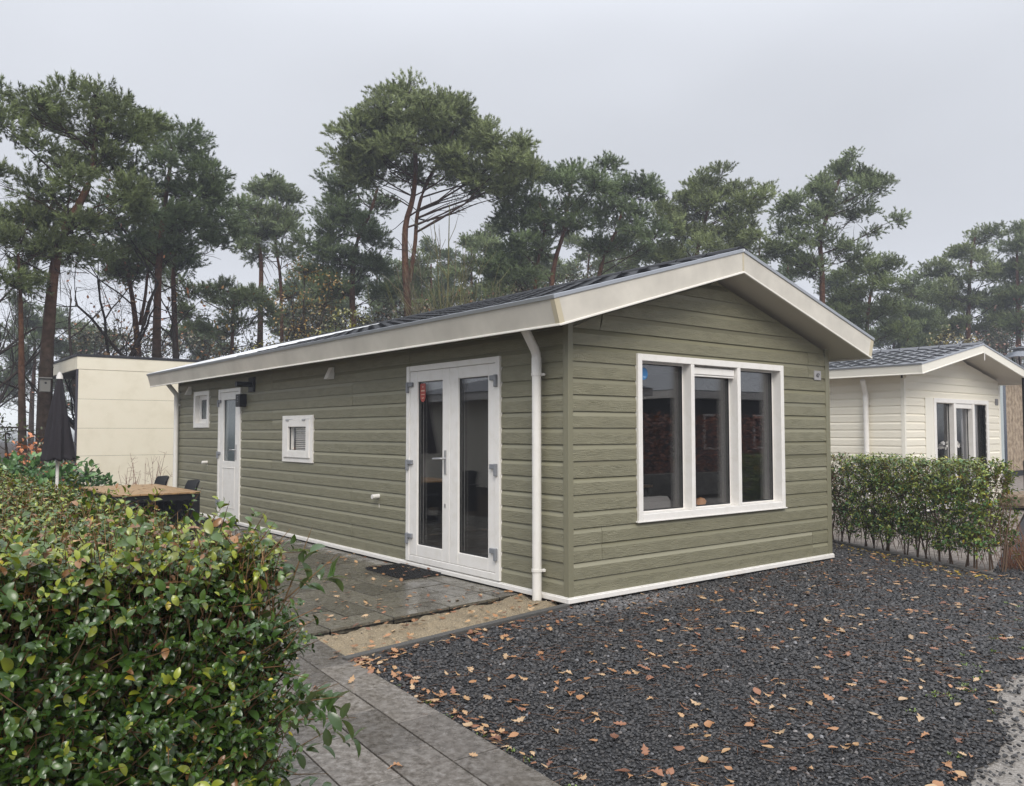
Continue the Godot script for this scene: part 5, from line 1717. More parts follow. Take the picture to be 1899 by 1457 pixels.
func far_details() -> void:
	var h := thing("stone_bench", "long pale stone slab lying behind the right hedge's end", "stone", Vector3(13.9, -0.1, -1.3))
	var b := MB.new()
	b.box(Vector3(-0.5, 0.05, -0.3), Vector3(1.4, 0.32, 0.35), 0.05)
	part("slab", b, M.slab, h)
	var g := thing("red_grass", "tuft of reddish dry stems at the end of the right hedge", "grass", Vector3(5.42, -0.1, 1.85))
	var st := []; var sc := PackedColorArray()
	for k in 260:
		var d := (Vector3.UP * 1.5 + rand_dir() * 0.8).normalized()
		st.append(Transform3D(leaf_basis(d, Vector3(0.7, 0.1, 0.3)).scaled_local(Vector3(0.003, 0.003, rng.randf_range(0.2, 0.65))), Vector3(rng.randf_range(-0.22, 0.3), 0, rng.randf_range(-0.25, 0.2))))
		sc.append(Color(0.25, 0.08, 0.05).lerp(Color(0.35, 0.22, 0.12), rng.randf()) * rng.randf_range(0.6, 1.2))
	scatter("stems", twig_mesh(), M.twig, st, sc, g)
	bush("cherry_laurel", "broad glossy cherry laurel bush behind the garden table", "bush", Vector3(-2.75, -0.1, -9.5), Vector3(1.35, 1.12, 0.75), 3000, 0.135, [Color(0.085, 0.18, 0.05), Color(0.12, 0.22, 0.07), Color(0.06, 0.14, 0.04)], privet, 0.35)
	bush("cherry_laurel", "cherry laurel bush at the left edge beyond the hedge", "bush", Vector3(-3.6, -0.1, -11.6), Vector3(1.0, 1.25, 0.9), 1700, 0.13, [Color(0.07, 0.12, 0.04), Color(0.09, 0.15, 0.05), Color(0.12, 0.15, 0.05)], privet, 0.35)
	bush("beech_bush", "small bush with orange autumn leaves behind the parasol", "bush", Vector3(-2.35, -0.1, -12.4), Vector3(0.85, 1.42, 0.5), 900, 0.11, [Color(0.6, 0.24, 0.10), Color(0.5, 0.19, 0.08), Color(0.4, 0.15, 0.06)], beech, 0.3)
	for q in [["thin red-twigged shrub against the cream panel wall", Vector3(-0.75, -0.1, -12.0)], ["thin red-twigged shrub beside the far downpipe", Vector3(-0.25, -0.1, -12.2)]]:
		var s := thing("red_shrub", q[0], "shrub", q[1])
		var m := MB.new()
		for k in 9:
			var p := Vector3(rng.randf_range(-0.1, 0.1), 0, rng.randf_range(-0.1, 0.1))
			var e := p + Vector3(rng.randf_range(-0.25, 0.25), rng.randf_range(0.7, 1.2), rng.randf_range(-0.2, 0.2))
			m.tube([p, p.lerp(e, 0.5) + rand_dir() * 0.06, e], [0.007, 0.005, 0.002], 4)
			for j in 5:
				var o := p.lerp(e, rng.randf_range(0.4, 1.0))
				m.tube([o, o + (rand_dir() + Vector3.UP * 0.5) * 0.14], [0.003, 0.0015], 3)
		part("twigs", m, mat(0.20, 0.07, 0.05, 0.8), s)
	var bx := thing("bird_box", "small grey nest box on the thick pine trunk at the left", "nest box", Vector3(-1.72, 2.42, -15.78))
	b = MB.new()
	b.box(Vector3(-0.10, 0, -0.08), Vector3(0.10, 0.30, 0.09), 0.006)
	b.box(Vector3(-0.13, 0.30, -0.1), Vector3(0.13, 0.325, 0.13), 0.004)
	part("box", b, mat(0.16, 0.155, 0.14, 0.8), bx)
	b = MB.new()
	b.tube([Vector3(0, 0.2, 0.085), Vector3(0, 0.2, 0.0925)], [0.025, 0.025], 12)
	part("entrance", b, M.black, bx)


# ---------------------------------------------------------------- trees
func tuft_mesh() -> ArrayMesh:
	# a pine shoot along +z, one unit long, with its needles
	var b := MB.new()
	for k in 36:
		var t := pow(rng.randf(), 0.8)
		var a := rng.randf() * TAU
		var open := lerpf(1.0, 0.35, t)
		var d := Vector3(cos(a) * open, sin(a) * open, 0.75).normalized()
		var p := Vector3(0, 0, t * 0.72)
		var l := rng.randf_range(0.28, 0.42)
		var s := d.cross(rand_dir()).normalized() * 0.032
		b.tri(p - s, p + s, p + d * l)
	return b.mesh()

var tuft: ArrayMesh

func bark(h: float, dead := false) -> Color:
	# grey-brown plates below, orange above, as on Scots pine
	var c := Color(0.085, 0.063, 0.049).lerp(Color(0.165, 0.085, 0.052), smoothstep(0.3, 0.65, h))
	return c * (0.55 if dead else 1.0)

# trunks: lists of Vector3(sideways, height, backwards); pads: Vector4(sideways, height, half width, half height)
func pine(label: String, at: Vector3, r0: float, trunks: Array, pads: Array, seed_: int, tone: Color, dens := 1.0, group := "") -> void:
	rng.seed = seed_
	var h := thing("pine_tree", label, "tree", at, group)
	var wood := MB.new()
	var spine := []
	var hmax := 0.0
	for t in trunks:
		for p in t: hmax = maxf(hmax, p.y)
	for ti in trunks.size():
		var t: Array = trunks[ti]
		var pts := []; var rad := []; var cols := []
		var cv := Curve3D.new()
		for i in t.size():
			var q: Vector3 = t[i]
			var a: Vector3 = (t[mini(i + 1, t.size() - 1)] - t[maxi(i - 1, 0)]) / 6.0
			cv.add_point(q, -a, a)
		var n := 4 * t.size()
		for i in n + 1:
			var q := cv.sample_baked(cv.get_baked_length() * i / n)
			var w := ACROSS * q.x + Vector3.UP * q.y + AWAY * q.z
			pts.append(w)
			var f := q.y / hmax
			rad.append((r0 if ti == 0 else r0 * 0.62) * (1.0 - 0.82 * f) * (1.25 if q.y < 0.3 else 1.0) + 0.012)
			cols.append(bark(f) * rng.randf_range(0.85, 1.15))
			spine.append([w, f])
		wood.tube(pts, rad, 9, cols)
	# broken stubs and dead twigs below the crown
	for k in 16:
		var s: Array = spine[rng.randi() % spine.size()]
		if s[1] < 0.3 or s[1] > 0.75: continue
		var d := (rand_dir() * Vector3(1, 0.35, 1)).normalized()
		var l := rng.randf_range(0.4, 1.6)
		wood.tube([s[0], s[0] + d * l * 0.5 + Vector3(0, -0.05, 0), s[0] + d * l + Vector3(0, rng.randf_range(-0.3, 0.2), 0)], [0.02, 0.013, 0.005], 4, [bark(0, true), bark(0, true), bark(0, true)], false)
	var xf := []; var lc := PackedColorArray()
	for pd in pads:
		var q: Vector4 = pd
		var back := rng.randf_range(-1.0, 1.0) * (0.8 + q.z)
		for rep in 2:
			var c := ACROSS * q.x + Vector3.UP * q.y + AWAY * (back if rep == 0 else -back * rng.randf_range(0.6, 1.2))
			var sz := 1.0 if rep == 0 else 0.8
			# the limb that carries this pad leaves the nearest trunk lower down
			var best: Vector3 = spine[0][0]; var bd := 1e9
			for s in spine:
				var w: Vector3 = s[0]
				var flat := Vector2(c.x - w.x, c.z - w.z).length()
				var e := absf(w.y - (c.y - 0.40 * flat - 0.2)) + flat * 0.5 + rng.randf() * 0.9
				if e < bd:
					bd = e; best = w
			var mid := best.lerp(c, 0.5) + Vector3(0, -0.12 * (c - best).length() * 0.3, 0) + rand_dir() * 0.12
			var lr := clampf(0.0065 * (c - best).length() + 0.013, 0.014, 0.042)
			if rep == 1: lr *= 0.7
			var bc := (bark(clampf(best.y / hmax, 0.0, 0.7)) * 0.62).lerp(Color(0.06, 0.052, 0.046), 0.35)
			wood.tube([best, best.lerp(mid, 0.5) + rand_dir() * 0.06, mid, mid.lerp(c, 0.5) + rand_dir() * 0.08, c], [lr, lr * 0.85, lr * 0.7, lr * 0.5, lr * 0.3], 6, [bc, bc, bc * 0.9, bc * 0.8, bc * 0.7], false)
			for k in 5:
				var p := best.lerp(c, rng.randf_range(0.3, 0.75)) + Vector3(0, -0.05, 0)
				var d := (rand_dir() + (c - best).normalized() * 0.6).normalized() * rng.randf_range(0.3, 0.8)
				wood.tube([p, p + d * 0.55 + rand_dir() * 0.05, p + d], [0.011, 0.008, 0.004], 3, [bc, bc, bc], false)
			var rz := (q.z * 0.85 + 0.15) * sz
			var ncl := maxi(3, int((q.z * sz + 0.2) * (q.w * sz + 0.25) * 15.0 * dens))
			for k in ncl:
				var d := rand_dir()
				var f := pow(rng.randf(), 0.5)
				var e := c + (ACROSS * d.x * q.z * sz + Vector3.UP * d.y * q.w * sz + AWAY * d.z * rz) * f
				wood.tube([c.lerp(e, 0.05), c.lerp(e, 0.55) + Vector3(0, -0.06, 0) + rand_dir() * 0.05, e], [lr * 0.32, 0.013, 0.006], 4, [bc * 0.75, bc * 0.65, bc * 0.6], false)
				var shade := rng.randf_range(0.6, 1.3)
				for j in int(24 * rng.randf_range(0.7, 1.3)):
					var o := rand_dir() * pow(rng.randf(), 0.6) * Vector3(0.4, 0.22, 0.4)
					var dir := (o * 2.0 + d * 0.5 + Vector3.UP * 0.55 + rand_dir() * 0.5).normalized()
					xf.append(Transform3D(leaf_basis(dir, Vector3(0.4, 0.5, 0.7)).scaled_local(Vector3.ONE * rng.randf_range(0.2, 0.34)), e + o))
					var g := shade * rng.randf_range(0.75, 1.25)
					lc.append(Color(tone.r * g, tone.g * g, tone.b * g, 1.0))
	var tk := part("trunk", wood, M.bark, h)
	scatter("crown", tuft, M.needle, xf, lc, h)

func bare_limb(b: MB, p: Vector3, d: Vector3, l: float, r: float, depth: int, c: Color, droop: float) -> void:
	var pts := [p]; var rad := [r]; var cols := [c]
	var n := 4
	var q := p; var dd := d
	for i in n:
		dd = (dd + rand_dir() * 0.22 + Vector3(0, droop, 0)).normalized()
		q += dd * l / n
		pts.append(q); rad.append(lerpf(r, r * 0.55, (i + 1.0) / n)); cols.append(c)
	b.tube(pts, rad, 7 if depth > 3 else (5 if depth > 1 else 3), cols, false)
	if depth <= 0: return
	for k in (3 if depth > 1 else 4):
		var i := 1 + rng.randi() % n if k else n
		var side := dd.cross(rand_dir()).normalized()
		bare_limb(b, pts[i], (dd * rng.randf_range(0.5, 0.9) + side * rng.randf_range(0.5, 0.9)).normalized(), l * rng.randf_range(0.55, 0.78), rad[i] * rng.randf_range(0.5, 0.72), depth - 1, c, droop)

func bare_tree(label: String, at: Vector3, height: float, r: float, lean: Vector3, seed_: int, depth := 5, leafy := 0, leaf_tone := Color(0.3, 0.12, 0.05), group := "") -> void:
	rng.seed = seed_
	var h := thing("bare_tree", label, "tree", at, group)
	var b := MB.new()
	var c := Color(0.062, 0.05, 0.042)
	var n := 5
	var p := Vector3(0, -0.1, 0); var d := (Vector3.UP + lean * 0.6).normalized()
	var pts := [p]; var rad := [r * 1.3]; var cols := [c]
	for i in n:
		d = (d + rand_dir() * 0.16 + lean * 0.12).normalized()
		p += d * height * 0.5 / n
		pts.append(p); rad.append(r * (1.0 - 0.09 * i)); cols.append(c)
	b.tube(pts, rad, 8, cols)
	for k in 5:
		var i := 2 + k % 4
		var side := d.cross(rand_dir()).normalized()
		bare_limb(b, pts[i], (Vector3.UP * rng.randf_range(0.3, 0.9) + side * 0.9).normalized(), height * rng.randf_range(0.2, 0.3), rad[i] * 0.6, depth - 1, c, 0.03)
	bare_limb(b, p, d, height * 0.3, r * 0.6, depth - 1, c, 0.02)
	part("trunk", b, M.bark, h)
	if leafy:
		var xf := []; var lc := []
		for k in leafy:
			var v := b.v[rng.randi_range(b.v.size() / 5, b.v.size() - 1)]
			xf.append(Transform3D(leaf_basis((rand_dir() + Vector3(0, -0.5, 0)).normalized(), Vector3.UP + rand_dir()).scaled_local(Vector3.ONE * rng.randf_range(0.08, 0.15)), v + rand_dir() * 0.06))
			lc.append(leaf_tone * rng.randf_range(0.6, 1.4))
		scatter("foliage", leaf_mesh(4, beech, 0.2, 0.2), M.dry, xf, packed(lc), h)

func coppice(label: String, at: Vector3, seed_: int) -> void:
	rng.seed = seed_
	var h := thing("coppiced_tree", label, "tree", at)
	var b := MB.new()
	for k in 40:
		var lat := rng.randf_range(-1.0, 1.0)
		if k < 8: lat *= 0.22
		var ht := rng.randf_range(5.2, 7.6) * (1.0 - 0.25 * absf(lat))
		var c := Color(0.22, 0.24, 0.10).lerp(Color(0.26, 0.23, 0.17), rng.randf() * (0.5 if k < 8 else 1.0))
		var r := rng.randf_range(0.04, 0.065) if k < 8 else rng.randf_range(0.018, 0.032)
		var pts := []; var rad := []; var cols := []
		for i in 9:
			var f := i / 8.0
			pts.append(ACROSS * (lat * 2.3 * pow(f, 1.25) + rng.randf_range(-0.06, 0.06) * f) + Vector3.UP * ht * f + AWAY * (sin(k * 2.4) * 1.2 * f) + ACROSS * rng.randf_range(-0.12, 0.12) * (1.0 - f))
			rad.append(r * (1.0 - 0.85 * f)); cols.append(c)
		b.tube(pts, rad, 5, cols, false)
		for j in 9:
			var i := 3 + rng.randi() % 5
			var d: Vector3 = (pts[i] - pts[i - 1]).normalized()
			var e: Vector3 = pts[i] + (d + rand_dir() * 0.55).normalized() * rng.randf_range(0.5, 1.5)
			b.tube([pts[i], pts[i].lerp(e, 0.5) + rand_dir() * 0.06, e], [rad[i] * 0.55, 0.009, 0.005], 3, [c, c, c], false)
	part("stems", b, M.bark, h)

func leafy_tree(label: String, at: Vector3, pads: Array, tones: Array, seed_: int, size := 0.1, dens := 1.0) -> void:
	rng.seed = seed_
	var h := thing("autumn_tree", label, "tree", at)
	var b := MB.new()
	var xf := []; var lc := []
	var c := Color(0.06, 0.05, 0.04)
	for pd in pads:
		var q: Vector4 = pd
		var o := ACROSS * q.x + Vector3.UP * q.y + AWAY * rng.randf_range(-0.7, 0.7)
		b.tube([Vector3.ZERO, Vector3(o.x * 0.2, o.y * 0.4, o.z * 0.2), Vector3(o.x * 0.6, o.y * 0.75, o.z * 0.6), o], [0.06, 0.05, 0.03, 0.012], 6, [c, c, c, c], false)
		for k in int((q.z + 0.1) * (q.w + 0.1) * 260 * dens):
			var p := o + (ACROSS * rng.randfn(0, 0.5) * q.z + Vector3.UP * rng.randfn(0, 0.5) * q.w + AWAY * rng.randfn(0, 0.5) * q.z)
			xf.append(Transform3D(leaf_basis((rand_dir() + Vector3(0, -0.4, 0)).normalized(), Vector3.UP + rand_dir() * 0.8).scaled_local(Vector3.ONE * size * rng.randf_range(0.7, 1.3)), p))
			lc.append(tones[rng.randi() % tones.size()] * rng.randf_range(0.6, 1.3))
			if k % 7 == 0: b.tube([o, o.lerp(p, 0.6) + rand_dir() * 0.06, p], [0.012, 0.008, 0.004], 3, [c, c, c], false)
	part("trunk", b, M.bark, h)
	scatter("foliage", leaf_mesh(4, privet, 0.2, -0.2), M.leaf, xf, packed(lc), h)


func pines() -> void:
	pine("tall broad-crowned pine with forked reddish trunk in the photo's centre", Vector3(9.05, -0.12, -17.64), 0.18, [[Vector3(0.00, 0.00, 0.00), Vector3(0.00, 3.40, 0.00), Vector3(-0.01, 5.35, 0.00), Vector3(-0.11, 6.96, 0.00), Vector3(-0.12, 8.39, 0.00), Vector3(0.11, 9.29, 0.00), Vector3(0.21, 10.38, 0.00), Vector3(0.15, 11.83, 0.00), Vector3(0.15, 13.02, 0.00)], [Vector3(0.00, 6.60, 0.25), Vector3(0.17, 7.85, 0.25), Vector3(0.24, 8.84, 0.25), Vector3(0.48, 9.74, 0.25), Vector3(1.00, 10.74, 0.25), Vector3(1.62, 12.01, 0.25)]], [Vector4(0.18, 12.41, 0.76, 0.53), Vector4(-0.62, 12.17, 0.55, 0.46), Vector4(0.94, 12.08, 0.48, 0.46), Vector4(-1.07, 11.62, 0.69, 0.53), Vector4(-1.56, 11.08, 0.69, 0.49), Vector4(-1.92, 10.44, 0.48, 0.39), Vector4(-0.44, 11.62, 0.94, 0.56), Vector4(0.73, 11.62, 0.76, 0.56), Vector4(1.62, 12.22, 0.27, 0.49), Vector4(1.62, 11.80, 0.58, 0.56), Vector4(2.34, 11.44, 0.62, 0.53), Vector4(2.79, 10.89, 0.58, 0.49), Vector4(-1.06, 10.71, 0.76, 0.49), Vector4(-1.41, 10.04, 0.51, 0.32), Vector4(3.59, 10.76, 0.32, 0.44), Vector4(3.32, 10.17, 0.62, 0.42), Vector4(4.04, 10.26, 0.32, 0.35), Vector4(1.27, 10.71, 0.76, 0.44), Vector4(2.25, 9.90, 0.67, 0.35), Vector4(0.01, 10.62, 0.76, 0.44), Vector4(2.97, 9.62, 0.41, 0.28), Vector4(1.63, 10.26, 0.58, 0.39)], 11, Color(0.178, 0.214, 0.086), 1.50)
	pine("dark narrow pine standing just left of the central pine", Vector3(9.53, -0.12, -22.37), 0.20, [[Vector3(0.00, 0.00, 0.00), Vector3(0.00, 3.66, 0.00), Vector3(-0.02, 5.70, 0.00), Vector3(-0.07, 7.34, 0.00), Vector3(0.14, 8.98, 0.00), Vector3(0.56, 9.81, 0.00), Vector3(0.86, 10.85, 0.00)]], [Vector4(-0.37, 10.86, 0.79, 0.49), Vector4(0.66, 10.65, 0.69, 0.45), Vector4(-0.73, 10.09, 0.69, 0.49), Vector4(-0.93, 9.26, 0.73, 0.49), Vector4(-1.17, 8.44, 0.69, 0.49), Vector4(-0.05, 9.61, 0.73, 0.49), Vector4(0.67, 8.99, 0.69, 0.49), Vector4(-0.35, 8.07, 0.99, 0.49), Vector4(-1.46, 7.65, 0.59, 0.40), Vector4(0.68, 7.86, 0.69, 0.49), Vector4(1.30, 6.93, 0.61, 0.49), Vector4(-0.64, 7.04, 0.89, 0.40)], 12, Color(0.116, 0.158, 0.067), 1.10)
	pine("slim pale-crowned pine with two stems left of the dark narrow pine", Vector3(7.54, -0.12, -26.51), 0.17, [[Vector3(0.00, 0.00, 0.00), Vector3(0.00, 3.80, 0.00), Vector3(0.01, 5.96, 0.00), Vector3(-0.00, 8.58, 0.00), Vector3(-0.23, 9.68, 0.00), Vector3(-0.01, 11.00, 0.00)], [Vector3(0.83, 4.66, 0.25), Vector3(0.73, 7.71, 0.25), Vector3(0.51, 9.24, 0.25), Vector3(0.59, 10.34, 0.25), Vector3(0.42, 11.67, 0.25)]], [Vector4(0.56, 11.70, 0.44, 0.39), Vector4(0.09, 11.26, 0.63, 0.34), Vector4(0.97, 11.03, 0.44, 0.39), Vector4(-0.34, 10.48, 0.78, 0.43), Vector4(0.65, 10.37, 0.85, 0.43), Vector4(-0.76, 9.82, 0.74, 0.43), Vector4(0.33, 9.60, 0.96, 0.43), Vector4(1.38, 9.60, 0.44, 0.43), Vector4(-0.31, 8.94, 0.74, 0.32), Vector4(1.21, 8.83, 0.40, 0.32)], 13, Color(0.164, 0.206, 0.092), 1.00)
	pine("small dark pine under the left group's canopy", Vector3(5.96, -0.12, -25.21), 0.13, [[Vector3(0.00, 0.00, 0.00), Vector3(0.00, 3.66, 0.00), Vector3(0.01, 5.70, 0.00), Vector3(0.07, 6.93, 0.00)]], [Vector4(-0.26, 6.84, 0.79, 0.36), Vector4(0.66, 6.63, 0.89, 0.40), Vector4(-1.07, 6.73, 0.69, 0.36), Vector4(-1.67, 6.12, 0.59, 0.30), Vector4(1.38, 6.18, 0.61, 0.36), Vector4(0.17, 5.81, 0.69, 0.24), Vector4(-0.64, 5.40, 0.69, 0.24)], 14, Color(0.164, 0.206, 0.092), 0.90)
	pine("thick-trunked reddish pine at the left with a nest box", Vector3(-1.49, -0.12, -17.08), 0.20, [[Vector3(0.00, 0.00, 0.00), Vector3(0.00, 0.73, 0.00), Vector3(-0.01, 2.68, 0.00), Vector3(0.04, 4.26, 0.00), Vector3(0.15, 5.71, 0.00), Vector3(0.35, 6.51, 0.00), Vector3(0.75, 7.31, 0.00), Vector3(1.00, 7.98, 0.00), Vector3(1.06, 8.79, 0.00), Vector3(1.10, 9.60, 0.00)]], [Vector4(-1.00, 9.64, 0.35, 0.26), Vector4(-0.39, 9.43, 0.40, 0.29), Vector4(0.28, 9.23, 0.47, 0.26), Vector4(0.66, 9.77, 0.25, 0.29), Vector4(1.33, 9.77, 0.30, 0.26), Vector4(2.00, 9.36, 0.30, 0.26), Vector4(1.08, 8.96, 0.60, 0.29), Vector4(1.81, 8.92, 0.47, 0.31), Vector4(-0.51, 8.76, 0.53, 0.26), Vector4(0.30, 8.29, 0.56, 0.26), Vector4(1.43, 8.35, 0.48, 0.26), Vector4(-0.87, 7.62, 0.48, 0.31), Vector4(-0.01, 7.48, 0.47, 0.26), Vector4(-0.92, 6.81, 0.47, 0.29), Vector4(-0.12, 6.64, 0.43, 0.26), Vector4(1.38, 7.41, 0.56, 0.31), Vector4(0.73, 6.74, 0.51, 0.26), Vector4(1.97, 7.48, 0.43, 0.26), Vector4(0.35, 6.14, 0.51, 0.23), Vector4(-0.70, 6.08, 0.40, 0.21)], 15, Color(0.146, 0.182, 0.066), 1.15)
	pine("straight reddish pine rising behind the flat-roofed cabin", Vector3(1.75, -0.12, -19.62), 0.17, [[Vector3(0.00, 0.00, 0.00), Vector3(0.00, 2.89, 0.00), Vector3(-0.02, 4.78, 0.00), Vector3(-0.00, 6.37, 0.00), Vector3(0.07, 7.49, 0.00), Vector3(0.20, 8.77, 0.00), Vector3(0.34, 9.90, 0.00)]], [Vector4(0.01, 10.32, 0.48, 0.38), Vector4(0.73, 10.16, 0.44, 0.38), Vector4(1.30, 9.51, 0.41, 0.31), Vector4(0.51, 9.19, 0.60, 0.38), Vector4(-0.20, 8.87, 0.60, 0.31), Vector4(1.15, 8.63, 0.60, 0.31), Vector4(1.62, 9.11, 0.26, 0.25), Vector4(-0.55, 7.91, 0.60, 0.31), Vector4(0.22, 7.75, 0.63, 0.31), Vector4(-0.96, 7.38, 0.54, 0.31), Vector4(0.47, 7.03, 0.35, 0.31), Vector4(-0.32, 7.03, 0.74, 0.28), Vector4(0.85, 7.83, 0.44, 0.31)], 16, Color(0.116, 0.158, 0.067), 1.15)
	pine("grey pine right beside the straight reddish pine", Vector3(3.12, -0.12, -22.37), 0.14, [[Vector3(0.00, 0.00, 0.00), Vector3(0.00, 3.05, 0.00), Vector3(-0.09, 5.18, 0.00), Vector3(-0.16, 6.96, 0.00), Vector3(0.04, 8.58, 0.00), Vector3(0.20, 9.48, 0.00)]], [Vector4(1.10, 9.00, 0.62, 0.35), Vector4(1.64, 8.55, 0.44, 0.32), Vector4(0.66, 8.49, 0.62, 0.32), Vector4(1.63, 9.36, 0.23, 0.26), Vector4(1.03, 7.92, 0.41, 0.26), Vector4(0.24, 7.20, 0.58, 0.28), Vector4(-0.56, 7.02, 0.62, 0.28)], 17, Color(0.116, 0.158, 0.067), 1.00)
	pine("fork-topped pine between the nest box pine and the straight pine", Vector3(1.62, -0.12, -21.00), 0.16, [[Vector3(0.00, 0.00, 0.00), Vector3(0.00, 2.94, 0.00), Vector3(-0.08, 4.42, 0.00), Vector3(-0.23, 5.57, 0.00), Vector3(-0.44, 6.57, 0.00), Vector3(-0.63, 7.23, 0.00)], [Vector3(-0.12, 4.91, 0.25), Vector3(0.02, 5.74, 0.25), Vector3(0.09, 6.57, 0.25), Vector3(0.19, 7.23, 0.25)]], [Vector4(-1.05, 7.10, 0.70, 0.29), Vector4(-0.13, 6.80, 0.70, 0.29), Vector4(-1.53, 6.68, 0.60, 0.24), Vector4(0.61, 6.85, 0.47, 0.24), Vector4(-0.62, 6.43, 0.53, 0.20)], 18, Color(0.146, 0.182, 0.066), 1.00)
	pine("leaning dark pines right of the centre over the roof", Vector3(14.00, -0.12, -16.24), 0.17, [[Vector3(0.00, 0.00, 0.00), Vector3(0.00, 4.67, 0.00), Vector3(0.04, 6.58, 0.00), Vector3(0.20, 7.73, 0.00), Vector3(0.49, 8.70, 0.00), Vector3(0.63, 9.66, 0.00), Vector3(0.82, 10.63, 0.00)], [Vector3(-0.66, 5.43, 0.25), Vector3(-0.41, 7.73, 0.25), Vector3(-0.18, 8.70, 0.25), Vector3(-0.37, 9.86, 0.25)]], [Vector4(-0.37, 10.68, 0.45, 0.30), Vector4(0.75, 10.68, 0.64, 0.34), Vector4(1.78, 10.57, 0.56, 0.34), Vector4(0.21, 9.95, 0.75, 0.42), Vector4(1.40, 9.79, 0.83, 0.42), Vector4(-0.94, 9.71, 0.75, 0.45), Vector4(-1.23, 8.94, 0.68, 0.45), Vector4(-0.18, 8.98, 0.75, 0.38), Vector4(0.78, 8.94, 0.64, 0.34), Vector4(-1.33, 8.01, 0.75, 0.42), Vector4(-0.52, 8.20, 0.56, 0.34), Vector4(-1.90, 7.39, 0.56, 0.42), Vector4(-1.14, 7.05, 0.75, 0.38)], 19, Color(0.116, 0.158, 0.067), 1.15)
	pine("dark pine with a slanting trunk above the roof's middle", Vector3(16.51, -0.12, -16.80), 0.17, [[Vector3(0.00, 0.00, 0.00), Vector3(0.00, 5.28, 0.00), Vector3(0.21, 6.92, 0.00), Vector3(0.57, 8.36, 0.00), Vector3(0.98, 9.18, 0.00), Vector3(1.36, 10.42, 0.00)]], [Vector4(1.16, 10.79, 0.61, 0.45), Vector4(1.98, 10.91, 0.49, 0.40), Vector4(2.45, 10.64, 0.20, 0.30), Vector4(0.74, 9.81, 0.81, 0.40), Vector4(1.81, 9.81, 0.61, 0.40), Vector4(2.27, 8.67, 0.57, 0.49), Vector4(1.35, 8.88, 0.61, 0.36), Vector4(0.33, 8.68, 0.57, 0.32)], 20, Color(0.116, 0.158, 0.067), 1.10)
	pine("broad olive-topped pine behind the roof right of the slanting pine", Vector3(20.90, -0.12, -15.86), 0.20, [[Vector3(0.00, 0.00, 0.00), Vector3(0.00, 5.52, 0.00), Vector3(0.15, 7.26, 0.00), Vector3(0.42, 8.57, 0.00), Vector3(0.76, 9.89, 0.00), Vector3(1.11, 11.21, 0.00)]], [Vector4(1.34, 11.84, 0.48, 0.30), Vector4(0.68, 11.46, 0.78, 0.39), Vector4(1.81, 11.24, 0.78, 0.39), Vector4(-0.03, 11.00, 0.66, 0.39), Vector4(-0.64, 10.42, 0.74, 0.47), Vector4(0.67, 10.58, 0.87, 0.43), Vector4(2.19, 10.51, 0.85, 0.47), Vector4(-0.82, 9.54, 0.74, 0.47), Vector4(0.48, 9.59, 0.87, 0.47), Vector4(1.74, 9.59, 0.87, 0.43), Vector4(2.89, 10.86, 0.48, 0.39), Vector4(-0.83, 8.67, 0.85, 0.47), Vector4(0.64, 8.60, 0.87, 0.43), Vector4(2.50, 9.15, 0.66, 0.34)], 21, Color(0.178, 0.214, 0.086), 1.10)
	pine("tallest pine right of the gable with a long side branch", Vector3(26.08, -0.12, -13.00), 0.19, [[Vector3(0.00, 0.00, 0.00), Vector3(0.00, 5.18, 0.00), Vector3(0.03, 6.98, 0.00), Vector3(0.04, 8.33, 0.00), Vector3(-0.01, 9.68, 0.00), Vector3(0.32, 10.59, 0.00), Vector3(0.68, 11.72, 0.00), Vector3(1.11, 12.86, 0.00)]], [Vector4(1.12, 12.95, 0.24, 0.31), Vector4(0.92, 12.38, 0.55, 0.33), Vector4(1.82, 12.22, 0.46, 0.31), Vector4(2.44, 11.92, 0.28, 0.18), Vector4(0.13, 11.76, 0.46, 0.31), Vector4(2.07, 11.47, 0.59, 0.27), Vector4(1.13, 11.31, 0.63, 0.36), Vector4(-0.71, 11.42, 0.63, 0.40), Vector4(-1.35, 10.92, 0.55, 0.36), Vector4(0.22, 10.79, 0.86, 0.40), Vector4(-0.96, 10.24, 0.86, 0.44), Vector4(1.61, 10.63, 0.50, 0.27), Vector4(2.72, 10.17, 0.28, 0.13), Vector4(-1.19, 9.38, 0.77, 0.40), Vector4(-0.02, 9.65, 0.63, 0.31), Vector4(-1.87, 9.11, 0.63, 0.40), Vector4(0.86, 9.15, 0.50, 0.33), Vector4(-0.67, 8.43, 0.86, 0.36), Vector4(1.57, 8.88, 0.41, 0.27)], 22, Color(0.164, 0.206, 0.092), 1.00)
	pine("lower bushy pine right of the tallest gable-side pine", Vector3(31.18, -0.12, -14.05), 0.18, [[Vector3(0.00, 0.00, 0.00), Vector3(0.00, 3.61, 0.00), Vector3(0.17, 5.60, 0.00), Vector3(0.38, 7.60, 0.00), Vector3(0.74, 9.11, 0.00)]], [Vector4(-0.38, 9.01, 0.72, 0.45), Vector4(0.67, 9.27, 0.67, 0.45), Vector4(1.37, 9.01, 0.48, 0.35), Vector4(-0.85, 8.01, 0.72, 0.45), Vector4(0.35, 8.01, 0.97, 0.45), Vector4(-0.42, 7.00, 0.87, 0.45), Vector4(1.08, 7.25, 0.77, 0.45), Vector4(1.56, 6.25, 0.72, 0.35), Vector4(0.06, 6.00, 0.72, 0.35), Vector4(-1.42, 6.93, 0.48, 0.55)], 23, Color(0.146, 0.182, 0.066), 1.10)
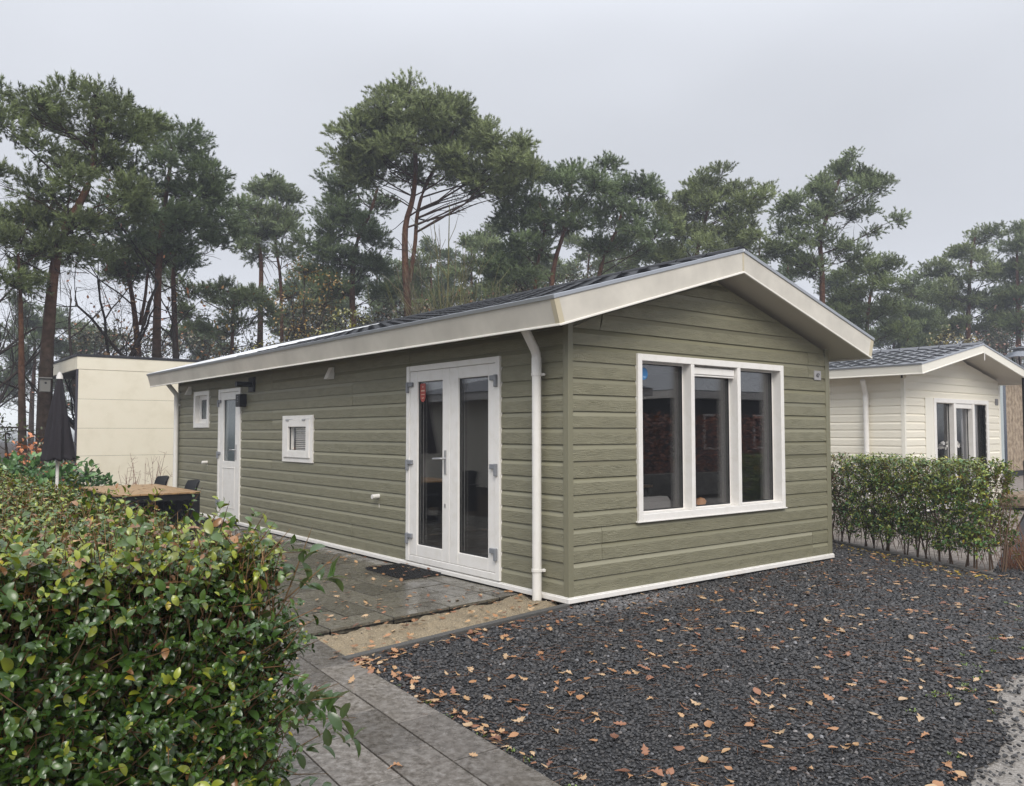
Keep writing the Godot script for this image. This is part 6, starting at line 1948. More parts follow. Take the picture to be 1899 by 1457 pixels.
	pine("thin pine top between the bushy pine and the misty group", Vector3(36.72, -0.12, -14.75), 0.14, [[Vector3(0.00, 0.00, 0.00), Vector3(0.00, 3.81, 0.00), Vector3(0.11, 6.02, 0.00), Vector3(0.32, 8.23, 0.00)]], [Vector4(0.19, 9.27, 0.37, 0.38), Vector4(0.73, 8.71, 0.54, 0.38), Vector4(-0.12, 7.88, 0.81, 0.44), Vector4(1.19, 7.32, 0.70, 0.49), Vector4(0.35, 6.82, 0.98, 0.44), Vector4(0.61, 5.99, 0.98, 0.38)], 24, Color(0.164, 0.206, 0.092), 1.00)
	pine("wide misty pine behind the cream cabin's roof", Vector3(42.35, -0.12, -14.10), 0.22, [[Vector3(0.00, 0.00, 0.00), Vector3(0.00, 3.97, 0.00), Vector3(0.06, 6.33, 0.00), Vector3(0.16, 8.70, 0.00), Vector3(0.33, 10.79, 0.00), Vector3(0.61, 12.28, 0.00)]], [Vector4(0.97, 12.34, 0.88, 0.44), Vector4(-0.24, 11.38, 0.94, 0.59), Vector4(1.90, 11.68, 0.94, 0.53), Vector4(-1.45, 10.43, 0.94, 0.59), Vector4(0.32, 10.19, 1.50, 0.65), Vector4(2.16, 10.48, 0.94, 0.59), Vector4(-2.01, 9.24, 0.94, 0.59), Vector4(-0.54, 8.85, 1.35, 0.65), Vector4(1.53, 8.94, 1.35, 0.65), Vector4(-0.93, 7.51, 1.23, 0.59), Vector4(1.13, 7.51, 1.35, 0.59), Vector4(-2.71, 6.92, 0.94, 0.47)], 25, Color(0.178, 0.214, 0.086), 1.10)
	pine("misty pine at the photo's right edge", Vector3(42.32, -0.12, -11.56), 0.20, [[Vector3(0.00, 0.00, 0.00), Vector3(0.00, 3.86, 0.00), Vector3(0.04, 7.25, 0.00), Vector3(0.08, 11.52, 0.00)]], [Vector4(0.31, 12.14, 0.33, 0.45), Vector4(-0.06, 11.28, 0.55, 0.45), Vector4(0.48, 10.08, 0.72, 0.62), Vector4(0.15, 8.65, 0.89, 0.62), Vector4(-0.03, 7.18, 0.89, 0.56), Vector4(1.34, 10.65, 1.00, 0.67), Vector4(1.56, 8.65, 1.00, 0.84)], 26, Color(0.164, 0.206, 0.092), 1.10)
	pine("dark thin pine with sparse crown at the left edge", Vector3(-2.05, -0.12, -16.26), 0.10, [[Vector3(0.00, 0.00, 0.00), Vector3(0.00, 0.77, 0.00), Vector3(-0.08, 2.88, 0.00), Vector3(-0.15, 4.63, 0.00), Vector3(-0.24, 5.76, 0.00)]], [Vector4(-0.42, 5.97, 0.33, 0.20), Vector4(0.01, 6.03, 0.25, 0.17), Vector4(-0.66, 5.52, 0.30, 0.20), Vector4(-0.15, 5.08, 0.20, 0.10)], 27, Color(0.146, 0.182, 0.066), 0.80)
	pine("distant dark pine low on the far left", Vector3(2.31, -0.12, -44.76), 0.15, [[Vector3(0.00, 0.00, 0.00), Vector3(0.00, 3.38, 0.00), Vector3(0.08, 5.97, 0.00), Vector3(-0.14, 8.29, 0.00)]], [Vector4(0.08, 8.17, 0.93, 0.56), Vector4(0.33, 7.69, 0.58, 0.45), Vector4(0.80, 7.42, 0.98, 0.37), Vector4(-0.18, 7.22, 0.82, 0.48), Vector4(-1.27, 6.84, 0.70, 0.56), Vector4(0.59, 6.47, 0.94, 0.38), Vector4(0.24, 6.09, 0.57, 0.54), Vector4(-0.91, 5.66, 1.02, 0.55), Vector4(-0.70, 4.92, 0.82, 0.50), Vector4(-1.00, 4.53, 0.89, 0.57), Vector4(1.31, 4.44, 0.74, 0.38), Vector4(-1.29, 4.15, 0.71, 0.48), Vector4(-1.87, 3.48, 0.72, 0.42)], 100, Color(0.116, 0.158, 0.067), 1.00, "distant pines of the wood behind")
	pine("distant dark pine behind the nest box pine's trunk", Vector3(5.68, -0.12, -47.18), 0.15, [[Vector3(0.00, 0.00, 0.00), Vector3(0.00, 3.53, 0.00), Vector3(0.02, 5.74, 0.00), Vector3(-0.36, 7.63, 0.00)]], [Vector4(-0.70, 7.66, 0.72, 0.44), Vector4(0.82, 7.06, 0.81, 0.48), Vector4(0.02, 6.97, 0.82, 0.59), Vector4(-0.19, 6.47, 0.94, 0.62), Vector4(-1.07, 6.34, 1.04, 0.49), Vector4(-0.02, 5.66, 0.76, 0.49), Vector4(0.22, 5.36, 0.82, 0.45), Vector4(-0.25, 4.90, 0.74, 0.50), Vector4(-0.50, 4.96, 0.77, 0.55), Vector4(-1.47, 4.34, 0.79, 0.58), Vector4(0.45, 3.96, 0.79, 0.50), Vector4(0.84, 3.93, 0.93, 0.61), Vector4(-1.91, 3.24, 0.80, 0.44)], 101, Color(0.164, 0.206, 0.092), 1.00, "distant pines of the wood behind")
	pine("distant dark pine between the straight pine and the slim pine", Vector3(11.50, -0.12, -45.10), 0.15, [[Vector3(0.00, 0.00, 0.00), Vector3(0.00, 3.61, 0.00), Vector3(-0.17, 5.90, 0.00), Vector3(0.06, 7.87, 0.00)]], [Vector4(-1.00, 7.91, 1.10, 0.43), Vector4(0.43, 7.29, 0.99, 0.60), Vector4(-0.99, 7.19, 0.74, 0.61), Vector4(-0.58, 6.81, 1.19, 0.61), Vector4(1.25, 6.44, 0.92, 0.58), Vector4(-0.11, 6.15, 0.87, 0.43), Vector4(-0.42, 5.41, 1.16, 0.56), Vector4(-0.04, 5.38, 0.71, 0.46), Vector4(0.96, 4.73, 0.85, 0.60), Vector4(0.99, 4.45, 1.01, 0.59), Vector4(-0.54, 4.07, 0.81, 0.52), Vector4(1.09, 3.71, 0.82, 0.64), Vector4(0.63, 3.40, 0.67, 0.53)], 102, Color(0.116, 0.158, 0.067), 1.00, "distant pines of the wood behind")
	pine("distant dark pine behind the ochre tree", Vector3(13.55, -0.12, -35.79), 0.15, [[Vector3(0.00, 0.00, 0.00), Vector3(0.00, 3.37, 0.00), Vector3(0.06, 6.54, 0.00), Vector3(-0.16, 9.45, 0.00)]], [Vector4(-0.44, 9.44, 0.88, 0.43), Vector4(-0.50, 9.05, 1.00, 0.44), Vector4(0.81, 8.66, 0.97, 0.45), Vector4(-0.36, 8.13, 0.63, 0.57), Vector4(-0.78, 7.65, 0.96, 0.41), Vector4(-1.13, 7.05, 0.76, 0.49), Vector4(1.16, 6.66, 1.00, 0.41), Vector4(0.12, 6.04, 0.69, 0.57), Vector4(-0.97, 5.71, 0.86, 0.39), Vector4(0.81, 5.44, 0.90, 0.57), Vector4(1.61, 4.99, 0.98, 0.37), Vector4(1.66, 4.38, 0.82, 0.44), Vector4(-0.57, 3.84, 0.60, 0.39)], 103, Color(0.116, 0.158, 0.067), 1.00, "distant pines of the wood behind")
	pine("distant dark pine behind the central trunk's left", Vector3(18.67, -0.12, -36.82), 0.15, [[Vector3(0.00, 0.00, 0.00), Vector3(0.00, 3.52, 0.00), Vector3(0.03, 7.62, 0.00), Vector3(-0.10, 11.43, 0.00)]], [Vector4(-0.24, 11.56, 0.84, 0.40), Vector4(0.64, 10.93, 0.65, 0.53), Vector4(-0.97, 10.27, 0.80, 0.52), Vector4(1.08, 9.55, 0.84, 0.58), Vector4(0.33, 9.20, 0.70, 0.53), Vector4(0.14, 8.33, 1.12, 0.53), Vector4(-0.48, 7.79, 0.63, 0.40), Vector4(0.18, 7.36, 0.70, 0.53), Vector4(1.29, 6.90, 0.85, 0.43), Vector4(-0.76, 6.03, 0.82, 0.62), Vector4(1.52, 5.65, 0.76, 0.62), Vector4(-0.03, 5.17, 0.79, 0.62), Vector4(-0.04, 4.66, 0.87, 0.41)], 104, Color(0.116, 0.158, 0.067), 1.00, "distant pines of the wood behind")
	pine("distant dark pine behind the green coppice stems", Vector3(22.99, -0.12, -35.94), 0.15, [[Vector3(0.00, 0.00, 0.00), Vector3(0.00, 3.60, 0.00), Vector3(0.03, 8.19, 0.00), Vector3(0.09, 12.50, 0.00)]], [Vector4(-0.94, 12.72, 0.87, 0.52), Vector4(0.10, 12.02, 0.91, 0.40), Vector4(-0.05, 11.07, 1.04, 0.47), Vector4(-0.04, 10.35, 0.93, 0.62), Vector4(1.02, 9.76, 0.67, 0.42), Vector4(-0.65, 9.22, 0.98, 0.58), Vector4(-1.49, 8.78, 1.02, 0.60), Vector4(-1.23, 8.33, 0.95, 0.57), Vector4(-1.38, 7.33, 0.76, 0.50), Vector4(1.12, 6.74, 1.02, 0.64), Vector4(0.57, 5.97, 1.10, 0.52), Vector4(0.73, 5.41, 1.13, 0.51), Vector4(1.09, 5.00, 0.66, 0.60)], 105, Color(0.116, 0.158, 0.067), 1.00, "distant pines of the wood behind")
	pine("distant dark pine between coppice and leaning pines", Vector3(21.18, -0.12, -29.70), 0.15, [[Vector3(0.00, 0.00, 0.00), Vector3(0.00, 3.36, 0.00), Vector3(-0.00, 7.98, 0.00), Vector3(0.28, 12.36, 0.00)]], [Vector4(0.71, 12.52, 0.79, 0.47), Vector4(-0.01, 11.80, 0.64, 0.48), Vector4(0.64, 11.29, 0.67, 0.53), Vector4(0.65, 10.38, 0.58, 0.51), Vector4(1.15, 9.60, 0.89, 0.36), Vector4(0.88, 9.34, 0.87, 0.56), Vector4(0.58, 8.75, 0.70, 0.56), Vector4(-1.02, 7.90, 0.76, 0.38), Vector4(0.37, 7.54, 0.62, 0.43), Vector4(-1.39, 6.91, 0.83, 0.52), Vector4(1.29, 6.25, 0.77, 0.42), Vector4(0.36, 5.46, 1.00, 0.43), Vector4(-1.66, 4.74, 0.64, 0.49)], 106, Color(0.164, 0.206, 0.092), 1.00, "distant pines of the wood behind")
	pine("distant dark pine behind the leaning pines", Vector3(24.73, -0.12, -29.43), 0.15, [[Vector3(0.00, 0.00, 0.00), Vector3(0.00, 3.44, 0.00), Vector3(-0.15, 7.36, 0.00), Vector3(-0.30, 11.01, 0.00)]], [Vector4(0.11, 11.15, 0.63, 0.42), Vector4(0.68, 10.57, 1.07, 0.55), Vector4(0.80, 9.93, 0.79, 0.39), Vector4(-1.11, 9.43, 0.88, 0.37), Vector4(0.93, 8.80, 0.82, 0.45), Vector4(-0.09, 8.03, 0.65, 0.49), Vector4(0.13, 7.76, 1.01, 0.59), Vector4(-0.21, 7.01, 0.96, 0.38), Vector4(1.33, 6.61, 0.70, 0.53), Vector4(-0.41, 5.89, 0.74, 0.58), Vector4(0.74, 5.36, 0.78, 0.53), Vector4(-0.53, 5.06, 0.90, 0.59), Vector4(-0.54, 4.64, 1.08, 0.41)], 107, Color(0.146, 0.182, 0.066), 1.00, "distant pines of the wood behind")
	pine("distant dark pine behind the slanting pine", Vector3(29.62, -0.12, -30.64), 0.15, [[Vector3(0.00, 0.00, 0.00), Vector3(0.00, 3.59, 0.00), Vector3(-0.11, 8.52, 0.00), Vector3(0.18, 13.15, 0.00)]], [Vector4(-0.87, 13.34, 0.68, 0.62), Vector4(0.00, 12.37, 0.66, 0.51), Vector4(0.96, 11.77, 0.89, 0.51), Vector4(-0.98, 11.34, 0.75, 0.49), Vector4(-0.28, 10.28, 0.74, 0.46), Vector4(-0.62, 9.98, 0.81, 0.45), Vector4(-0.03, 9.37, 1.15, 0.49), Vector4(1.47, 8.35, 1.02, 0.51), Vector4(1.58, 7.98, 1.01, 0.47), Vector4(0.66, 6.99, 0.75, 0.44), Vector4(-1.82, 6.58, 0.70, 0.50), Vector4(1.94, 5.84, 0.83, 0.51), Vector4(-0.91, 4.98, 1.04, 0.43)], 108, Color(0.146, 0.182, 0.066), 1.00, "distant pines of the wood behind")
	pine("distant dark pine left of the broad olive-topped pine", Vector3(27.25, -0.12, -24.86), 0.15, [[Vector3(0.00, 0.00, 0.00), Vector3(0.00, 3.35, 0.00), Vector3(-0.14, 7.83, 0.00), Vector3(-0.07, 12.06, 0.00)]], [Vector4(0.32, 12.09, 1.02, 0.35), Vector4(-0.78, 11.31, 0.76, 0.35), Vector4(0.16, 10.60, 0.81, 0.43), Vector4(-0.86, 10.41, 0.98, 0.46), Vector4(1.10, 9.81, 0.68, 0.36), Vector4(-0.22, 9.20, 0.69, 0.44), Vector4(-0.49, 8.59, 0.59, 0.57), Vector4(-0.90, 7.77, 0.75, 0.47), Vector4(-1.25, 7.25, 0.62, 0.47), Vector4(1.39, 6.51, 0.96, 0.39), Vector4(-1.62, 5.93, 0.79, 0.48), Vector4(-0.42, 5.28, 0.90, 0.55), Vector4(-0.71, 4.76, 0.95, 0.40)], 109, Color(0.146, 0.182, 0.066), 1.00, "distant pines of the wood behind")
	pine("distant dark pine behind the broad olive-topped pine", Vector3(32.15, -0.12, -26.07), 0.15, [[Vector3(0.00, 0.00, 0.00), Vector3(0.00, 3.51, 0.00), Vector3(-0.14, 7.92, 0.00), Vector3(-0.14, 12.05, 0.00)]], [Vector4(0.62, 12.19, 0.83, 0.41), Vector4(0.16, 11.47, 0.98, 0.58), Vector4(1.13, 10.75, 0.77, 0.50), Vector4(-0.55, 10.12, 1.03, 0.60), Vector4(1.08, 9.83, 1.02, 0.47), Vector4(0.82, 9.26, 0.78, 0.61), Vector4(-1.05, 8.63, 0.70, 0.55), Vector4(0.94, 8.03, 0.66, 0.48), Vector4(-1.28, 7.02, 0.91, 0.46), Vector4(-0.65, 6.75, 0.88, 0.46), Vector4(-1.71, 5.94, 1.00, 0.38), Vector4(-1.46, 5.11, 1.05, 0.49), Vector4(-0.97, 4.52, 0.64, 0.51)], 110, Color(0.116, 0.158, 0.067), 1.00, "distant pines of the wood behind")
	pine("distant dark pine left of the gable's tip", Vector3(34.12, -0.12, -21.94), 0.15, [[Vector3(0.00, 0.00, 0.00), Vector3(0.00, 3.43, 0.00), Vector3(0.17, 8.11, 0.00), Vector3(0.42, 12.53, 0.00)]], [Vector4(-0.75, 12.49, 1.00, 0.53), Vector4(-0.68, 11.88, 0.68, 0.53), Vector4(-0.00, 11.04, 0.98, 0.39), Vector4(-0.32, 10.41, 0.82, 0.46), Vector4(-0.05, 9.84, 1.05, 0.49), Vector4(1.35, 9.29, 0.65, 0.56), Vector4(-0.15, 8.91, 1.07, 0.37), Vector4(0.31, 8.07, 1.02, 0.45), Vector4(-0.85, 7.53, 0.70, 0.50), Vector4(-0.43, 6.67, 0.72, 0.44), Vector4(-0.86, 5.92, 1.00, 0.56), Vector4(0.48, 5.57, 0.67, 0.56), Vector4(-0.01, 5.11, 0.68, 0.38)], 111, Color(0.146, 0.182, 0.066), 1.00, "distant pines of the wood behind")
	pine("distant dark pine above the gable's left slope", Vector3(39.32, -0.12, -22.91), 0.15, [[Vector3(0.00, 0.00, 0.00), Vector3(0.00, 3.58, 0.00), Vector3(-0.14, 7.85, 0.00), Vector3(-0.16, 11.81, 0.00)]], [Vector4(0.73, 11.71, 0.91, 0.51), Vector4(0.21, 11.46, 0.77, 0.57), Vector4(-0.81, 10.59, 0.99, 0.60), Vector4(-1.11, 9.95, 0.98, 0.53), Vector4(0.11, 9.42, 1.02, 0.51), Vector4(0.93, 8.80, 1.15, 0.54), Vector4(-1.28, 8.43, 0.88, 0.64), Vector4(-1.52, 7.51, 0.77, 0.47), Vector4(-1.59, 6.91, 0.98, 0.62), Vector4(1.68, 6.50, 1.17, 0.40), Vector4(1.71, 6.00, 0.68, 0.41), Vector4(1.91, 5.37, 0.85, 0.60), Vector4(1.86, 4.61, 0.96, 0.52)], 112, Color(0.116, 0.158, 0.067), 1.00, "distant pines of the wood behind")
	pine("distant dark pine behind the tallest gable-side pine", Vector3(39.38, -0.12, -20.30), 0.15, [[Vector3(0.00, 0.00, 0.00), Vector3(0.00, 3.50, 0.00), Vector3(0.24, 7.28, 0.00), Vector3(0.48, 10.77, 0.00)]], [Vector4(1.04, 10.76, 0.83, 0.38), Vector4(-0.09, 10.41, 0.96, 0.60), Vector4(1.05, 9.65, 0.83, 0.40), Vector4(0.57, 9.14, 0.99, 0.47), Vector4(1.12, 8.77, 0.79, 0.44), Vector4(0.43, 7.89, 0.72, 0.53), Vector4(0.88, 7.69, 0.66, 0.52), Vector4(1.12, 6.82, 1.00, 0.48), Vector4(-0.19, 6.46, 1.09, 0.45), Vector4(-0.72, 5.89, 1.12, 0.42), Vector4(-1.70, 5.60, 0.91, 0.53), Vector4(-1.20, 5.02, 0.93, 0.54), Vector4(0.79, 4.22, 0.66, 0.50)], 113, Color(0.116, 0.158, 0.067), 1.00, "distant pines of the wood behind")
	pine("distant dark pine behind the misty pine's left", Vector3(49.76, -0.12, -19.69), 0.15, [[Vector3(0.00, 0.00, 0.00), Vector3(0.00, 3.73, 0.00), Vector3(-0.12, 7.27, 0.00), Vector3(0.51, 10.48, 0.00)]], [Vector4(-0.49, 10.55, 0.94, 0.68), Vector4(1.08, 9.94, 1.18, 0.66), Vector4(-1.12, 9.38, 0.79, 0.52), Vector4(-0.23, 8.81, 1.05, 0.55), Vector4(-0.40, 8.28, 0.83, 0.67), Vector4(0.26, 7.86, 1.22, 0.67), Vector4(-0.36, 7.21, 0.84, 0.51), Vector4(-1.09, 6.64, 1.28, 0.64), Vector4(-0.89, 6.09, 0.99, 0.42), Vector4(1.96, 5.55, 0.80, 0.42), Vector4(-0.45, 5.38, 1.14, 0.56), Vector4(1.95, 4.65, 0.73, 0.65), Vector4(2.30, 4.11, 0.84, 0.52)], 114, Color(0.164, 0.206, 0.092), 1.00, "distant pines of the wood behind")
	pine("distant dark pine behind the misty pine's right", Vector3(55.79, -0.12, -17.44), 0.15, [[Vector3(0.00, 0.00, 0.00), Vector3(0.00, 3.81, 0.00), Vector3(0.33, 7.66, 0.00), Vector3(0.50, 11.17, 0.00)]], [Vector4(0.65, 11.07, 1.09, 0.53), Vector4(-0.20, 10.47, 1.06, 0.45), Vector4(-0.02, 10.26, 1.15, 0.46), Vector4(-0.47, 9.78, 1.04, 0.73), Vector4(0.28, 9.04, 1.30, 0.47), Vector4(-0.34, 8.23, 0.76, 0.66), Vector4(-0.35, 8.13, 0.90, 0.57), Vector4(-0.33, 7.28, 0.79, 0.50), Vector4(1.95, 6.75, 1.03, 0.46), Vector4(-0.84, 5.89, 1.16, 0.59), Vector4(-1.87, 5.66, 1.21, 0.57), Vector4(0.46, 4.80, 1.13, 0.62), Vector4(-2.17, 4.76, 1.21, 0.56)], 115, Color(0.116, 0.158, 0.067), 1.00, "distant pines of the wood behind")
	pine("distant dark pine low between the slim and dark narrow pines", Vector3(18.53, -0.12, -42.05), 0.15, [[Vector3(0.00, 0.00, 0.00), Vector3(0.00, 3.68, 0.00), Vector3(-0.30, 7.78, 0.00), Vector3(-0.47, 11.56, 0.00)]], [Vector4(-1.07, 11.43, 0.79, 0.50), Vector4(-0.52, 11.19, 1.15, 0.43), Vector4(-0.39, 10.49, 0.80, 0.45), Vector4(-0.43, 10.12, 1.04, 0.62), Vector4(0.68, 9.49, 1.07, 0.42), Vector4(-0.33, 8.87, 1.05, 0.61), Vector4(-0.07, 8.19, 0.94, 0.53), Vector4(-1.49, 7.59, 1.03, 0.41), Vector4(1.10, 7.15, 0.77, 0.58), Vector4(-0.66, 6.50, 0.85, 0.65), Vector4(1.56, 5.73, 0.85, 0.44), Vector4(-0.44, 5.29, 1.19, 0.56), Vector4(-0.26, 4.41, 1.22, 0.45)], 116, Color(0.116, 0.158, 0.067), 1.00, "distant pines of the wood behind")
	pine("distant dark pine low behind the coppice", Vector3(27.56, -0.12, -34.85), 0.15, [[Vector3(0.00, 0.00, 0.00), Vector3(0.00, 3.67, 0.00), Vector3(-0.13, 7.43, 0.00), Vector3(0.28, 10.86, 0.00)]], [Vector4(-0.74, 10.91, 1.08, 0.41), Vector4(0.62, 10.40, 0.97, 0.57), Vector4(0.72, 10.05, 0.97, 0.42), Vector4(-0.30, 9.35, 0.71, 0.49), Vector4(-0.14, 8.63, 1.20, 0.51), Vector4(0.10, 8.06, 1.20, 0.67), Vector4(1.58, 7.74, 0.79, 0.66), Vector4(-1.45, 7.12, 1.09, 0.55), Vector4(-0.40, 6.31, 0.86, 0.56), Vector4(1.27, 6.20, 0.89, 0.54), Vector4(0.27, 5.62, 0.94, 0.42), Vector4(-1.74, 5.01, 0.77, 0.67), Vector4(-1.04, 4.50, 1.12, 0.61)], 117, Color(0.164, 0.206, 0.092), 1.00, "distant pines of the wood behind")
	pine("distant dark pine low behind the broad pine", Vector3(37.38, -0.12, -27.01), 0.15, [[Vector3(0.00, 0.00, 0.00), Vector3(0.00, 3.67, 0.00), Vector3(-0.14, 7.76, 0.00), Vector3(0.50, 11.54, 0.00)]], [Vector4(-0.40, 11.77, 1.12, 0.60), Vector4(0.30, 10.79, 1.19, 0.63), Vector4(0.32, 10.37, 1.18, 0.50), Vector4(-0.92, 9.85, 1.07, 0.57), Vector4(0.57, 9.16, 0.71, 0.52), Vector4(-0.20, 8.64, 0.94, 0.56), Vector4(0.17, 7.97, 1.08, 0.60), Vector4(0.37, 7.74, 1.08, 0.49), Vector4(0.13, 6.89, 1.15, 0.67), Vector4(0.73, 6.45, 0.91, 0.49), Vector4(-0.16, 5.86, 1.17, 0.49), Vector4(0.69, 5.17, 0.90, 0.59), Vector4(1.98, 4.69, 1.03, 0.53)], 118, Color(0.164, 0.206, 0.092), 1.00, "distant pines of the wood behind")
	pine("distant dark pine low behind the bushy pine", Vector3(47.83, -0.12, -21.23), 0.15, [[Vector3(0.00, 0.00, 0.00), Vector3(0.00, 3.74, 0.00), Vector3(0.32, 6.92, 0.00), Vector3(0.38, 9.76, 0.00)]], [Vector4(-0.02, 9.75, 1.09, 0.47), Vector4(-0.71, 9.34, 1.11, 0.55), Vector4(0.30, 8.62, 0.81, 0.50), Vector4(0.09, 8.35, 1.23, 0.58), Vector4(0.58, 7.93, 1.17, 0.66), Vector4(-0.56, 7.62, 0.87, 0.52), Vector4(1.39, 7.05, 1.08, 0.60), Vector4(1.70, 6.65, 1.16, 0.52), Vector4(-1.44, 5.88, 1.20, 0.59), Vector4(-1.75, 5.21, 0.94, 0.60), Vector4(0.97, 5.13, 0.96, 0.52), Vector4(-1.74, 4.76, 1.13, 0.54), Vector4(1.71, 4.27, 0.90, 0.47)], 119, Color(0.164, 0.206, 0.092), 1.00, "distant pines of the wood behind")
	pine("distant dark pine right of the green coppice", Vector3(18.38, -0.12, -26.82), 0.15, [[Vector3(0.00, 0.00, 0.00), Vector3(0.00, 3.20, 0.00), Vector3(-0.12, 7.14, 0.00), Vector3(-0.17, 10.85, 0.00)]], [Vector4(-0.16, 10.83, 0.54, 0.40), Vector4(0.75, 10.26, 0.78, 0.46), Vector4(-0.34, 9.79, 0.54, 0.39), Vector4(-0.68, 9.30, 0.76, 0.33), Vector4(0.33, 8.58, 0.67, 0.34), Vector4(-0.46, 8.13, 0.85, 0.32), Vector4(0.95, 7.37, 0.56, 0.45), Vector4(-0.85, 7.16, 0.87, 0.46), Vector4(-1.21, 6.58, 0.86, 0.45), Vector4(-0.58, 5.93, 0.84, 0.45), Vector4(-0.76, 5.56, 0.77, 0.41), Vector4(-0.31, 4.79, 0.55, 0.44), Vector4(-0.15, 4.16, 0.83, 0.41)], 120, Color(0.164, 0.206, 0.092), 1.00, "distant pines of the wood behind")
	pine("distant dark pine left of the green coppice", Vector3(17.84, -0.12, -29.80), 0.15, [[Vector3(0.00, 0.00, 0.00), Vector3(0.00, 3.28, 0.00), Vector3(0.00, 6.87, 0.00), Vector3(-0.04, 10.20, 0.00)]], [Vector4(-0.71, 10.20, 0.81, 0.52), Vector4(-0.64, 9.58, 0.58, 0.46), Vector4(-0.52, 9.23, 0.56, 0.49), Vector4(-0.83, 8.55, 0.69, 0.46), Vector4(0.30, 8.16, 0.92, 0.53), Vector4(-0.55, 7.73, 0.92, 0.36), Vector4(-0.23, 7.19, 0.97, 0.36), Vector4(0.42, 6.54, 0.86, 0.33), Vector4(1.29, 6.23, 0.91, 0.47), Vector4(-0.25, 5.50, 0.83, 0.40), Vector4(0.75, 5.14, 0.85, 0.46), Vector4(1.00, 4.80, 0.75, 0.33), Vector4(1.03, 4.03, 0.91, 0.34)], 121, Color(0.146, 0.182, 0.066), 1.00, "distant pines of the wood behind")
	pine("distant dark pine between coppice and roof", Vector3(18.57, -0.12, -24.11), 0.15, [[Vector3(0.00, 0.00, 0.00), Vector3(0.00, 3.12, 0.00), Vector3(0.02, 6.49, 0.00), Vector3(0.24, 9.63, 0.00)]], [Vector4(0.36, 9.72, 0.54, 0.40), Vector4(0.28, 9.15, 0.52, 0.38), Vector4(0.65, 8.58, 0.84, 0.34), Vector4(-0.51, 8.34, 0.84, 0.37), Vector4(0.17, 7.81, 0.51, 0.41), Vector4(0.12, 7.11, 0.79, 0.44), Vector4(0.93, 6.75, 0.48, 0.38), Vector4(-0.09, 6.42, 0.55, 0.33), Vector4(1.04, 5.66, 0.66, 0.36), Vector4(-1.19, 5.25, 0.75, 0.42), Vector4(-0.10, 4.84, 0.72, 0.48), Vector4(1.09, 4.54, 0.73, 0.39), Vector4(0.01, 3.77, 0.75, 0.34)], 122, Color(0.146, 0.182, 0.066), 1.00, "distant pines of the wood behind")
	pine("distant dark pine under the leaning pines", Vector3(21.04, -0.12, -24.70), 0.15, [[Vector3(0.00, 0.00, 0.00), Vector3(0.00, 3.20, 0.00), Vector3(-0.07, 5.95, 0.00), Vector3(0.28, 8.46, 0.00)]], [Vector4(-0.43, 8.64, 0.69, 0.38), Vector4(0.41, 8.07, 0.58, 0.51), Vector4(0.75, 7.53, 0.60, 0.40), Vector4(-0.09, 7.25, 0.52, 0.41), Vector4(0.59, 6.72, 0.87, 0.46), Vector4(0.62, 6.25, 0.89, 0.48), Vector4(-0.20, 5.93, 0.78, 0.50), Vector4(0.57, 5.62, 0.59, 0.38), Vector4(-0.69, 5.12, 0.83, 0.35), Vector4(0.10, 4.65, 0.66, 0.33), Vector4(0.33, 4.45, 0.57, 0.37), Vector4(-1.60, 4.14, 0.68, 0.34), Vector4(-1.68, 3.57, 0.91, 0.49)], 123, Color(0.146, 0.182, 0.066), 1.00, "distant pines of the wood behind")
	pine("distant dark pine over the ochre tree", Vector3(12.46, -0.12, -31.54), 0.15, [[Vector3(0.00, 0.00, 0.00), Vector3(0.00, 3.21, 0.00), Vector3(-0.07, 6.29, 0.00), Vector3(-0.28, 9.13, 0.00)]], [Vector4(-0.08, 9.15, 0.92, 0.46), Vector4(-0.28, 8.49, 0.62, 0.43), Vector4(0.67, 8.28, 0.91, 0.40), Vector4(-0.27, 7.74, 0.92, 0.32), Vector4(-0.09, 7.49, 0.72, 0.48), Vector4(-0.08, 7.06, 0.78, 0.38), Vector4(-1.08, 6.52, 0.58, 0.39), Vector4(0.68, 6.20, 0.77, 0.48), Vector4(1.17, 5.40, 0.83, 0.50), Vector4(0.51, 5.30, 0.71, 0.50), Vector4(-0.90, 4.77, 0.68, 0.44), Vector4(0.22, 4.05, 0.72, 0.50), Vector4(1.12, 3.77, 0.54, 0.39)], 124, Color(0.164, 0.206, 0.092), 1.00, "distant pines of the wood behind")
	pine("distant dark pine directly behind the central trunk", Vector3(17.48, -0.12, -32.66), 0.15, [[Vector3(0.00, 0.00, 0.00), Vector3(0.00, 3.36, 0.00), Vector3(0.14, 6.83, 0.00), Vector3(0.20, 10.02, 0.00)]], [Vector4(0.73, 10.21, 0.73, 0.39), Vector4(0.31, 9.54, 0.61, 0.54), Vector4(-0.39, 8.94, 0.78, 0.54), Vector4(-1.02, 8.66, 0.70, 0.41), Vector4(0.75, 8.03, 0.73, 0.46), Vector4(0.86, 7.51, 0.78, 0.50), Vector4(0.29, 7.09, 0.77, 0.37), Vector4(-0.20, 6.38, 0.71, 0.43), Vector4(0.30, 6.02, 0.65, 0.45), Vector4(0.74, 5.78, 0.62, 0.52), Vector4(1.37, 5.28, 0.61, 0.49), Vector4(-0.78, 4.52, 0.59, 0.45), Vector4(-1.27, 4.18, 0.89, 0.46)], 125, Color(0.164, 0.206, 0.092), 1.00, "distant pines of the wood behind")
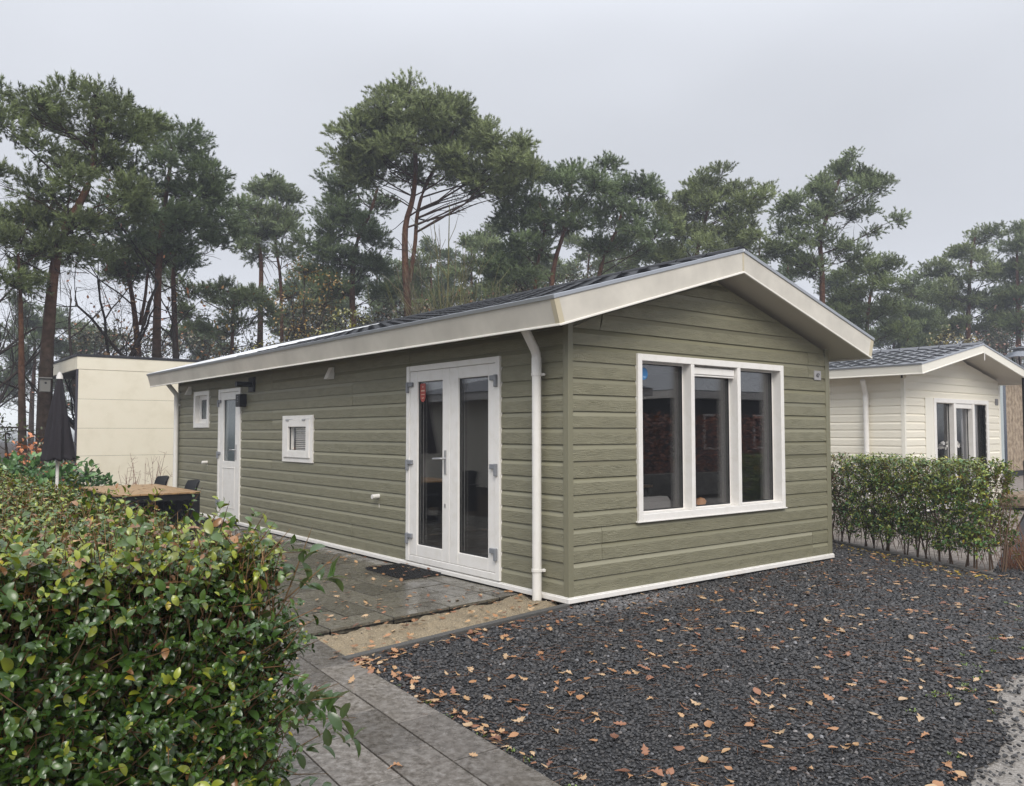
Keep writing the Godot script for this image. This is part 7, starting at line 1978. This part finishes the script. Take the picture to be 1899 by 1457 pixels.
	pine("distant dark pine under the slanting pine", Vector3(24.92, -0.12, -24.16), 0.15, [[Vector3(0.00, 0.00, 0.00), Vector3(0.00, 3.28, 0.00), Vector3(-0.04, 6.31, 0.00), Vector3(-0.28, 9.08, 0.00)]], [Vector4(-0.02, 9.26, 0.70, 0.55), Vector4(0.67, 8.80, 0.73, 0.39), Vector4(0.86, 8.24, 0.81, 0.35), Vector4(-0.18, 7.76, 0.65, 0.36), Vector4(0.72, 7.27, 0.69, 0.37), Vector4(1.21, 7.07, 0.84, 0.40), Vector4(-0.78, 6.57, 0.94, 0.44), Vector4(-1.04, 6.03, 0.62, 0.37), Vector4(-0.26, 5.45, 0.92, 0.48), Vector4(-1.45, 5.27, 0.78, 0.35), Vector4(-0.52, 4.73, 0.91, 0.33), Vector4(-1.03, 4.43, 0.75, 0.37), Vector4(1.51, 3.57, 0.68, 0.40)], 126, Color(0.164, 0.206, 0.092), 1.00, "distant pines of the wood behind")
	pine("distant dark pine low under the tallest gable-side pine", Vector3(39.57, -0.12, -22.70), 0.15, [[Vector3(0.00, 0.00, 0.00), Vector3(0.00, 3.58, 0.00), Vector3(-0.09, 6.53, 0.00), Vector3(-0.29, 9.17, 0.00)]], [Vector4(-0.64, 9.36, 1.18, 0.47), Vector4(-0.45, 8.98, 0.72, 0.65), Vector4(0.65, 8.08, 1.10, 0.60), Vector4(-0.54, 8.03, 0.80, 0.41), Vector4(-0.82, 7.29, 0.92, 0.39), Vector4(-0.51, 6.77, 1.11, 0.58), Vector4(0.77, 6.29, 0.95, 0.49), Vector4(0.29, 6.17, 0.68, 0.46), Vector4(-0.11, 5.81, 0.71, 0.46), Vector4(-0.46, 4.93, 0.92, 0.61), Vector4(0.97, 4.67, 0.83, 0.49), Vector4(-0.73, 4.21, 1.11, 0.60), Vector4(-0.86, 4.02, 0.67, 0.54)], 127, Color(0.116, 0.158, 0.067), 1.00, "distant pines of the wood behind")


func other_trees() -> void:
	bare_tree("dark bare tree with crooked stem at the far left edge", Vector3(-1.99, -0.12, -21.33), 8.5, 0.11, Vector3(0.0, 0, 0.0), 61, 5)
	bare_tree("bare oak with a long crooked limb behind the flat roof", Vector3(-0.32, -0.12, -19.99), 8.0, 0.13, Vector3(0.35, 0, 0.25), 32, 5, 60)
	bare_tree("slim bare tree left of the fork-topped pine", Vector3(1.05, -0.12, -21.46), 8.0, 0.08, Vector3(-0.05, 0, 0), 33, 5, 60)
	bare_tree("bare oak with spreading limbs at the flat roof's right end", Vector3(2.52, -0.12, -19.01), 6.5, 0.15, Vector3(0.15, 0, 0.1), 34, 5, 260, Color(0.30, 0.16, 0.05))
	bare_tree("bare grey tree left of the slim two-stemmed pine", Vector3(5.26, -0.12, -21.93), 7.0, 0.10, Vector3(0.1, 0, 0.05), 35, 5, 120, Color(0.34, 0.22, 0.06))
	bare_tree("bare tree with a few orange leaves left of the central trunk", Vector3(7.77, -0.12, -17.37), 6.5, 0.07, Vector3(0.1, 0, 0.1), 36, 5, 140, Color(0.42, 0.10, 0.05))
	bare_tree("bare dark tree between the nest box pine and the left edge", Vector3(-1.93, -0.12, -26.39), 9.0, 0.12, Vector3(0.0, 0, 0.1), 37, 5)
	bare_tree("thin bare tree behind the folded parasol", Vector3(1.56, -0.12, -27.44), 8.0, 0.10, Vector3(0.1, 0, 0), 38, 5, 120, Color(0.30, 0.12, 0.06))
	bare_tree("bare reddish-twigged tree behind the street lamp", Vector3(34.39, -0.12, -8.93), 7.5, 0.14, Vector3(0.0, 0, 0), 39, 6, 500, Color(0.20, 0.10, 0.07))
	bare_tree("bare tree with rusty leaves right of the central trunk", Vector3(8.70, -0.12, -15.35), 5.5, 0.06, Vector3(0.0, 0, 0), 40, 5, 160, Color(0.40, 0.15, 0.06))
	coppice("many-stemmed greenish bare tree right of the central pine", Vector3(7.28, -0.12, -12.65), 41)
	leafy_tree("ochre-leaved young tree right of the slim two-stemmed pine", Vector3(6.34, -0.12, -19.80), [Vector4(-0.05, 6.96, 0.70, 0.39), Vector4(-0.31, 5.98, 0.79, 0.42), Vector4(0.49, 5.89, 0.79, 0.46), Vector4(0.84, 6.60, 0.53, 0.35), Vector4(-0.03, 5.00, 0.88, 0.39)], [Color(0.25, 0.16, 0.035), Color(0.19, 0.14, 0.04), Color(0.30, 0.18, 0.05)], 51, 0.10, 1.00)
	leafy_tree("yellow-green shrub above the roof below the dark narrow pine", Vector3(5.80, -0.12, -16.39), [Vector4(-0.02, 4.78, 0.53, 0.41), Vector4(0.45, 4.46, 0.63, 0.31), Vector4(-0.33, 4.30, 0.63, 0.25), Vector4(0.76, 4.94, 0.38, 0.34), Vector4(0.29, 5.09, 0.38, 0.22)], [Color(0.24, 0.22, 0.04), Color(0.19, 0.19, 0.045), Color(0.12, 0.13, 0.04)], 52, 0.10, 1.00)
	leafy_tree("low yellow-leaved shrub at the roof's shiny end", Vector3(4.17, -0.12, -16.41), [Vector4(-0.32, 4.04, 0.54, 0.21), Vector4(0.35, 4.19, 0.51, 0.21), Vector4(-0.77, 3.89, 0.45, 0.15)], [Color(0.26, 0.23, 0.05), Color(0.2, 0.18, 0.05)], 53, 0.08, 1.00)
	leafy_tree("brown-leaved undergrowth right of the green coppice", Vector3(10.74, -0.12, -16.28), [Vector4(-0.36, 5.88, 0.70, 0.39), Vector4(0.53, 5.70, 0.70, 0.35), Vector4(-0.89, 5.35, 0.70, 0.35), Vector4(-1.60, 5.70, 0.63, 0.35)], [Color(0.16, 0.12, 0.06), Color(0.2, 0.1, 0.05), Color(0.10, 0.11, 0.05)], 54, 0.10, 0.80)
	leafy_tree("pale yellow shrub above the cream cabin's roof", Vector3(30.21, -0.12, -9.71), [Vector4(0.08, 5.63, 0.58, 0.31), Vector4(0.85, 5.40, 0.53, 0.27), Vector4(-0.48, 5.29, 0.44, 0.27)], [Color(0.27, 0.22, 0.07), Color(0.2, 0.17, 0.06)], 55, 0.11, 1.00)
	leafy_tree("dark evergreen undergrowth at the left edge", Vector3(-2.74, -0.12, -12.97), [Vector4(-0.09, 1.63, 0.42, 0.31), Vector4(0.33, 1.48, 0.38, 0.25), Vector4(-0.51, 1.74, 0.42, 0.42)], [Color(0.06, 0.085, 0.03), Color(0.09, 0.11, 0.04)], 56, 0.07, 1.40)
	leafy_tree("brown-green undergrowth left of the ochre tree's foot", Vector3(10.52, -0.12, -27.97), [Vector4(-1.01, 6.64, 0.88, 0.61), Vector4(-0.70, 5.85, 0.77, 0.64), Vector4(-0.82, 6.16, 0.99, 0.66), Vector4(0.18, 6.66, 0.91, 0.51), Vector4(-0.62, 6.17, 0.98, 0.65), Vector4(0.32, 6.07, 1.01, 0.58)], [Color(0.10, 0.10, 0.045), Color(0.15, 0.11, 0.05), Color(0.07, 0.09, 0.045)], 60, 0.13, 0.70)
	leafy_tree("brown-green undergrowth at the central pine's left foot", Vector3(11.56, -0.12, -24.58), [Vector4(-0.46, 5.74, 0.93, 0.57), Vector4(-0.44, 6.08, 0.87, 0.56), Vector4(0.30, 6.26, 0.86, 0.55), Vector4(-0.71, 6.30, 1.08, 0.41), Vector4(-0.03, 6.07, 0.68, 0.47), Vector4(-0.78, 5.94, 1.07, 0.42)], [Color(0.16, 0.10, 0.05), Color(0.10, 0.09, 0.045), Color(0.08, 0.10, 0.05)], 61, 0.13, 0.70)
	leafy_tree("brown-green undergrowth behind the central pine's foot", Vector3(13.83, -0.12, -25.33), [Vector4(-0.47, 6.80, 0.82, 0.59), Vector4(1.03, 5.89, 0.88, 0.65), Vector4(-1.04, 6.43, 1.17, 0.54), Vector4(0.91, 5.66, 1.15, 0.44), Vector4(1.13, 6.43, 0.99, 0.48), Vector4(0.62, 6.61, 0.94, 0.47)], [Color(0.16, 0.10, 0.05), Color(0.10, 0.09, 0.045), Color(0.08, 0.10, 0.05)], 62, 0.13, 0.70)
	leafy_tree("brown-green undergrowth behind the coppice's foot", Vector3(16.43, -0.12, -25.81), [Vector4(0.28, 6.65, 1.08, 0.72), Vector4(0.51, 6.51, 1.09, 0.52), Vector4(0.27, 6.64, 0.77, 0.67), Vector4(-0.69, 6.81, 1.00, 0.66), Vector4(0.65, 6.85, 1.21, 0.58), Vector4(0.16, 6.13, 0.90, 0.66)], [Color(0.10, 0.10, 0.045), Color(0.15, 0.11, 0.05), Color(0.07, 0.09, 0.045)], 63, 0.13, 0.70)
	leafy_tree("brown-green undergrowth left of the leaning pines' foot", Vector3(17.75, -0.12, -23.48), [Vector4(-1.01, 6.78, 1.04, 0.59), Vector4(0.70, 6.67, 0.80, 0.58), Vector4(0.28, 6.89, 1.19, 0.67), Vector4(0.80, 7.74, 0.93, 0.70), Vector4(1.08, 6.81, 0.89, 0.66), Vector4(0.08, 6.93, 1.03, 0.69)], [Color(0.10, 0.10, 0.045), Color(0.15, 0.11, 0.05), Color(0.07, 0.09, 0.045)], 64, 0.13, 0.70)
	leafy_tree("brown-green undergrowth behind the leaning pines' foot", Vector3(19.73, -0.12, -23.18), [Vector4(1.19, 7.31, 0.99, 0.64), Vector4(0.17, 7.92, 1.22, 0.54), Vector4(0.01, 7.93, 0.84, 0.72), Vector4(-0.54, 7.58, 1.15, 0.52), Vector4(0.43, 7.21, 1.19, 0.59), Vector4(-0.41, 7.63, 0.92, 0.45)], [Color(0.10, 0.10, 0.045), Color(0.15, 0.11, 0.05), Color(0.07, 0.09, 0.045)], 65, 0.13, 0.70)
	leafy_tree("brown-green undergrowth at the slanting pine's foot", Vector3(21.28, -0.12, -21.95), [Vector4(0.76, 8.42, 0.89, 0.52), Vector4(1.06, 7.69, 1.24, 0.48), Vector4(0.18, 8.39, 1.01, 0.63), Vector4(-1.11, 7.82, 1.17, 0.48), Vector4(-0.47, 8.54, 1.21, 0.51), Vector4(-0.41, 8.49, 0.96, 0.64)], [Color(0.16, 0.10, 0.05), Color(0.10, 0.09, 0.045), Color(0.08, 0.10, 0.05)], 66, 0.13, 0.70)
	leafy_tree("brown-green undergrowth behind the shiny roof end", Vector3(7.58, -0.12, -30.32), [Vector4(-1.22, 5.67, 1.17, 0.62), Vector4(0.52, 4.95, 0.71, 0.51), Vector4(-0.12, 4.82, 1.13, 0.47), Vector4(1.11, 5.28, 0.85, 0.45), Vector4(-0.22, 5.33, 0.92, 0.51), Vector4(1.01, 5.38, 0.85, 0.64)], [Color(0.10, 0.10, 0.045), Color(0.15, 0.11, 0.05), Color(0.07, 0.09, 0.045)], 67, 0.13, 0.70)
	leafy_tree("brown-green undergrowth behind the straight pine's foot", Vector3(5.96, -0.12, -34.17), [Vector4(1.16, 6.10, 1.03, 0.64), Vector4(-0.04, 5.71, 0.84, 0.65), Vector4(-0.12, 5.53, 0.84, 0.66), Vector4(-1.24, 5.40, 0.95, 0.73), Vector4(-0.13, 5.48, 1.19, 0.72), Vector4(-0.66, 5.94, 0.99, 0.52)], [Color(0.16, 0.10, 0.05), Color(0.10, 0.09, 0.045), Color(0.08, 0.10, 0.05)], 68, 0.13, 0.70)
	leafy_tree("brown-green undergrowth behind the flat roof's left end", Vector3(2.99, -0.12, -33.98), [Vector4(-1.03, 4.85, 0.98, 0.51), Vector4(0.43, 5.95, 1.12, 0.69), Vector4(0.31, 5.94, 0.91, 0.66), Vector4(0.15, 5.74, 0.82, 0.44), Vector4(-0.02, 5.77, 0.91, 0.68), Vector4(0.88, 5.37, 1.07, 0.46)], [Color(0.10, 0.10, 0.045), Color(0.15, 0.11, 0.05), Color(0.07, 0.09, 0.045)], 69, 0.13, 0.70)
	leafy_tree("brown-green undergrowth behind the cream roof's left", Vector3(45.17, -0.12, -18.24), [Vector4(1.30, 7.13, 1.56, 0.70), Vector4(1.68, 7.42, 1.58, 0.92), Vector4(1.51, 6.69, 1.03, 0.70), Vector4(0.59, 6.36, 1.42, 0.60), Vector4(-0.39, 7.38, 1.09, 0.68), Vector4(0.16, 7.33, 1.15, 0.75)], [Color(0.10, 0.10, 0.045), Color(0.15, 0.11, 0.05), Color(0.07, 0.09, 0.045)], 70, 0.13, 0.70)
	leafy_tree("brown-green undergrowth behind the street lamp", Vector3(51.16, -0.12, -16.02), [Vector4(0.45, 7.18, 1.65, 0.62), Vector4(1.45, 8.42, 1.15, 0.91), Vector4(0.99, 7.44, 1.34, 0.91), Vector4(-0.10, 8.23, 1.17, 0.66), Vector4(-1.47, 6.81, 1.66, 0.75), Vector4(-0.15, 8.08, 1.55, 0.81)], [Color(0.10, 0.10, 0.045), Color(0.15, 0.11, 0.05), Color(0.07, 0.09, 0.045)], 71, 0.13, 0.70)
